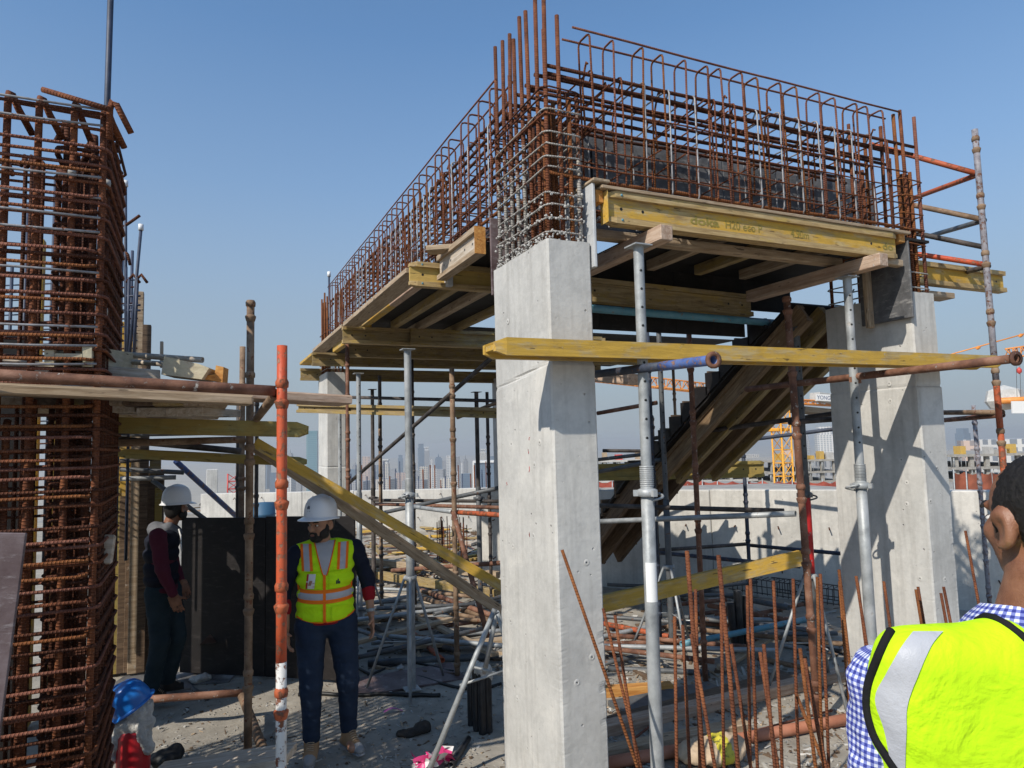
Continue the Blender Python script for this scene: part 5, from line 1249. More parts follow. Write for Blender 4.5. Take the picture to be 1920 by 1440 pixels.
def blob(name, mm, voxel, mats, parent, M, it=4, fac=.5, pick=None, disp=None, k=.02):
    Vs, Qs = sdf_surface(mm.prims, voxel, k)
    # light smoothing by neighbour average
    e = np.concatenate([Qs[:, [0, 1]], Qs[:, [1, 2]], Qs[:, [2, 3]], Qs[:, [3, 0]]]); nn_ = np.bincount(e[:, 0], minlength=len(Vs))+np.bincount(e[:, 1], minlength=len(Vs))
    for _ in range(it):
        A = np.stack([np.bincount(e[:, 0], Vs[e[:, 1], i], len(Vs))+np.bincount(e[:, 1], Vs[e[:, 0], i], len(Vs)) for i in range(3)], 1)/np.maximum(nn_, 1)[:, None]
        Vs = Vs*(1-fac)+A*fac
    nm = bpy.data.meshes.new(name); nm.from_pydata(Vs.tolist(), [], Qs.tolist())
    for m_ in (mats if isinstance(mats, list) else [mats]): nm.materials.append(m_)
    if disp:
        nm.update()
        nr = [v.normal.copy() for v in nm.vertices]
        for v, n_ in zip(nm.vertices, nr): v.co += n_*disp(v.co)
    nm.polygons.foreach_set('use_smooth', [True]*len(nm.polygons))
    if pick: nm.polygons.foreach_set('material_index', [pick(p.center) for p in nm.polygons])
    nm.update(); return put(bpy.data.objects.new(name, nm), M, parent)
def bvh_of(o):
    me = o.data; return BVHTree.FromPolygons([v.co for v in me.vertices], [tuple(p.vertices) for p in me.polygons])
def patch(name, bv, outline, mat, parent, M, off=.003, dirn=V((0, 1, 0)), origin=-1., nu=14, nv=14):
    """outline(u,v)->(x,z): sheet laid on the surface seen along dirn"""
    mm = MB()
    def fn(u, v):
        x, z = outline(u, v); o_ = V((x, origin, z)) if dirn.y > 0 else V((x, -origin, z))
        h = bv.ray_cast(o_, dirn); p = h[0] if h[0] else bv.find_nearest(V((x, 0, z)))[0]
        n_ = h[1] if h[1] else V((0, -1, 0))
        return p-dirn*off
    mm.grid(fn, nu, nv, flip=dirn.y > 0); return mm.build(name, MT[mat], parent, M)
def m_cloth(name, c0, c1, sc=30, rough=.85, fold=.004):
    s = NT(name); v = s.vec(rand=False); f = s.noise(v, 4.5, 5, .55, .4); w_ = s.noise(v, 350, 2); f2 = s.noise(v, 14, 3, .5, .6)
    s2 = s.bump(s.math('ADD', f, s.math('MULTIPLY', f2, .4)), fold*3); nrm = s.bump(w_, .0006, 1., s2)
    MT[name] = s.done(s.ramp(f, [(.3, c0), (.7, c1)]), rough, nrm, spec=.2)
m_cloth('navy_knit', (.006, .009, .02), (.012, .016, .032)); m_cloth('jeans_navy', (.012, .022, .045), (.022, .036, .065)); m_cloth('jeans_dark', (.012, .025, .035), (.025, .042, .052))
m_cloth('maroon', (.07, .012, .025), (.1, .018, .035)); m_cloth('red_cuff', (.22, .006, .012), (.28, .01, .018)); m_cloth('grey_tee', (.36, .355, .36), (.43, .42, .43)); m_cloth('hood_grey', (.1, .105, .12), (.15, .155, .17))
m_cloth('vest_dark', (.006, .008, .016), (.012, .014, .024)); m_cloth('black_trim', (.008, .008, .009), (.014, .014, .015))
m_cloth('hivis', (.46, .76, .008), (.56, .88, .012), fold=.008); m_cloth('hivis_orange', (.85, .16, .01), (.9, .2, .015)); m_cloth('tan_boot', (.26, .16, .085), (.36, .23, .13)); m_cloth('grey_boot', (.2, .2, .21), (.3, .3, .3)); m_cloth('dark_boot', (.03, .025, .022), (.05, .045, .04))
m_cloth('reflective', (.36, .37, .4), (.46, .47, .5), rough=.4)
m_simple('skin', [(.3, .15, .09), (.37, .195, .12)], 14, .5, .0006, 250, spec=.45); m_simple('skin_dark', [(.15, .06, .032), (.21, .09, .048), (.27, .125, .07)], 22, .4, .0012, 320, spec=.5)
def m_hair(name, c):
    s = NT(name); v = s.vec(rand=False); f = s.noise(v, 160, 5, .8); MT[name] = s.done(s.ramp(f, [(.35, tuple(x*.3 for x in c)), (.7, tuple(x*1.6 for x in c))]), .55, s.bump(f, .004), spec=.35)
m_hair('hair', (.012, .010, .009))
m_simple('helmet_white', [(.72, .73, .75), (.78, .79, .8)], 3, .28, .0003, 40, spec=.5); m_simple('helmet_blue', [(.01, .14, .5), (.012, .17, .58)], 3, .3, .0003, 40, spec=.5)
m_simple('eye_white', [(.6, .58, .55)], 3, .3); m_simple('eye_dark', [(.02, .012, .008)], 3, .2); m_simple('lip', [(.22, .09, .07)], 3, .5)
def loop_finger(mm, base, d, palm_n, lens, r, curl):
    p = V(base); d = V(d).normalized(); ax = d.cross(V(palm_n)).normalized()
    for i, L in enumerate(lens):
        q = p+d*L; cap(mm, p, q, r*(1-.08*i), r*(1-.08*(i+1))); p = q; d = (Quaternion(ax, curl) @ d).normalized()
def hand(mm, wrist, d, palm_n, side, s=1., curl=.35):
    """palm, four fingers, thumb; d = direction of fingers, palm_n = palm normal, side=+1 thumb along d x palm"""
    w_ = V(wrist); d = V(d).normalized(); n_ = V(palm_n).normalized(); lat = d.cross(n_).normalized()*side
    for k in range(-3, 4):
        cap(mm, w_+lat*k*.0105*s+d*.012*s, w_+lat*k*.012*s+d*.085*s, .0135*s, .0125*s)
    for i, (o_, ls) in enumerate([(.034, (.042, .026, .02)), (.0115, (.047, .03, .021)), (-.0115, (.043, .028, .02)), (-.033, (.033, .021, .018))]):
        loop_finger(mm, w_+lat*o_*s+d*.088*s, d+lat*o_*1.2, n_, [l*s for l in ls], .0088*s, curl+.06*i)
    loop_finger(mm, w_+lat*.034*s+d*.03*s, d*.75+lat*.75+n_*.35, n_, [.036*s, .03*s, .022*s], .0102*s, .2)
def helmet(par, c, R3, mat, s=1., rim=True):
    """hard hat; local -Y is the front"""
    M = Matrix.Translation(V(c)) @ R3.to_4x4() @ Matrix.Scale(s, 4); mm = MB(); N = 28
    prof = [(.0, .158), (.035, .156), (.07, .147), (.1, .126), (.118, .095), (.126, .06), (.129, .03), (.13, .0)]
    P = []; Fc = []
    for (r, z) in prof:
        for k in range(N):
            a = 2*math.pi*k/N; P.append(V((r*.86*math.cos(a), r*1.03*math.sin(a), z+(.006 if abs(math.cos(a)) < .16 and r > .01 and z > .06 else 0))))
    n0 = len(prof)
    for i in range(n0-1):
        for k in range(N): Fc.append((i*N+k, (i+1)*N+k, (i+1)*N+(k+1) % N, i*N+(k+1) % N))
    mm.poly(P, Fc, smooth=True); sh = mm.build('shell', MT[mat], par, M)
    mm = MB()
    def brim(u, v):
        a = 2*math.pi*u; fr = max(0, -math.sin(a)); w_ = .016+.045*fr**2.2
        x = (.13*.86+w_*v*.9)*math.cos(a); y = (.13*1.03+w_*v)*math.sin(a)
        return V((x, y, .002-.010*v-.012*v*fr+.0*fr))
    mm.grid(brim, 36, 3); mm.grid(lambda u, v: brim(u, v)-V((0, 0, .005)), 36, 3, flip=True)
    mm.grid(lambda u, v: brim(u, 1)-V((0, 0, .005*v)), 36, 1); mm.build('brim', MT[mat], sh, M)
    mm = MB(); mm.tube([V((0, .134*1.0*math.sin(a), .004+.155*math.cos(a)*1.0)) for a in [R(x) for x in range(-50, 60, 10)]], .0075, 6); mm.build('ridge', MT[mat], sh, M)
    return sh, M
def head_mesh(mm, c, R3, s=1.):
    """local -Y is the face"""
    T = Matrix.Translation(V(c)) @ R3.to_4x4() @ Matrix.Scale(s, 4)
    def e(p, r): sph(mm, (0, 0, 0), (1, 1, 1), T @ Matrix.Translation(V(p)) @ Matrix.Diagonal((*r, 1)), 16)
    e((0, .012, .035), (.076, .095, .085)); e((0, -.022, -.03), (.062, .066, .085)); e((0, -.05, -.082), (.036, .036, .03))
    e((.034, -.062, -.018), (.026, .024, .026)); e((-.034, -.062, -.018), (.026, .024, .026))           # cheeks
    e((0, -.082, .028), (.05, .014, .014))                                                              # brow
    e((0, -.098, -.012), (.011, .014, .026)); e((0, -.105, -.03), (.015, .014, .011))                    # nose
    e((0, -.084, -.062), (.024, .014, .012))                                                             # lips
    for sx in (1, -1):
        e((sx*.074, .012, -.004), (.008, .022, .034)); e((sx*.082, .006, -.035), (.0065, .010, .010))
    for sx in (1, -1):
        arc = [(.086, .004+.021*math.cos(a), -.004+.033*math.sin(a)-.006*math.cos(a)) for a in [R(x) for x in range(-70, 200, 27)]]; arc = [(.083, .012+(y_-.012)*.86, z_*.86) for (_, y_, z_) in arc]
        for p_, q_ in zip(arc, arc[1:]): cap(mm, T @ V((sx*p_[0], p_[1]+.008, p_[2])), T @ V((sx*q_[0], q_[1]+.008, q_[2])), .0055*s, .0055*s)
    return T
def face_bits(par, T, eyes=True):
    for sx in (1, -1):
        mm = MB(); sph(mm, (sx*.032, -.0775, .004), (.011, .0115, .0065)); ey = mm.build('eye', MT['eye_white'], par, T)
        mm = MB(); sph(mm, (sx*.032, -.0885, .004), (.0058, .004, .0058)); mm.build('iris', MT['eye_dark'], ey, T)
        mm = MB(); mm.tube([(sx*.012, -.093, .024), (sx*.032, -.094, .031), (sx*.052, -.078, .026)], [.004, .006, .003], 6); mm.build('eyebrow', MT['hair'], par, T)
    mm = MB(); sph(mm, (0, -.0945, -.0665), (.02, .006, .006)); mm.build('lips', MT['lip'], par, T)
RZ = lambda a: Matrix.Rotation(R(a), 3, 'Z')
# ------------------------------------------------------------------ man in the lime vest (local: x right in view, -y toward the camera)
g = G(614, 1416); AZ = -YAW+.27
M1 = Matrix.Translation((g.x, g.y, .0)) @ Matrix.Rotation(AZ, 4, 'Z')
p1 = thing('person', 'man in lime vest with orange stripes and white helmet walking past orange standard', 'person', (g.x, g.y, 0))
J = dict(hl=(-.115, 0, .93), kl=(-.115, -.04, .50), al=(-.11, -.02, .10), hr=(.105, 0, .93), kr=(.145, -.02, .51), ar=(.15, .06, .11),
         sl=(-.215, .0, 1.44), el=(-.305, .03, 1.17), wl=(-.285, -.07, .93), sr=(.205, .02, 1.45), er=(.295, .07, 1.2), wr=(.315, .0, .965))
J = {k: V(v) for k, v in J.items()}
HR1 = RZ(-40) @ Matrix.Rotation(R(4), 3, 'X'); HC1 = V((-.045, -.03, 1.645))
mm = MB()
for a, b, r1, r2 in [('hl', 'kl', .08, .052), ('kl', 'al', .05, .036), ('hr', 'kr', .08, .052), ('kr', 'ar', .05, .036), ('sl', 'el', .05, .04), ('el', 'wl', .041, .027), ('sr', 'er', .05, .04), ('er', 'wr', .041, .027)]: cap(mm, J[a], J[b], r1, r2)
for a, s_ in (('al', -1), ('ar', 1)): cap(mm, J[a]+V((0, .02, -.04)), J[a]+V((s_*.02, -.13, -.06)), .035, .03)
for z, w_, d_ in [(.95, .15, .1), (1.05, .145, .1), (1.2, .155, .105), (1.33, .17, .11), (1.42, .16, .095)]: sph(mm, (-.01, .01, z), (w_, d_, .09))
cap(mm, (-.02, .015, 1.45), (-.04, -.01, 1.6), .06, .056)
hand(mm, J['wl'], J['wl']-J['el']+V((.03, -.04, 0)), (1, -.1, .1), 1, 1.0); hand(mm, J['wr'], J['wr']-J['er']+V((0, -.02, -.02)), (-1, -.1, .0), -1, 1.0)
T1 = head_mesh(mm, HC1, HR1)
blob('body', mm, .0065, MT['skin'], p1, M1, 2, k=.01)
face_bits(p1, M1 @ T1)
mm = MB(); e = lambda p, r: sph(mm, (0, 0, 0), (1, 1, 1), T1 @ Matrix.Translation(V(p)) @ Matrix.Diagonal((*r, 1)), 12)
e((0, -.05, -.092), (.046, .046, .034)); e((.05, -.018, -.06), (.022, .05, .042)); e((-.05, -.018, -.06), (.022, .05, .042)); e((0, -.082, -.088), (.03, .022, .024)); e((0, -.094, -.05), (.03, .012, .007)); e((.028, -.086, -.066), (.012, .012, .02)); e((-.028, -.086, -.066), (.012, .012, .02)); e((.068, .0, -.02), (.012, .022, .04)); e((-.068, .0, -.02), (.012, .022, .04))
blob('beard', mm, .005, MT['hair'], p1, M1, 2, k=.008)
mm = MB(); e((0, .03, .02), (.0815, .085, .075)); e((0, .07, -.02), (.06, .04, .05)); blob('hair', mm, .006, MT['hair'], p1, M1, 2)
hs, HM = helmet(p1, M1 @ (HC1+HR1 @ V((0, .006, .052))), (M1.to_3x3() @ HR1 @ Matrix.Rotation(R(-7), 3, 'X')), 'helmet_white', 1.0)
mm = MB(); 
for (x, z, w_, h_) in [(-.012, .062, .005, .016), (-.004, .062, .005, .024), (.004, .062, .005, .02), (.0, .045, .02, .003)]:
    mm.box((x-w_/2, -.1345, z-.002), (x+w_/2, -.1335, z+h_))
mm.build('emblem', MT['jeans_navy'], hs, HM @ Matrix.Translation((-.0, .004, .0)))
# trousers
mm = MB()
cap(mm, J['hl'], J['kl'], .115, .08); cap(mm, J['kl'], J['al']+V((0, 0, .05)), .078, .06); cap(mm, J['hr'], J['kr'], .115, .08); cap(mm, J['kr'], J['ar']+V((0, 0, .05)), .078, .06)
sph(mm, (-.005, .01, .97), (.195, .13, .11)); sph(mm, (-.005, .02, .92), (.19, .125, .09))
fold = lambda c: .006*mnoise.noise(V((c.x*9, c.y*9, c.z*16)))+.004*mnoise.noise(V((c.x*20, c.y*20, c.z*42)))
blob('trousers', mm, .009, MT['jeans_navy'], p1, M1, 3, disp=fold)
# sweater
mm = MB()
cap(mm, J['sl'], J['el'], .066, .055); cap(mm, J['el'], lerp(J['el'], J['wl'], .35), .054, .046); cap(mm, J['sr'], J['er'], .066, .055); cap(mm, J['er'], lerp(J['er'], J['wr'], .3), .054, .046)
for z, w_, d_ in [(1.02, .17, .11), (1.1, .165, .105), (1.22, .165, .105), (1.34, .18, .105), (1.42, .175, .085)]: sph(mm, (-.012, .015, z), (w_, d_, .09))
blob('sweater', mm, .008, MT['navy_knit'], p1, M1, 3, disp=fold)
for a, b, t0 in (('el', 'wl', .36), ('er', 'wr', .31)):
    mm = MB(); q0 = lerp(J[a], J[b], t0-.02); q1 = lerp(J[a], J[b], t0+.16); cap(mm, q0, q1, .05, .047); blob('cuff', mm, .007, MT['red_cuff'], p1, M1, 2)
mm = MB(); sph(mm, (-.01, .01, .955), (.2, .137, .04)); blob('shirt_hem', mm, .008, MT['red_cuff'], p1, M1, 2)
# vest
mm = MB()
for z, w_, d_ in [(1.0, .212, .15), (1.07, .208, .15), (1.15, .205, .15), (1.25, .208, .15), (1.34, .215, .148), (1.4, .205, .13), (1.45, .17, .1)]: sph(mm, (-.012, .012, z), (w_, d_, .085))
for s_ in (-1, 1): cap(mm, (-.012+s_*.09, .0, 1.485), (-.012+s_*.185, .008, 1.455), .052, .055)
cap(mm, (-.012, .06, 1.5), (-.012, .08, 1.46), .05, .06)
for a_, b_ in (('sl', 'el'), ('sr', 'er')): cutter(mm, lerp(J[a_], J[b_], .12)+V((.02 if a_ == 'sl' else -.02, 0, 0))*-1., J[b_], .066, .06)
vest = blob('vest', mm, .008, MT['hivis'], p1, M1, 4, disp=lambda c: .0035*mnoise.noise(V((c.x*8, c.y*8, c.z*10))))
bv = bvh_of(vest); vx = -.015
patch('tee_shirt', bv, lambda u, v: (vx+(u-.5)*2*(.012+.062*v**.9), 1.29+.235*v), 'grey_tee', vest, M1, .004)
for s_ in (-1, 1):
    for (x0, x1, mt, nm, off) in ((.082, .102, 'hivis_orange', 'orange_stripe', .003), (.102, .142, 'reflective', 'reflective_stripe', .003), (.142, .16, 'hivis_orange', 'orange_stripe', .003)):
        patch(nm, bv, lambda u, v, x0=x0, x1=x1: (vx+s_*(x0+(x1-x0)*u-.012*(1-v)*1.0+.012), 1.325+.185*v), mt, vest, M1, off, nu=4, nv=14)
for (z0, z1, mt, nm) in ((1.165, 1.188, 'hivis_orange', 'orange_band'), (1.118, 1.165, 'reflective', 'reflective_band'), (1.092, 1.118, 'hivis_orange', 'orange_band')):
    for dr in (V((0, 1, 0)), V((0, -1, 0))):
        patch(nm, bv, lambda u, v: (vx+(u-.5)*.43, z0+(z1-z0)*v+(u-.5)**2*.05), mt, vest, M1, .004, dr, nu=30, nv=3)
patch('zip', bv, lambda u, v: (vx-.004+(u-.5)*.02, .955+.34*v), 'hivis_orange', vest, M1, .0055, nu=2, nv=20)
for s_ in (-1, 1):
    mm = MB(); pts = []
    for k in range(15):
        v = k/14; x, z = vx+s_*(.012+.062*v**.9), 1.29+.235*v; h = bv.ray_cast(V((x, -1, z)), V((0, 1, 0)))[0]
        if h: pts.append(h-V((0, .004, 0)))
    mm.tube(pts, .0045, 6); mm.build('neck_trim', MT['hivis_orange'], vest, M1)
    patch('pocket', bv, lambda u, v: (vx+s_*(.03+.115*u), 1.195+.12*v), 'hivis', vest, M1, .009, nu=8, nv=8)
    patch('pocket', bv, lambda u, v: (vx+s_*(.045+.11*u), .97+.1*v), 'hivis', vest, M1, .009, nu=8, nv=8)
mm = MB(); pts = []
for k in range(31):
    x = vx+(k/30-.5)*.42; z = .958+.05*(abs(k/30-.5)*2)**2+.02*(1 if abs(k-15) < 1 else 0); h = bv.ray_cast(V((x, -1, z)), V((0, 1, 0)))[0]
    if h: pts.append(h-V((0, .003, 0)))
mm.tube(pts, .0055, 6); mm.build('hem_trim', MT['hivis_orange'], vest, M1)
# badge with photo
patch('badge', bv, lambda u, v: (vx-.135+.06*u+.012*v, 1.2+.105*v), 'white_frame', vest, M1, .016, nu=4, nv=4)
m_simple('badge_red', [(.45, .02, .02)], 2)
patch('badge_stripe', bv, lambda u, v: (vx-.135+.012*u+.012*v, 1.2+.105*v), 'badge_red', vest, M1, .0185, nu=2, nv=3)
patch('badge_photo', bv, lambda u, v: (vx-.118+.02*u+.012*v, 1.225+.035*v), 'skin', vest, M1, .0185, nu=2, nv=2)
patch('badge_text', bv, lambda u, v: (vx-.092+.014*u+.012*v, 1.215+.003*v), 'badge_red', vest, M1, .0185, nu=2, nv=1)
patch('badge_text', bv, lambda u, v: (vx-.092+.014*u+.012*v, 1.24+.003*v), 'badge_red', vest, M1, .0185, nu=2, nv=1)
patch('badge_text', bv, lambda u, v: (vx-.1+.02*u+.012*v, 1.288+.006*v), 'black', vest, M1, .0185, nu=2, nv=1)
for k, (x, h_) in enumerate(((.078, .026), (.088, .036), (.098, .02))): patch('emblem', bv, lambda u, v: (vx+x+.008*u, 1.225+h_*v), 'jeans_navy', vest, M1, .0115, nu=2, nv=2)
mm = MB(); c = lerp(J['er'], J['wr'], .9); q = (J['wr']-J['er']).normalized().to_track_quat('Z', 'Y').to_matrix().to_4x4(); q.translation = c
mm.lathe([(.031, -.012), (.034, -.012), (.034, .012), (.031, .012)], 14, q); mm.build('watch', MT['galv'], p1, M1)
def boot(par, M, ank, toe_dir, mt, toe_mt, s=1.):
    a = V(ank); d = V(toe_dir).normalized(); mm = MB()
    cap(mm, a+V((0, 0, .06)), a+V((0, 0, -.03)), .056*s, .05*s)
    base = V((a.x, a.y, .05)); cap(mm, base-d*.05, base+d*.12, .046*s, .044*s, .8, 2); cap(mm, base+d*.1-V((0, 0, .008)), base+d*.165-V((0, 0, .012)), .045*s, .036*s, .8, 2); cap(mm, a-V((0, 0, .01)), base+d*.07, .052*s, .046*s)
    b = blob('boot', mm, .007, [MT[mt], MT[toe_mt]], par, M, 3, pick=lambda c: 1 if (c.z < .04 or (c-base).dot(d) > .13 or (c-base).dot(d) < -.065) else 0)
    mm = MB()
    for k in range(5):
        t = k/4; p = lerp(a+d*.058+V((0, 0, .03)), base+d*.1+V((0, 0, .043)), t); lat = d.cross(V((0, 0, 1)))
        mm.tube([p-lat*.026, p+V((0, 0, .006)), p+lat*.026], .0035, 5)
    mm.build('laces', MT['wood_raw'], b, M)
    mm = MB(); cap(mm, V((base.x, base.y, .014))-d*.055, V((base.x, base.y, .014))+d*.165, .043*s, .042*s, .32, 2); blob('sole', mm, .007, MT[toe_mt], b, M, 1)
    return b
boot(p1, M1, J['al'], (-.1, -1, 0), 'tan_boot', 'grey_boot', .95); boot(p1, M1, J['ar'], (.45, -.9, 0), 'tan_boot', 'grey_boot', .95)
# ------------------------------------------------------------------ man in dark vest, seen from behind
g = G(306, 1312); M2 = Matrix.Translation((g.x, g.y, 0)) @ Matrix.Rotation(-YAW+.45, 4, 'Z') @ Matrix.Scale(1.03, 4)
p2 = thing('person', 'man in dark vest with grey hood, maroon sleeves and white helmet looking away', 'person', (g.x, g.y, 0))
J = dict(hl=(-.06, -.06, .93), kl=(-.03, -.08, .5), al=(-.1, -.08, .1), hr=(.03, .08, .93), kr=(.1, .05, .5), ar=(.03, .12, .1), sl=(-.06, -.19, 1.42), el=(-.02, -.24, 1.14), wl=(.06, -.22, .92), sr=(.02, .19, 1.42), er=(.05, .23, 1.15), wr=(.13, .14, .97))
J = {k: V(v) for k, v in J.items()}; HR2 = RZ(136); HC2 = V((.085, .0, 1.64))
mm = MB()
for a, b, r1, r2 in [('hl', 'kl', .08, .052), ('kl', 'al', .05, .036), ('hr', 'kr', .08, .052), ('kr', 'ar', .05, .036), ('sl', 'el', .05, .04), ('el', 'wl', .041, .027), ('sr', 'er', .05, .04), ('er', 'wr', .041, .027)]: cap(mm, J[a], J[b], r1, r2)
for z, x, w_, d_ in [(.95, -.02, .1, .15), (1.05, -.03, .1, .145), (1.2, -.03, .105, .155), (1.33, -.02, .11, .17), (1.42, 0, .095, .16)]: sph(mm, (x, 0, z), (w_, d_, .09))
cap(mm, (.02, 0, 1.46), (.07, 0, 1.6), .06, .056)
hand(mm, J['wl'], J['wl']-J['el']+V((.02, 0, -.05)), (.1, 1, 0), 1); hand(mm, J['wr'], (.35, -.2, -1), (0, -1, 0), 1)
for a in ('al', 'ar'): cap(mm, J[a]+V((-.02, 0, -.04)), J[a]+V((.13, .0, -.06)), .035, .03)
T2 = head_mesh(mm, HC2, HR2); blob('body', mm, .0075, MT['skin_dark'], p2, M2, 2, k=.01); face_bits(p2, M2 @ T2)
mm = MB(); e = lambda p, r: sph(mm, (0, 0, 0), (1, 1, 1), T2 @ Matrix.Translation(V(p)) @ Matrix.Diagonal((*r, 1)), 12)
e((0, .03, .015), (.0825, .085, .075)); e((0, .065, -.03), (.064, .045, .06)); blob('hair', mm, .006, MT['hair'], p2, M2, 2)
mm = MB(); e((0, -.05, -.09), (.045, .045, .03)); e((.05, -.018, -.06), (.021, .05, .04)); e((-.05, -.018, -.06), (.021, .05, .04)); blob('beard', mm, .006, MT['hair'], p2, M2, 2)
helmet(p2, M2 @ (HC2+HR2 @ V((0, .006, .045))), M2.to_3x3().normalized() @ HR2, 'helmet_white', 1.03)
mm = MB(); cap(mm, J['hl'], J['kl'], .1, .08); cap(mm, J['kl'], J['al']+V((0, 0, .03)), .078, .066); cap(mm, J['hr'], J['kr'], .1, .08); cap(mm, J['kr'], J['ar']+V((0, 0, .03)), .078, .066); sph(mm, (-.02, .0, .95), (.115, .165, .11)); sph(mm, (-.03, .0, .88), (.11, .15, .1))
blob('trousers', mm, .009, MT['jeans_dark'], p2, M2, 3, disp=fold)
mm = MB(); cap(mm, J['sl'], J['el'], .07, .056); cap(mm, J['el'], J['wl']+V((0, 0, .02)), .055, .042); cap(mm, J['sr'], J['er'], .07, .056); cap(mm, J['er'], lerp(J['er'], J['wr'], .85), .055, .042)
for z, x in [(.95, -.02), (1.05, -.03), (1.2, -.03)]: sph(mm, (x, 0, z), (.122, .168, .08))
blob('pullover', mm, .008, MT['maroon'], p2, M2, 3, disp=fold)
mm = MB()
for z, x, w_, d_ in [(1.02, -.03, .145, .182), (1.12, -.035, .148, .182), (1.24, -.035, .15, .188), (1.35, -.025, .15, .19), (1.43, -.005, .13, .165)]: sph(mm, (x, 0, z), (w_, d_, .085))
blob('padded_vest', mm, .009, MT['vest_dark'], p2, M2, 3, disp=lambda c: .006*math.sin(c.z*55))
mm = MB(); sph(mm, (-.03, 0, 1.46), (.12, .15, .06)); sph(mm, (-.085, 0, 1.46), (.06, .11, .075)); cap(mm, (.02, -.1, 1.48), (.09, -.07, 1.43), .045, .04); cap(mm, (.02, .1, 1.48), (.09, .07, 1.43), .045, .04); blob('hood', mm, .008, MT['hood_grey'], p2, M2, 4, disp=fold)
mm = MB(); mm.tube([(.1, -.1, 1.46), (.118, -.125, 1.4), (.12, -.135, 1.33), (.125, -.14, 1.27)], .006, 6); mm.build('drawstring', MT['white_cap'], p2, M2)
boot(p2, M2, J['al'], (1, -.15, 0), 'dark_boot', 'grey_boot'); boot(p2, M2, J['ar'], (1, .0, 0), 'dark_boot', 'grey_boot')
# ------------------------------------------------------------------ man in the foreground, back to the camera
def m_gingham(name):
    s = NT(name); tc = s.n('ShaderNodeUVMap'); sp = s.n('ShaderNodeSeparateXYZ'); s.l(tc.outputs[0], sp.inputs[0])
    st = lambda sock: s.math('GREATER_THAN', s.math('FRACT', sock), .5)
    a, b = st(sp.outputs[0]), st(sp.outputs[1]); f = s.math('MULTIPLY', s.math('ADD', a, b), .5)
    v = s.vec(rand=False); nz = s.noise(v, 7, 4, .5, .3)
    MT[name] = s.done(s.ramp(f, [(.0, (.62, .64, .72)), (.5, (.17, .2, .47)), (1., (.035, .045, .24))]), .85, s.bump(s.noise(v, 400, 2), .0005, 1., s.bump(nz, .03)), spec=.2)
m_gingham('gingham')
ZP = 1.28; O3 = D(1953, 983, ZP)        # head centre
M3 = Matrix.Translation(O3) @ Matrix.Rotation(-YAW-.62, 4, 'Z'); M3i = M3.inverted()      # local: x right, y away, z up
L3 = lambda px, py, z: M3i @ D(px, py, z)
p3 = thing('person', 'man in plain lime vest with grey strap and blue gingham shirt, back turned', 'person', (O3.x, O3.y, .4))
gz = .4-O3.z
mm = MB(); mm.box((-1.3, -2.2, gz-.42), (1.6, .8, gz), bev=.02); tag(mm.build('raised_slab', MT['concrete_old'], None, M3), kind='structure')
HR3 = RZ(180+38)
mm = MB(); T3 = head_mesh(mm, V((0, 0, 0)), HR3, 1.03)
cap(mm, (.0, -.02, -.09), L3(1935, 1190, 1.27), .06, .066)
sl = L3(1652, 1275, 1.27); el_l = L3(1648, 1560, 1.25); sr = L3(2070, 1285, 1.36); el_r = L3(2090, 1560, 1.4); tc = L3(1872, 1400, 1.27); RT3 = Matrix.Rotation(R(14), 4, 'Z')
for dz, w_, d_ in [(.1, .15, .085), (0, .165, .1), (-.15, .16, .1), (-.32, .155, .1)]: sph(mm, tc+V((0, 0, dz)), (w_, d_, .12), RT3)
for s_, e_, x in ((sl, el_l, -1), (sr, el_r, 1)):
    wr_ = e_+V((-x*.03, .14, -.2)); cap(mm, s_, e_, .045, .04); cap(mm, e_, wr_, .04, .03); hand(mm, wr_, (0, .4, -1), (-x, 0, 0), x)
legs = []
for x in (-1, 1):
    hp_ = V((tc.x+x*.09, tc.y, gz+.92)); kn = V((tc.x+x*.1, tc.y+.03, gz+.5)); an = V((tc.x+x*.11, tc.y, gz+.1)); legs.append((hp_, kn, an)); cap(mm, hp_, kn, .08, .055); cap(mm, kn, an, .055, .038); cap(mm, an-V((0, .02, .05)), an+V((0, .16, -.05)), .035, .03)
sph(mm, V((tc.x, tc.y, gz+.98)), (.15, .1, .12))
blob('body', mm, .007, MT['skin_dark'], p3, M3, 3, k=.012)
face_bits(p3, M3 @ T3)
mm = MB(); e = lambda p, r: sph(mm, (0, 0, 0), (1, 1, 1), T3 @ Matrix.Translation(V(p)) @ Matrix.Diagonal((*r, 1)), 18)
e((0, .03, .045), (.081, .09, .086)); e((0, .058, .0), (.074, .056, .07)); e((0, .078, -.045), (.052, .03, .036)); e((.068, .0, .03), (.011, .024, .034)); e((-.068, .0, .03), (.011, .024, .034)); e((.073, -.014, .0), (.005, .007, .016)); e((-.073, -.014, .0), (.005, .007, .016))
blob('hair', mm, .004, MT['hair'], p3, M3, 2, disp=lambda c: .0022*mnoise.noise(c*90)+.0016*mnoise.noise(c*210), k=.012)
hm_ = p3.children[-1].data; mm = MB(); rr = random.Random(9); npoly = len(hm_.polygons)
for k in range(9000):
    pl_ = hm_.polygons[rr.randrange(npoly)]; c = pl_.center+V((rr.uniform(-.002, .002), rr.uniform(-.002, .002), rr.uniform(-.002, .002))); n_ = (pl_.normal+V((rr.uniform(-.7, .7), rr.uniform(-.7, .7), rr.uniform(-1., .3)))).normalized(); t_ = n_.orthogonal().normalized()*.0005
    L_ = rr.uniform(.004, .009); mm.poly([c-t_, c+t_, c+n_*L_], [(0, 1, 2)])
o_ = mm.build('hair_strands', MT['hair'], p3, M3); o_['kind'] = 'stuff'
mm = MB()
for hp_, kn, an in legs: cap(mm, hp_, kn, .1, .075); cap(mm, kn, an+V((0, 0, .03)), .074, .06)
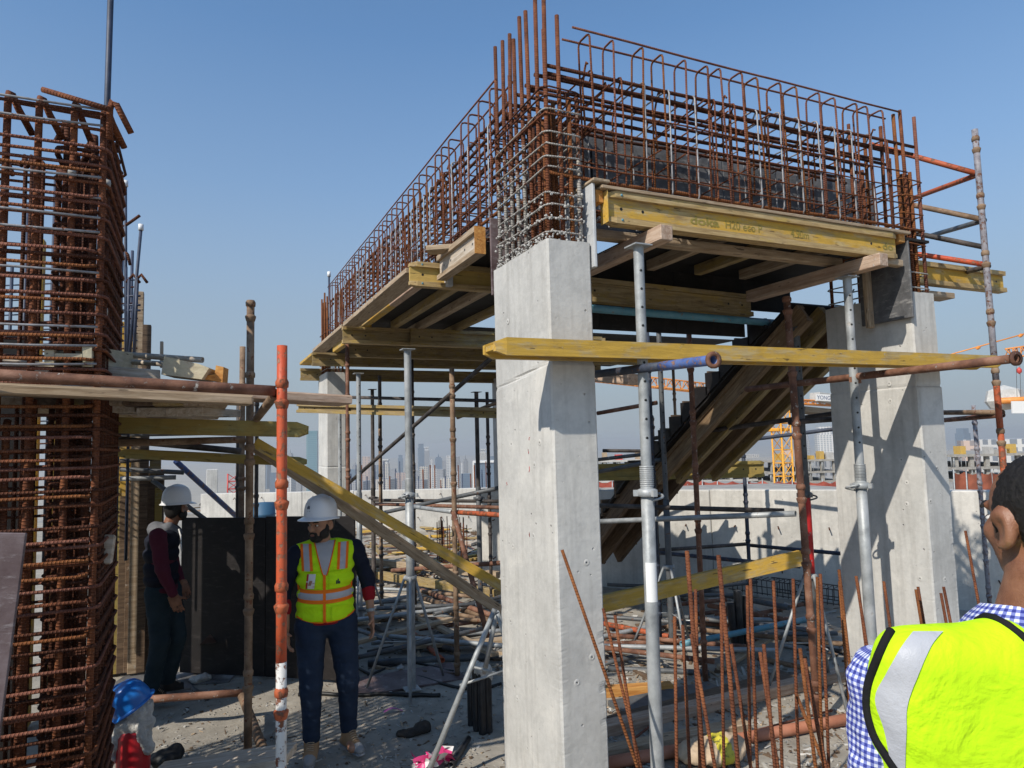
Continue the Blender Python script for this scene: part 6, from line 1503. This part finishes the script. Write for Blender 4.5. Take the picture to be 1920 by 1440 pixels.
sph(mm, V((tc.x, tc.y, gz+.95)), (.18, .13, .11)); blob('trousers', mm, .014, MT['jeans_navy'], p3, M3, 3, disp=fold)
for hp_, kn, an in legs:
    mm = MB(); cap(mm, an+V((0, 0, .02)), an+V((0, .0, -.05)), .05, .045); cap(mm, an+V((0, -.05, -.055)), an+V((0, .16, -.06)), .044, .038, .8, 2); blob('shoe', mm, .01, MT['dark_boot'], p3, M3, 2)
def uv_cyl(o, axis_p, axis_q, cell, rad=.055):
    me = o.data; ul = me.uv_layers.get('UVMap') or me.uv_layers.new(name='UVMap'); a = V(axis_p); d = (V(axis_q)-a).normalized(); u0 = d.cross(V((1, .3, .1))).normalized(); v0 = d.cross(u0)
    for l in me.loops:
        c = me.vertices[l.vertex_index].co-a; ang = math.atan2(c.dot(v0), c.dot(u0)); ul.data[l.index].uv = (ang*rad/cell, c.dot(d)/cell)
wr_fold = lambda c: .007*mnoise.noise(V((c.x*16, c.y*16, c.z*24)))+.005*mnoise.noise(V((c.x*30+c.z*20, c.y*30, c.z*38)))
for s_, e_, x in ((sl, el_l, -1), (sr, el_r, 1)):
    mm = MB(); cap(mm, s_+V((-x*.03, 0, .012)), s_, .05, .052); cap(mm, s_, e_, .052, .053); cap(mm, e_, e_+V((-x*.02, .1, -.15)), .052, .045); o_ = blob('sleeve', mm, .006, MT['gingham'], p3, M3, 2, disp=wr_fold); uv_cyl(o_, s_, e_, .0118)
cc = L3(1936, 1172, 1.28)
def collar(u, v):
    a = math.pi*2*u; r = .07+.006*math.sin(v*3.14)
    return cc+V((r*math.cos(a)*1.04, r*math.sin(a)*1.0, -.03+.062*v-.014*math.sin(a)))
def collar2(u, v):
    a = math.pi*2*u; r = .0735+.05*v+.008*math.sin(v*3.14)
    return cc+V((r*math.cos(a)*1.06, r*math.sin(a)*1.0, .032-.07*v-.014*math.sin(a)))
for fn, nm_, ll in ((collar, 'collar', .062), (collar2, 'collar_fold', .09)):
    mm = MB(); mm.grid(fn, 48, 8); o_ = mm.build(nm_, MT['gingham'], p3, M3)
    for uvl in o_.data.uv_layers[0].data: uvl.uv = (uvl.uv[0]*.5/.0118, uvl.uv[1]*ll/.0118)
# shirt yoke showing between collar and vest
mm = MB(); cap(mm, L3(1850, 1232, 1.27), L3(2010, 1238, 1.31), .05, .05); o_ = blob('shirt_yoke', mm, .008, MT['gingham'], p3, M3, 2); uv_cyl(o_, L3(1850, 1232, 1.27), L3(2010, 1238, 1.31), .0118, .05)
mm = MB()
for (py, pl, pr_, r) in [(1236, 1702, 2040, .056), (1290, 1704, 2060, .072), (1345, 1710, 2070, .08), (1400, 1722, 2070, .084), (1465, 1738, 2062, .086), (1540, 1745, 2058, .087), (1630, 1745, 2058, .088), (1730, 1742, 2060, .09), (1830, 1742, 2060, .092)]:
    a_ = L3(pl, py, 1.155+r); b_ = L3(pr_, py+14, 1.235+r); m_ = L3((pl+pr_)/2, py-4, 1.165+r)
    cap(mm, a_, m_, r, r+.006); cap(mm, m_, b_, r+.006, r)
cutter(mm, V((cc.x, cc.y+.012, cc.z-.045)), V((cc.x, cc.y+.012, cc.z+.2)), .088, .1)
folds = lambda c: .004*mnoise.noise(V((c.x*7, c.y*7, c.z*5)))+.005*mnoise.noise(V((c.x*13+c.z*9, c.y*8, c.z*4)))*max(0., min(1., (-.28-c.z)*8))+.0012*mnoise.noise(c*26)
v3 = blob('vest', mm, .0065, MT['hivis'], p3, M3, 3, disp=folds, k=.022)
bv3 = bvh_of(v3); cl = M3i @ CAM
def hit(px, py, off):
    d = (M3i.to_3x3() @ ray(px, py)).normalized(); h = bv3.ray_cast(cl, d)
    if h[0] is None: h = bv3.find_nearest(cl+d*1.17)
    return h[0]+h[1]*off
def spline(pts, N):
    out = []
    for k in range(N+1):
        t = k/N*(len(pts)-1); i = min(int(t), len(pts)-2); f = t-i; P = [pts[max(i-1, 0)], pts[i], pts[i+1], pts[min(i+2, len(pts)-1)]]
        out.append(tuple(.5*((2*P[1][c])+(-P[0][c]+P[2][c])*f+(2*P[0][c]-5*P[1][c]+4*P[2][c]-P[3][c])*f*f+(-P[0][c]+3*P[1][c]-3*P[2][c]+P[3][c])*f**3) for c in range(2)))
    return out
def ribbon(name, A, B, mat, off):
    N = 30; a_, b_ = spline(A, N), spline(B, N); mm = MB()
    mm.grid(lambda u, v: hit(a_[round(u*N)][0]*(1-v)+b_[round(u*N)][0]*v, a_[round(u*N)][1]*(1-v)+b_[round(u*N)][1]*v, off), N, 6); return mm.build(name, MT[mat], v3, M3)
ribbon('reflective_strap', [(1712, 1186), (1690, 1215), (1662, 1265), (1643, 1310), (1660, 1370), (1672, 1440), (1676, 1500)], [(1768, 1186), (1745, 1212), (1722, 1262), (1702, 1320), (1700, 1370), (1698, 1440), (1700, 1500)], 'reflective', .003)
ribbon('reflective_strap', [(2004, 1200), (2016, 1240), (2030, 1300), (2030, 1370), (2020, 1440), (2016, 1500)], [(2052, 1206), (2066, 1240), (2080, 1300), (2078, 1370), (2068, 1440), (2064, 1500)], 'reflective', .003)
ring = []
for k in range(36):
    a_ = 2*math.pi*k/36; q = V((cc.x+.106*math.cos(a_), cc.y+.012+(.1+.05*max(0, -math.sin(a_)))*math.sin(a_), cc.z+.2)); h = bv3.ray_cast(q, V((0, 0, -1)))
    if h[0] is not None and h[0].z > cc.z-.14: ring.append(h[0]+V((0, 0, .003)))
mm = MB(); mm.tube(ring, .0065, 8, closed=len(ring) == 36); mm.build('neck_binding', MT['black_trim'], v3, M3); print('ring', len(ring))
mm = MB(); mm.tube([hit(x, y, .002) for x, y in spline([(1672, 1184), (1660, 1205), (1645, 1240), (1630, 1285), (1628, 1330), (1640, 1378), (1662, 1415), (1685, 1450)], 24)], .0075, 8); mm.build('arm_binding', MT['black_trim'], v3, M3)
# ------------------------------------------------------------------ extinguisher wrapped in plastic with a blue helmet
b = D(250, 1420, 4.5); bx = V((b.x, b.y, 0)); M4 = Matrix.Translation(bx) @ Matrix.Rotation(-YAW+.5, 4, 'Z')
fe = thing('fire_extinguisher', 'red fire extinguisher wrapped in white plastic on the shaded ground', 'extinguisher', bx)
m_simple('ext_red', [(.38, .012, .018), (.45, .018, .025)], 4, .35); 
zt_ = D(250, 1362, 4.5).z
mm = MB(); mm.lathe([(0, 0), (.095, 0), (.1, .02), (.1, zt_-.06), (.085, zt_-.01), (.045, zt_+.03), (.03, zt_+.05), (0, zt_+.05)], 20); mm.build('cylinder', MT['ext_red'], fe, M4)
s = NT('plastic_wrap'); vv = s.vec(rand=False); nz = s.noise(vv, 18, 6, .7, 1.); MT['plastic_wrap'] = s.done(s.ramp(nz, [(.3, (.5, .48, .44)), (.7, (.7, .68, .64))]), .35, s.bump(nz, .03), spec=.5)
mm = MB(); rr = random.Random(3)
for (x, y, z, a, bb, c) in [(0, 0, zt_+.03, .11, .1, .07), (.03, -.03, zt_+.1, .085, .08, .07), (-.05, .02, zt_-.02, .09, .08, .08), (.05, -.05, zt_+.02, .07, .06, .06), (.06, -.075, zt_-.06, .05, .035, .07), (.085, -.07, zt_-.13, .04, .03, .05), (-.1, -.0, zt_-.08, .05, .05, .07), (-.12, .0, zt_-.17, .03, .03, .06)]: sph(mm, (x, y, z), (a, bb, c))
blob('plastic_wrap', mm, .009, MT['plastic_wrap'], fe, M4, 2, disp=lambda c: .012*mnoise.noise(c*16)+.008*mnoise.noise(c*38))
bh = thing('hard_hat', 'blue hard hat tilted on top of the wrapped extinguisher', 'helmet', bx+V((0, 0, zt_+.1)))
helmet(bh, M4 @ V((-.012, 0, zt_+.135)), M4.to_3x3() @ Matrix.Rotation(R(-33), 3, 'Y') @ RZ(-120), 'helmet_blue', 1.02)
# ================================================================== LOOSE THINGS ON THE GROUND
rnd = random.Random(77)
def gz_(x, y): return ground_z(x, y)-.03
def rod(a, b, r, mat, label, cat='bar', group=None, name='rebar', n=7, bend=0.):
    a, b = V(a), V(b); mid = lerp(a, b, .5)+V((rnd.uniform(-bend, bend), rnd.uniform(-bend, bend), 0)); o = a.copy(); mm = MB(); mm.tube([a-o, mid-o, b-o], r, n)
    return tag(mm.build(name, MT[mat], None, Matrix.Translation(o)), label, cat, group)
# starter bars in front of the men's side (pixel of top, pixel lower down, depth)
SB = [((1054, 1031), (1196, 1440), 3.6, 'long starter bar leaning across the lit face of the near column'), ((1131, 1141), (1193, 1395), 3.9, None), ((1153, 1154), (1196, 1427), 3.8, None), ((1265, 1156), (1270, 1440), 3.5, None), ((1280, 1172), (1292, 1440), 3.6, None),
      ((1288, 1033), (1321, 1440), 3.4, None), ((1304, 1105), (1312, 1440), 3.7, None), ((1296, 1189), (1340, 1440), 3.3, None), ((1347, 1041), (1384, 1440), 3.3, None), ((1352, 1130), (1358, 1440), 3.8, None), ((1371, 1208), (1406, 1440), 3.4, None), ((1401, 1098), (1407, 1440), 3.9, None),
      ((1407, 1085), (1421, 1440), 3.7, None), ((1425, 1223), (1458, 1440), 3.4, None), ((1432, 1208), (1454, 1440), 3.3, None), ((1450, 1089), (1465, 1440), 3.7, None), ((1487, 1085), (1500, 1440), 3.8, None), ((1500, 1216), (1530, 1440), 3.3, None), ((1508, 1235), (1549, 1440), 3.4, None), ((1493, 1302), (1532, 1400), 3.6, None),
      ((1532, 1082), (1546, 1440), 3.9, None), ((1538, 1076), (1553, 1440), 3.8, None), ((1573, 1068), (1597, 1290), 4.0, None), ((1574, 1090), (1590, 1300), 4.1, None), ((1605, 1080), (1630, 1240), 4.0, None), ((1608, 1092), (1626, 1240), 4.2, None), ((1657, 1090), (1672, 1190), 4.2, None), ((1717, 1105), (1731, 1190), 4.2, None), ((1721, 1100), (1737, 1190), 4.3, None), ((1764, 1112), (1778, 1190), 4.3, None), ((1769, 1100), (1786, 1190), 4.2, None), ((1810, 995), (1842, 1180), 4.6, None)]
for k, (a, b, z, lab) in enumerate(SB):
    A = D(*a, z); B = D(*b, z-.08 if k else z-.15); d_ = (B-A); t = (A.z+.05)/(A.z-B.z); Bt = A+d_*t
    rod(Bt, A, .0108 if k in (5, 8, 18) else .0088, rnd.choice(['rebar', 'rebar_orange', 'rebar']), lab or ('rusty starter bar standing in the cluster of bars before the striped column'), 'bar', 'starter bars in the foreground', 'starter_bar', bend=.006)
for (a, b) in [((1150, 1440), (1560, 1330)), ((1190, 1438), (1400, 1340)), ((1120, 1440), (1260, 1330))]:
    A, B = G(*a), G(*b); A.z = gz_(A.x, A.y)+.02; B.z = gz_(B.x, B.y)+.03; rod(A, B, .0095, 'rebar_pink', {1150: 'pinkish bar lying among the starter bars', 1190: 'short bar lying by the paper bag', 1120: 'bar lying at the foot of the stickered prop'}[a[0]], 'bar', 'bars lying on the ground')
def gpipe(a, b, r, mat, label, cat='pipe', dz=0., group='pipes lying on the ground', name='loose_pipe', dz2=None):
    A, B = G(*a), G(*b); A.z = gz_(A.x, A.y)+r+dz; B.z = gz_(B.x, B.y)+r+(dz if dz2 is None else dz2)
    return pipe(A, B, r, mat, label, cat, group, name)
m_simple('conduit', [(.36, .13, .07), (.46, .2, .12)], 6, .6)
gpipe((1080, 1450), (1640, 1340), .042, 'conduit', 'orange plastic conduit lying behind the starter bars')
gpipe((1130, 1195), (1315, 1158), .03, 'rust_pipe', 'rusty pipe lying beside the near column'); gpipe((1130, 1178), (1270, 1205), .03, 'orange_rust', 'orange rusty pipe crossing the pile near the column', dz=.06)
gpipe((1140, 1225), (1250, 1205), .034, 'rust_pipe', 'short rusty pipe at the near column foot', dz=.03); gpipe((1280, 1258), (1520, 1208), .03, 'teal_paint', 'worn blue and white pipe below the stair scaffold', dz=.25)
gpipe((1330, 1165), (1500, 1205), .03, 'rust_pipe', 'spotted pipe slanting behind the blue and white one', dz=.2); gpipe((1300, 1120), (1480, 1160), .035, 'galv_dark', 'grey pipe lying on the dark pile', dz=.12)
gpipe((1140, 1252), (1330, 1262), .026, 'galv_dark', 'dark thin pipe on the ground by the stickered prop'); gpipe((1460, 1195), (1600, 1225), .022, 'dark_pipe', 'dark pipe at the foot of the striped column')
gpipe((200, 1252), (455, 1236), .03, 'brown_pipe', 'brown pipe lying before the black panel', dz=.08); gpipe((265, 1368), (455, 1347), .03, 'rust_pipe', 'rusty base pipe reaching the tall brown standard', dz=.22)
gpipe((452, 1345), (495, 1418), .036, 'brown_pipe', 'thick brown pipe stub at the foot of the tall brown standard', dz=.2, dz2=.03)
gpipe((845, 1432), (878, 1385), .024, 'black_plastic', 'short black hose piece on the ground'); gpipe((700, 1180), (860, 1225), .03, 'dark_pipe', 'dark pipe lying right of the plain grey prop', dz=.02)
gpipe((770, 1120), (935, 1185), .032, 'rust_pipe', 'rusty pipe slanting to the near column', dz=.15); gpipe((790, 1135), (930, 1180), .032, 'brown_pipe', 'brown pipe beside the slanting rusty one', dz=.1); gpipe((690, 1225), (935, 1180), .034, 'dark_pipe', 'long dark pipe in the shade'); gpipe((690, 1245), (935, 1230), .036, 'galv_dark', 'grey pipe in the shade'); gpipe((770, 1170), (935, 1150), .03, 'galv', 'pale pipe in the shade', dz=.05)
gpipe((775, 1190), (830, 1245), .026, 'orange_rust', 'short orange rusty pipe near the plain grey prop', dz=.03)
# timbers and boards on the ground
def gboard(a, b, w_, h_, mat, label, dz=0., group='timbers lying on the ground', name='loose_plank', roll=0., cat='plank', dz2=None):
    A, B = G(*a), G(*b); A.z = gz_(A.x, A.y)+h_/2+dz; B.z = gz_(B.x, B.y)+h_/2+(dz if dz2 is None else dz2)
    return board(name, A, B, w_, h_, mat, None, label, cat, group, roll, bev=.004, jit=.003)
gboard((1120, 1372), (1640, 1255), .12, .09, 'wood_pink', 'pinkish squared timber lying under the stair scaffold'); gboard((1150, 1355), (1480, 1268), .2, .05, 'wood_dark', 'dark board beside the pinkish squared timber'); gboard((1120, 1420), (1400, 1360), .12, .08, 'wood_raw', 'raw timber under the paper bag')
gboard((1160, 1330), (1350, 1290), .34, .04, 'galv_dark', 'grey sheet lying by the stickered prop', name='loose_sheet', cat='sheet'); gboard((1120, 1300), (1260, 1290), .1, .08, 'wood_orange', 'orange brown timber at the near column foot')
gboard((1180, 1250), (1280, 1300), .05, .03, 'wood_dark', 'leaning dark batten near the slender rusty standard', dz=.0, dz2=.0)
gboard((670, 1085), (935, 1130), .1, .12, 'h20_old', 'yellow timber lying behind the plain grey prop', dz=.08); gboard((675, 1075), (935, 1110), .1, .1, 'wood_raw', 'raw timber stacked behind the plain grey prop', dz=.22); gboard((680, 1105), (935, 1150), .12, .05, 'wood_pale', 'pale plank under the yellow timber', dz=.0)
gboard((730, 1040), (930, 1010), .14, .05, 'h20_yellow', 'yellow plank in the sunlit yard'); gboard((800, 1062), (935, 1042), .1, .12, 'h20_yellow', 'yellow block timber in the sunlit yard'); gboard((690, 1150), (900, 1165), .16, .05, 'wood_raw', 'raw plank in the shade right of the man with badge')
gboard((640, 1290), (860, 1255), .5, .02, 'ply_brown', 'grey plywood sheet flat in the shade', name='loose_sheet', cat='sheet'); gboard((440, 1262), (215, 1275), .4, .02, 'ply_grey', 'plywood sheet flat before the black panel', name='loose_sheet', cat='sheet')
A = D(290, 1452, 4.2); B = D(545, 1414, 4.2); board('scaffold_plank', A, B, .24, .05, 'wood_pale', None, 'pale plank lying at the foot of the orange red standard', 'plank')
# yard beyond: many loose sticks
for k in range(70):
    px = rnd.uniform(655, 950); py = rnd.uniform(975, 1075); g_ = G(px, py); a_ = rnd.uniform(0, 6.28); L_ = rnd.uniform(.3, 1.8); d_ = V((math.cos(a_), math.sin(a_), 0))*L_/2
    mt = rnd.choice(['wood_raw', 'wood_pale', 'wood_dark', 'wood_pink', 'h20_old', 'h20_yellow']); z_ = rnd.uniform(.02, .1); nm_ = {'wood_raw': 'raw', 'wood_pale': 'pale', 'wood_dark': 'dark', 'wood_pink': 'pinkish', 'h20_old': 'stained', 'h20_yellow': 'yellow'}[mt]
    board('loose_stick', g_-d_+V((0, 0, z_)), g_+d_+V((0, 0, z_+rnd.uniform(-.02, .06))), rnd.uniform(.04, .12), rnd.uniform(.02, .06), mt, None, f'{nm_} stick lying in the sunlit yard under the deck', 'stick', f'{nm_} sticks in the yard')
for k in range(46):
    px = rnd.uniform(380, 570); py = rnd.uniform(940, 975); g_ = G(px, py, .0); a_ = rnd.uniform(0, 6.28); L_ = rnd.uniform(.5, 2.2); d_ = V((math.cos(a_), math.sin(a_), 0))*L_/2; z_ = rnd.uniform(.05, .4)
    mt = rnd.choice(['wood_raw', 'wood_pale', 'wood_pink', 'galv', 'h20_yellow']); nm_ = {'wood_raw': 'raw', 'wood_pale': 'pale', 'galv': 'grey', 'wood_pink': 'pinkish', 'h20_yellow': 'yellow'}[mt]
    board('loose_stick', g_-d_+V((0, 0, z_)), g_+d_+V((0, 0, z_+rnd.uniform(-.1, .1))), rnd.uniform(.06, .14), rnd.uniform(.03, .07), mt, None, f'{nm_} stick in the heap beyond the black panel', 'stick', f'{nm_} sticks in the heap')
for k in range(30):
    px = rnd.choice([rnd.uniform(455, 560), rnd.uniform(680, 720), rnd.uniform(800, 930)]); py = rnd.uniform(950, 985); p = G(px, py); h_ = rnd.uniform(.3, .9)
    rod((p.x, p.y, -.03), (p.x+rnd.uniform(-.05, .05), p.y, h_), .011, 'rebar', 'short starter bar standing in the far yard', 'bar', 'starter bars in the far yard', 'starter_bar', 5)
for k in range(40):
    g_ = G(rnd.uniform(660, 940), rnd.uniform(985, 1090)); a_ = rnd.uniform(0, 6.28); L_ = rnd.uniform(.4, 1.6); d_ = V((math.cos(a_), math.sin(a_), 0))*L_/2
    rod(g_-d_+V((0, 0, .02)), g_+d_+V((0, 0, .05)), .009, 'rebar_pink', 'rusty bar offcut lying in the sunlit yard', 'bar', 'bar offcuts in the yard', 'bar_offcut', 5, .08)
for (x0, x1, y0, y1, n_, lab) in [(1130, 1500, 1110, 1260, 26, 'beside the near column under the stairs'), (690, 930, 1110, 1235, 22, 'in the shade under the long deck side')]:
    for k in range(n_):
        g_ = G(rnd.uniform(x0, x1), rnd.uniform(y0, y1)); a_ = rnd.gauss(-.35, .5); L_ = rnd.uniform(.6, 2.2); d_ = V((math.cos(a_), math.sin(a_), 0))*L_/2; z_ = rnd.uniform(.03, .2)
        mt, nm_ = rnd.choice([('rust_pipe', 'rusty'), ('galv_dark', 'dark grey'), ('brown_pipe', 'brown'), ('galv', 'pale grey'), ('wood_raw', 'wood')])
        if mt == 'wood_raw': board('loose_plank', g_-d_+V((0, 0, z_)), g_+d_+V((0, 0, z_)), rnd.uniform(.06, .2), .04, mt, None, f'raw plank lying in the pile {lab}', 'plank', f'planks {lab}')
        else: pipe(g_-d_+V((0, 0, z_)), g_+d_+V((0, 0, z_+rnd.uniform(-.02, .05))), .025, mt, f'{nm_} tube lying in the pile {lab}', 'pipe', f'{nm_} tubes {lab}', 'loose_pipe', 9)
# small column cage in the yard
p = G(848, 1062); yc = thing('column_cage', 'small rusty starter cage standing in the sunlit yard', 'rebar cage', (p.x, p.y, 0)); W_ = .42
for i in range(5):
    for j in range(5):
        if i in (0, 4) or j in (0, 4):
            x, y = p.x-W_/2+W_*i/4, p.y-W_/2+W_*j/4; mm = MB(); mm.tube([(x, y, -.03), (x+rnd.uniform(-.02, .02), y, rnd.uniform(.72, .95))], .009, 6); mm.build('vertical_bar', MT['rebar'], yc)
for z in (.12, .3, .5, .68):
    mm = MB(); mm.tube(rect_loop(p.x-W_/2-.01, p.x+W_/2+.01, p.y-W_/2-.01, p.y+W_/2+.01, z, .02), .006, 5, closed=True); mm.build('tie', MT['rebar'], yc)
# low stirrup cage along the parapet
A, B = G(1290, 1100), G(1620, 1150); lc = thing('low_cage', 'low cage of thin stirrups lying along the parapet wall', 'rebar cage', A); N = 34
for k in range(N+1):
    p = lerp(A, B, k/N); d_ = (B-A).normalized(); n_ = V((-d_.y, d_.x, 0)); mm = MB(); pts = [p+n_*.0+V((0, 0, .04)), p+V((0, 0, .24)), p+n_*.22+V((0, 0, .25)), p+n_*.22+V((0, 0, .05))]; mm.tube(pts, .006, 5); mm.build('stirrup', MT['dark_pipe'], lc)
for (o_, z) in ((0, .06), (0, .15), (0, .24), (.22, .06), (.22, .25)): mm = MB(); d_ = (B-A).normalized(); n_ = V((-d_.y, d_.x, 0)); mm.tube([A+n_*o_+V((0, 0, z)), B+n_*o_+V((0, 0, z))], .007, 5); mm.build('longitudinal_bar', MT['dark_pipe'], lc)
# fallen tripod beside the near column
ft = thing('folding_tripod', 'grey folding tripod leaning at the lit foot of the near column', 'tripod', G(810, 1425))
for (a, za, b, zb_, r) in [((928, 1142), 4.75, (806, 1440), 4.55, .0185), ((932, 1146), 4.9, (908, 1262), 5.0, .017), ((880, 1248), 4.75, (940, 1265), 4.8, .009), ((862, 1285), 4.7, (945, 1258), 4.8, .009), ((933, 1150), 4.75, (960, 1240), 4.8, .017)]:
    mm = MB(); mm.tube([D(*a, za), D(*b, zb_)], r, 9); mm.build('leg' if r > .01 else 'strut', MT['galv'], ft)
# black sleeves standing by the column
for k, (px, py, h_) in enumerate([(884, 1352, .42), (894, 1362, .5), (905, 1368, .5), (916, 1365, .48)]):
    g_ = G(px, py); t = thing('pipe_sleeve', 'black plastic pipe sleeve with taped top standing by the near column', 'pipe', (g_.x, g_.y, 0), 'taped black pipe sleeves'); mm = MB(); mm.lathe([(0, h_), (.03, h_), (.032, h_-.01), (.032, .0)], 10); mm.build('tube', MT['black_plastic'], t, Matrix.Translation((g_.x, g_.y, -.03)))
    mm = MB(); sph(mm, (0, 0, h_), (.036, .036, .035)); cap(mm, (0, 0, h_-.03), (.01, 0, h_-.07), .034, .033); blob('tape', mm, .008, MT['plastic_wrap'], t, Matrix.Translation((g_.x, g_.y, -.03)), 1, disp=lambda c: .008*mnoise.noise(c*40+V((k, 0, 0))))
for k, (px, py, h_) in enumerate([(1378, 1215, .5), (1388, 1215, .62), (1398, 1212, .55)]):
    g_ = G(px, py); mm = MB(); mm.lathe([(0, h_), (.04, h_), (.042, h_-.01), (.042, .0)], 10); tag(mm.build('pipe_sleeve', MT['black_plastic'], None, Matrix.Translation((g_.x, g_.y, -.03)) @ Matrix.Rotation(.06*(k-1), 4, 'Y')), 'black plastic sleeve standing below the stair scaffold', 'pipe', 'black sleeves below the stair')
# paper bag with yellow print
g_ = G(1335, 1425); bgM = Matrix.Translation((g_.x, g_.y, 0)) @ Matrix.Rotation(-.5, 4, 'Z'); pb = thing('paper_bag', 'crumpled brown paper bag with yellow print behind the starter bars', 'bag', (g_.x, g_.y, 0))
m_simple('paper', [(.42, .31, .2), (.52, .4, .28)], 9, .8, .006, 25); m_simple('yellow_print', [(.5, .42, .03), (.58, .5, .06)], 9, .6, .004, 25, chips=((.12, .12, .05), 30, .58))
crum = lambda c: .018*abs(mnoise.noise(c*11))+.012*mnoise.noise(c*26)
mm = MB(); sph(mm, (0, 0, .06), (.22, .15, .07)); sph(mm, (.1, .02, .09), (.14, .11, .07)); sph(mm, (-.14, -.03, .06), (.1, .1, .06)); blob('bag', mm, .011, [MT['paper'], MT['yellow_print']], pb, bgM, 1, disp=crum, pick=lambda c: 1 if .0 < c.x+.25*c.y < .1 else 0)
# striped tape crumple
g_ = G(808, 1440); tp = thing('warning_tape', 'crumpled pink and white warning tape on the ground', 'tape', (g_.x, g_.y, 0)); tM = Matrix.Translation((g_.x, g_.y, 0))
m_simple('tape_pink', [(.55, .03, .16), (.62, .06, .2)], 6, .4); m_simple('tape_white', [(.65, .63, .62)], 6, .4)
for k in range(4):
    pts = [V((rnd.uniform(-.16, .18), rnd.uniform(-.1, .14), .0)) for _ in range(4)]; mm = MB()
    sp_ = [(p.x, p.y) for p in pts]
    def fn(u, v):
        t = u*3; i = min(int(t), 2); f = t-i; c = lerp(pts[i], pts[i+1], f); d_ = (pts[i+1]-pts[i]).normalized()
        return c+V((-d_.y, d_.x, 0))*(v-.5)*.07*math.cos(u*5+k)+V((0, 0, .02+.05*abs(math.sin(u*7+k))+(v-.5)*.06*math.sin(u*9+k)))
    mm.grid(fn, 24, 2); mm.mi = [1 if (i//6) % 2 else 0 for i in range(len(mm.f))]; mm.build('tape_strip', [MT['tape_pink'], MT['tape_white']], tp, tM)
g_ = G(735, 1332); mm = MB(); mm.grid(lambda u, v: V((-.07+.16*u, -.02+.04*v, .02*math.sin(u*4))), 6, 2); m_simple('purple', [(.3, .08, .25)], 4); tag(mm.build('plastic_scrap', MT['purple'], None, Matrix.Translation((g_.x, g_.y, .0))), 'small purple plastic scrap on the ground', 'scrap')
# black hoses
def hose(pts, r, label, mat='cable'):
    P = [G(*p) for p in pts]; Q = []
    for k in range(41):
        t = k/40*(len(P)-1); i = min(int(t), len(P)-2); f = t-i; a, b, c, d = P[max(i-1, 0)], P[i], P[i+1], P[min(i+2, len(P)-1)]
        q = .5*((2*b)+(-a+c)*f+(2*a-5*b+4*c-d)*f*f+(-a+3*b-3*c+d)*f**3); q.z = gz_(q.x, q.y)+r; Q.append(q)
    mm = MB(); mm.tube(Q, r, 7); return tag(mm.build('hose', MT[mat]), label, 'hose', 'black hoses on the ground')
hose([(640, 1228), (700, 1262), (780, 1265), (870, 1290), (940, 1280)], .014, 'black hose curving behind the man with badge'); hose([(560, 1300), (660, 1302), (740, 1300), (825, 1305)], .018, 'straight black hose behind the boots'); hose([(690, 1262), (760, 1240), (850, 1258)], .012, 'short black hose loop near the grey prop base'); hose([(450, 1262), (520, 1250), (600, 1245)], .014, 'black hose before the black panel')
# black rag and bits left
g_ = G(308, 1432); mm = MB(); sph(mm, (0, 0, .04), (.1, .08, .05)); sph(mm, (.06, .03, .05), (.06, .05, .06)); o_ = blob('rubber_boot_scrap', mm, .012, MT['black'], None, Matrix.Translation((g_.x, g_.y, 0)), 1, disp=crum); tag(o_, 'black rubber scrap right of the wrapped extinguisher', 'scrap')
g_ = G(775, 1372); mm = MB(); sph(mm, (0, 0, .02), (.13, .05, .03)); sph(mm, (.08, .03, .03), (.06, .05, .04)); o_ = blob('rag', mm, .012, MT['dark_boot'], None, Matrix.Translation((g_.x, g_.y, -.02)), 1, disp=crum); tag(o_, 'dark brown rag lying near the leaning tripod', 'rag')
g_ = G(310, 1290); mm = MB(); sph(mm, (0, 0, .03), (.1, .05, .04)); o_ = blob('plastic_bag', mm, .012, MT['plastic_wrap'], None, Matrix.Translation((g_.x+.3, g_.y+.1, -.02)), 1, disp=crum); tag(o_, 'crumpled white plastic bag beside the dark boots', 'bag')
gpipe((345, 1276), (390, 1308), .02, 'galv_dark', 'short grey pipe by the dark boots')
# scattered rubble: far too many to count
mm = MB()
def chips(n_, x0, x1, y0, y1, s0, s1, big=.0):
    for k in range(n_):
        g_ = G(rnd.uniform(x0, x1), rnd.uniform(y0, y1)); s_ = rnd.uniform(s0, s1); e_ = rnd.choice([(1, 1, .7), (2.6, .5, .35), (1.4, .9, .4), (4., .4, .3)])
        M = Matrix.Translation((g_.x, g_.y, gz_(g_.x, g_.y)+s_*.15)) @ Euler((rnd.uniform(-.3, .3), rnd.uniform(-.3, .3), rnd.random()*6)).to_matrix().to_4x4()
        mm.box(tuple(-s_*c/2 for c in e_), tuple(s_*c/2 for c in e_), M, mi=rnd.choice([0, 3, 3, 3, 1, 2, 2]), jit=s_*.18)
chips(1300, 180, 1000, 1230, 1440, .005, .022); chips(1300, 1050, 1640, 1250, 1440, .006, .03); chips(600, 640, 1640, 1100, 1260, .02, .07); chips(700, 655, 950, 975, 1100, .03, .09); chips(300, 380, 570, 940, 980, .05, .16)
o_ = mm.build('rubble', [MT['concrete'], MT['wood_raw'], MT['wood_dark'], MT['concrete_old']]); tag(o_, 'small rubble chips and splinters strewn over the slab', 'rubble', kind='stuff')
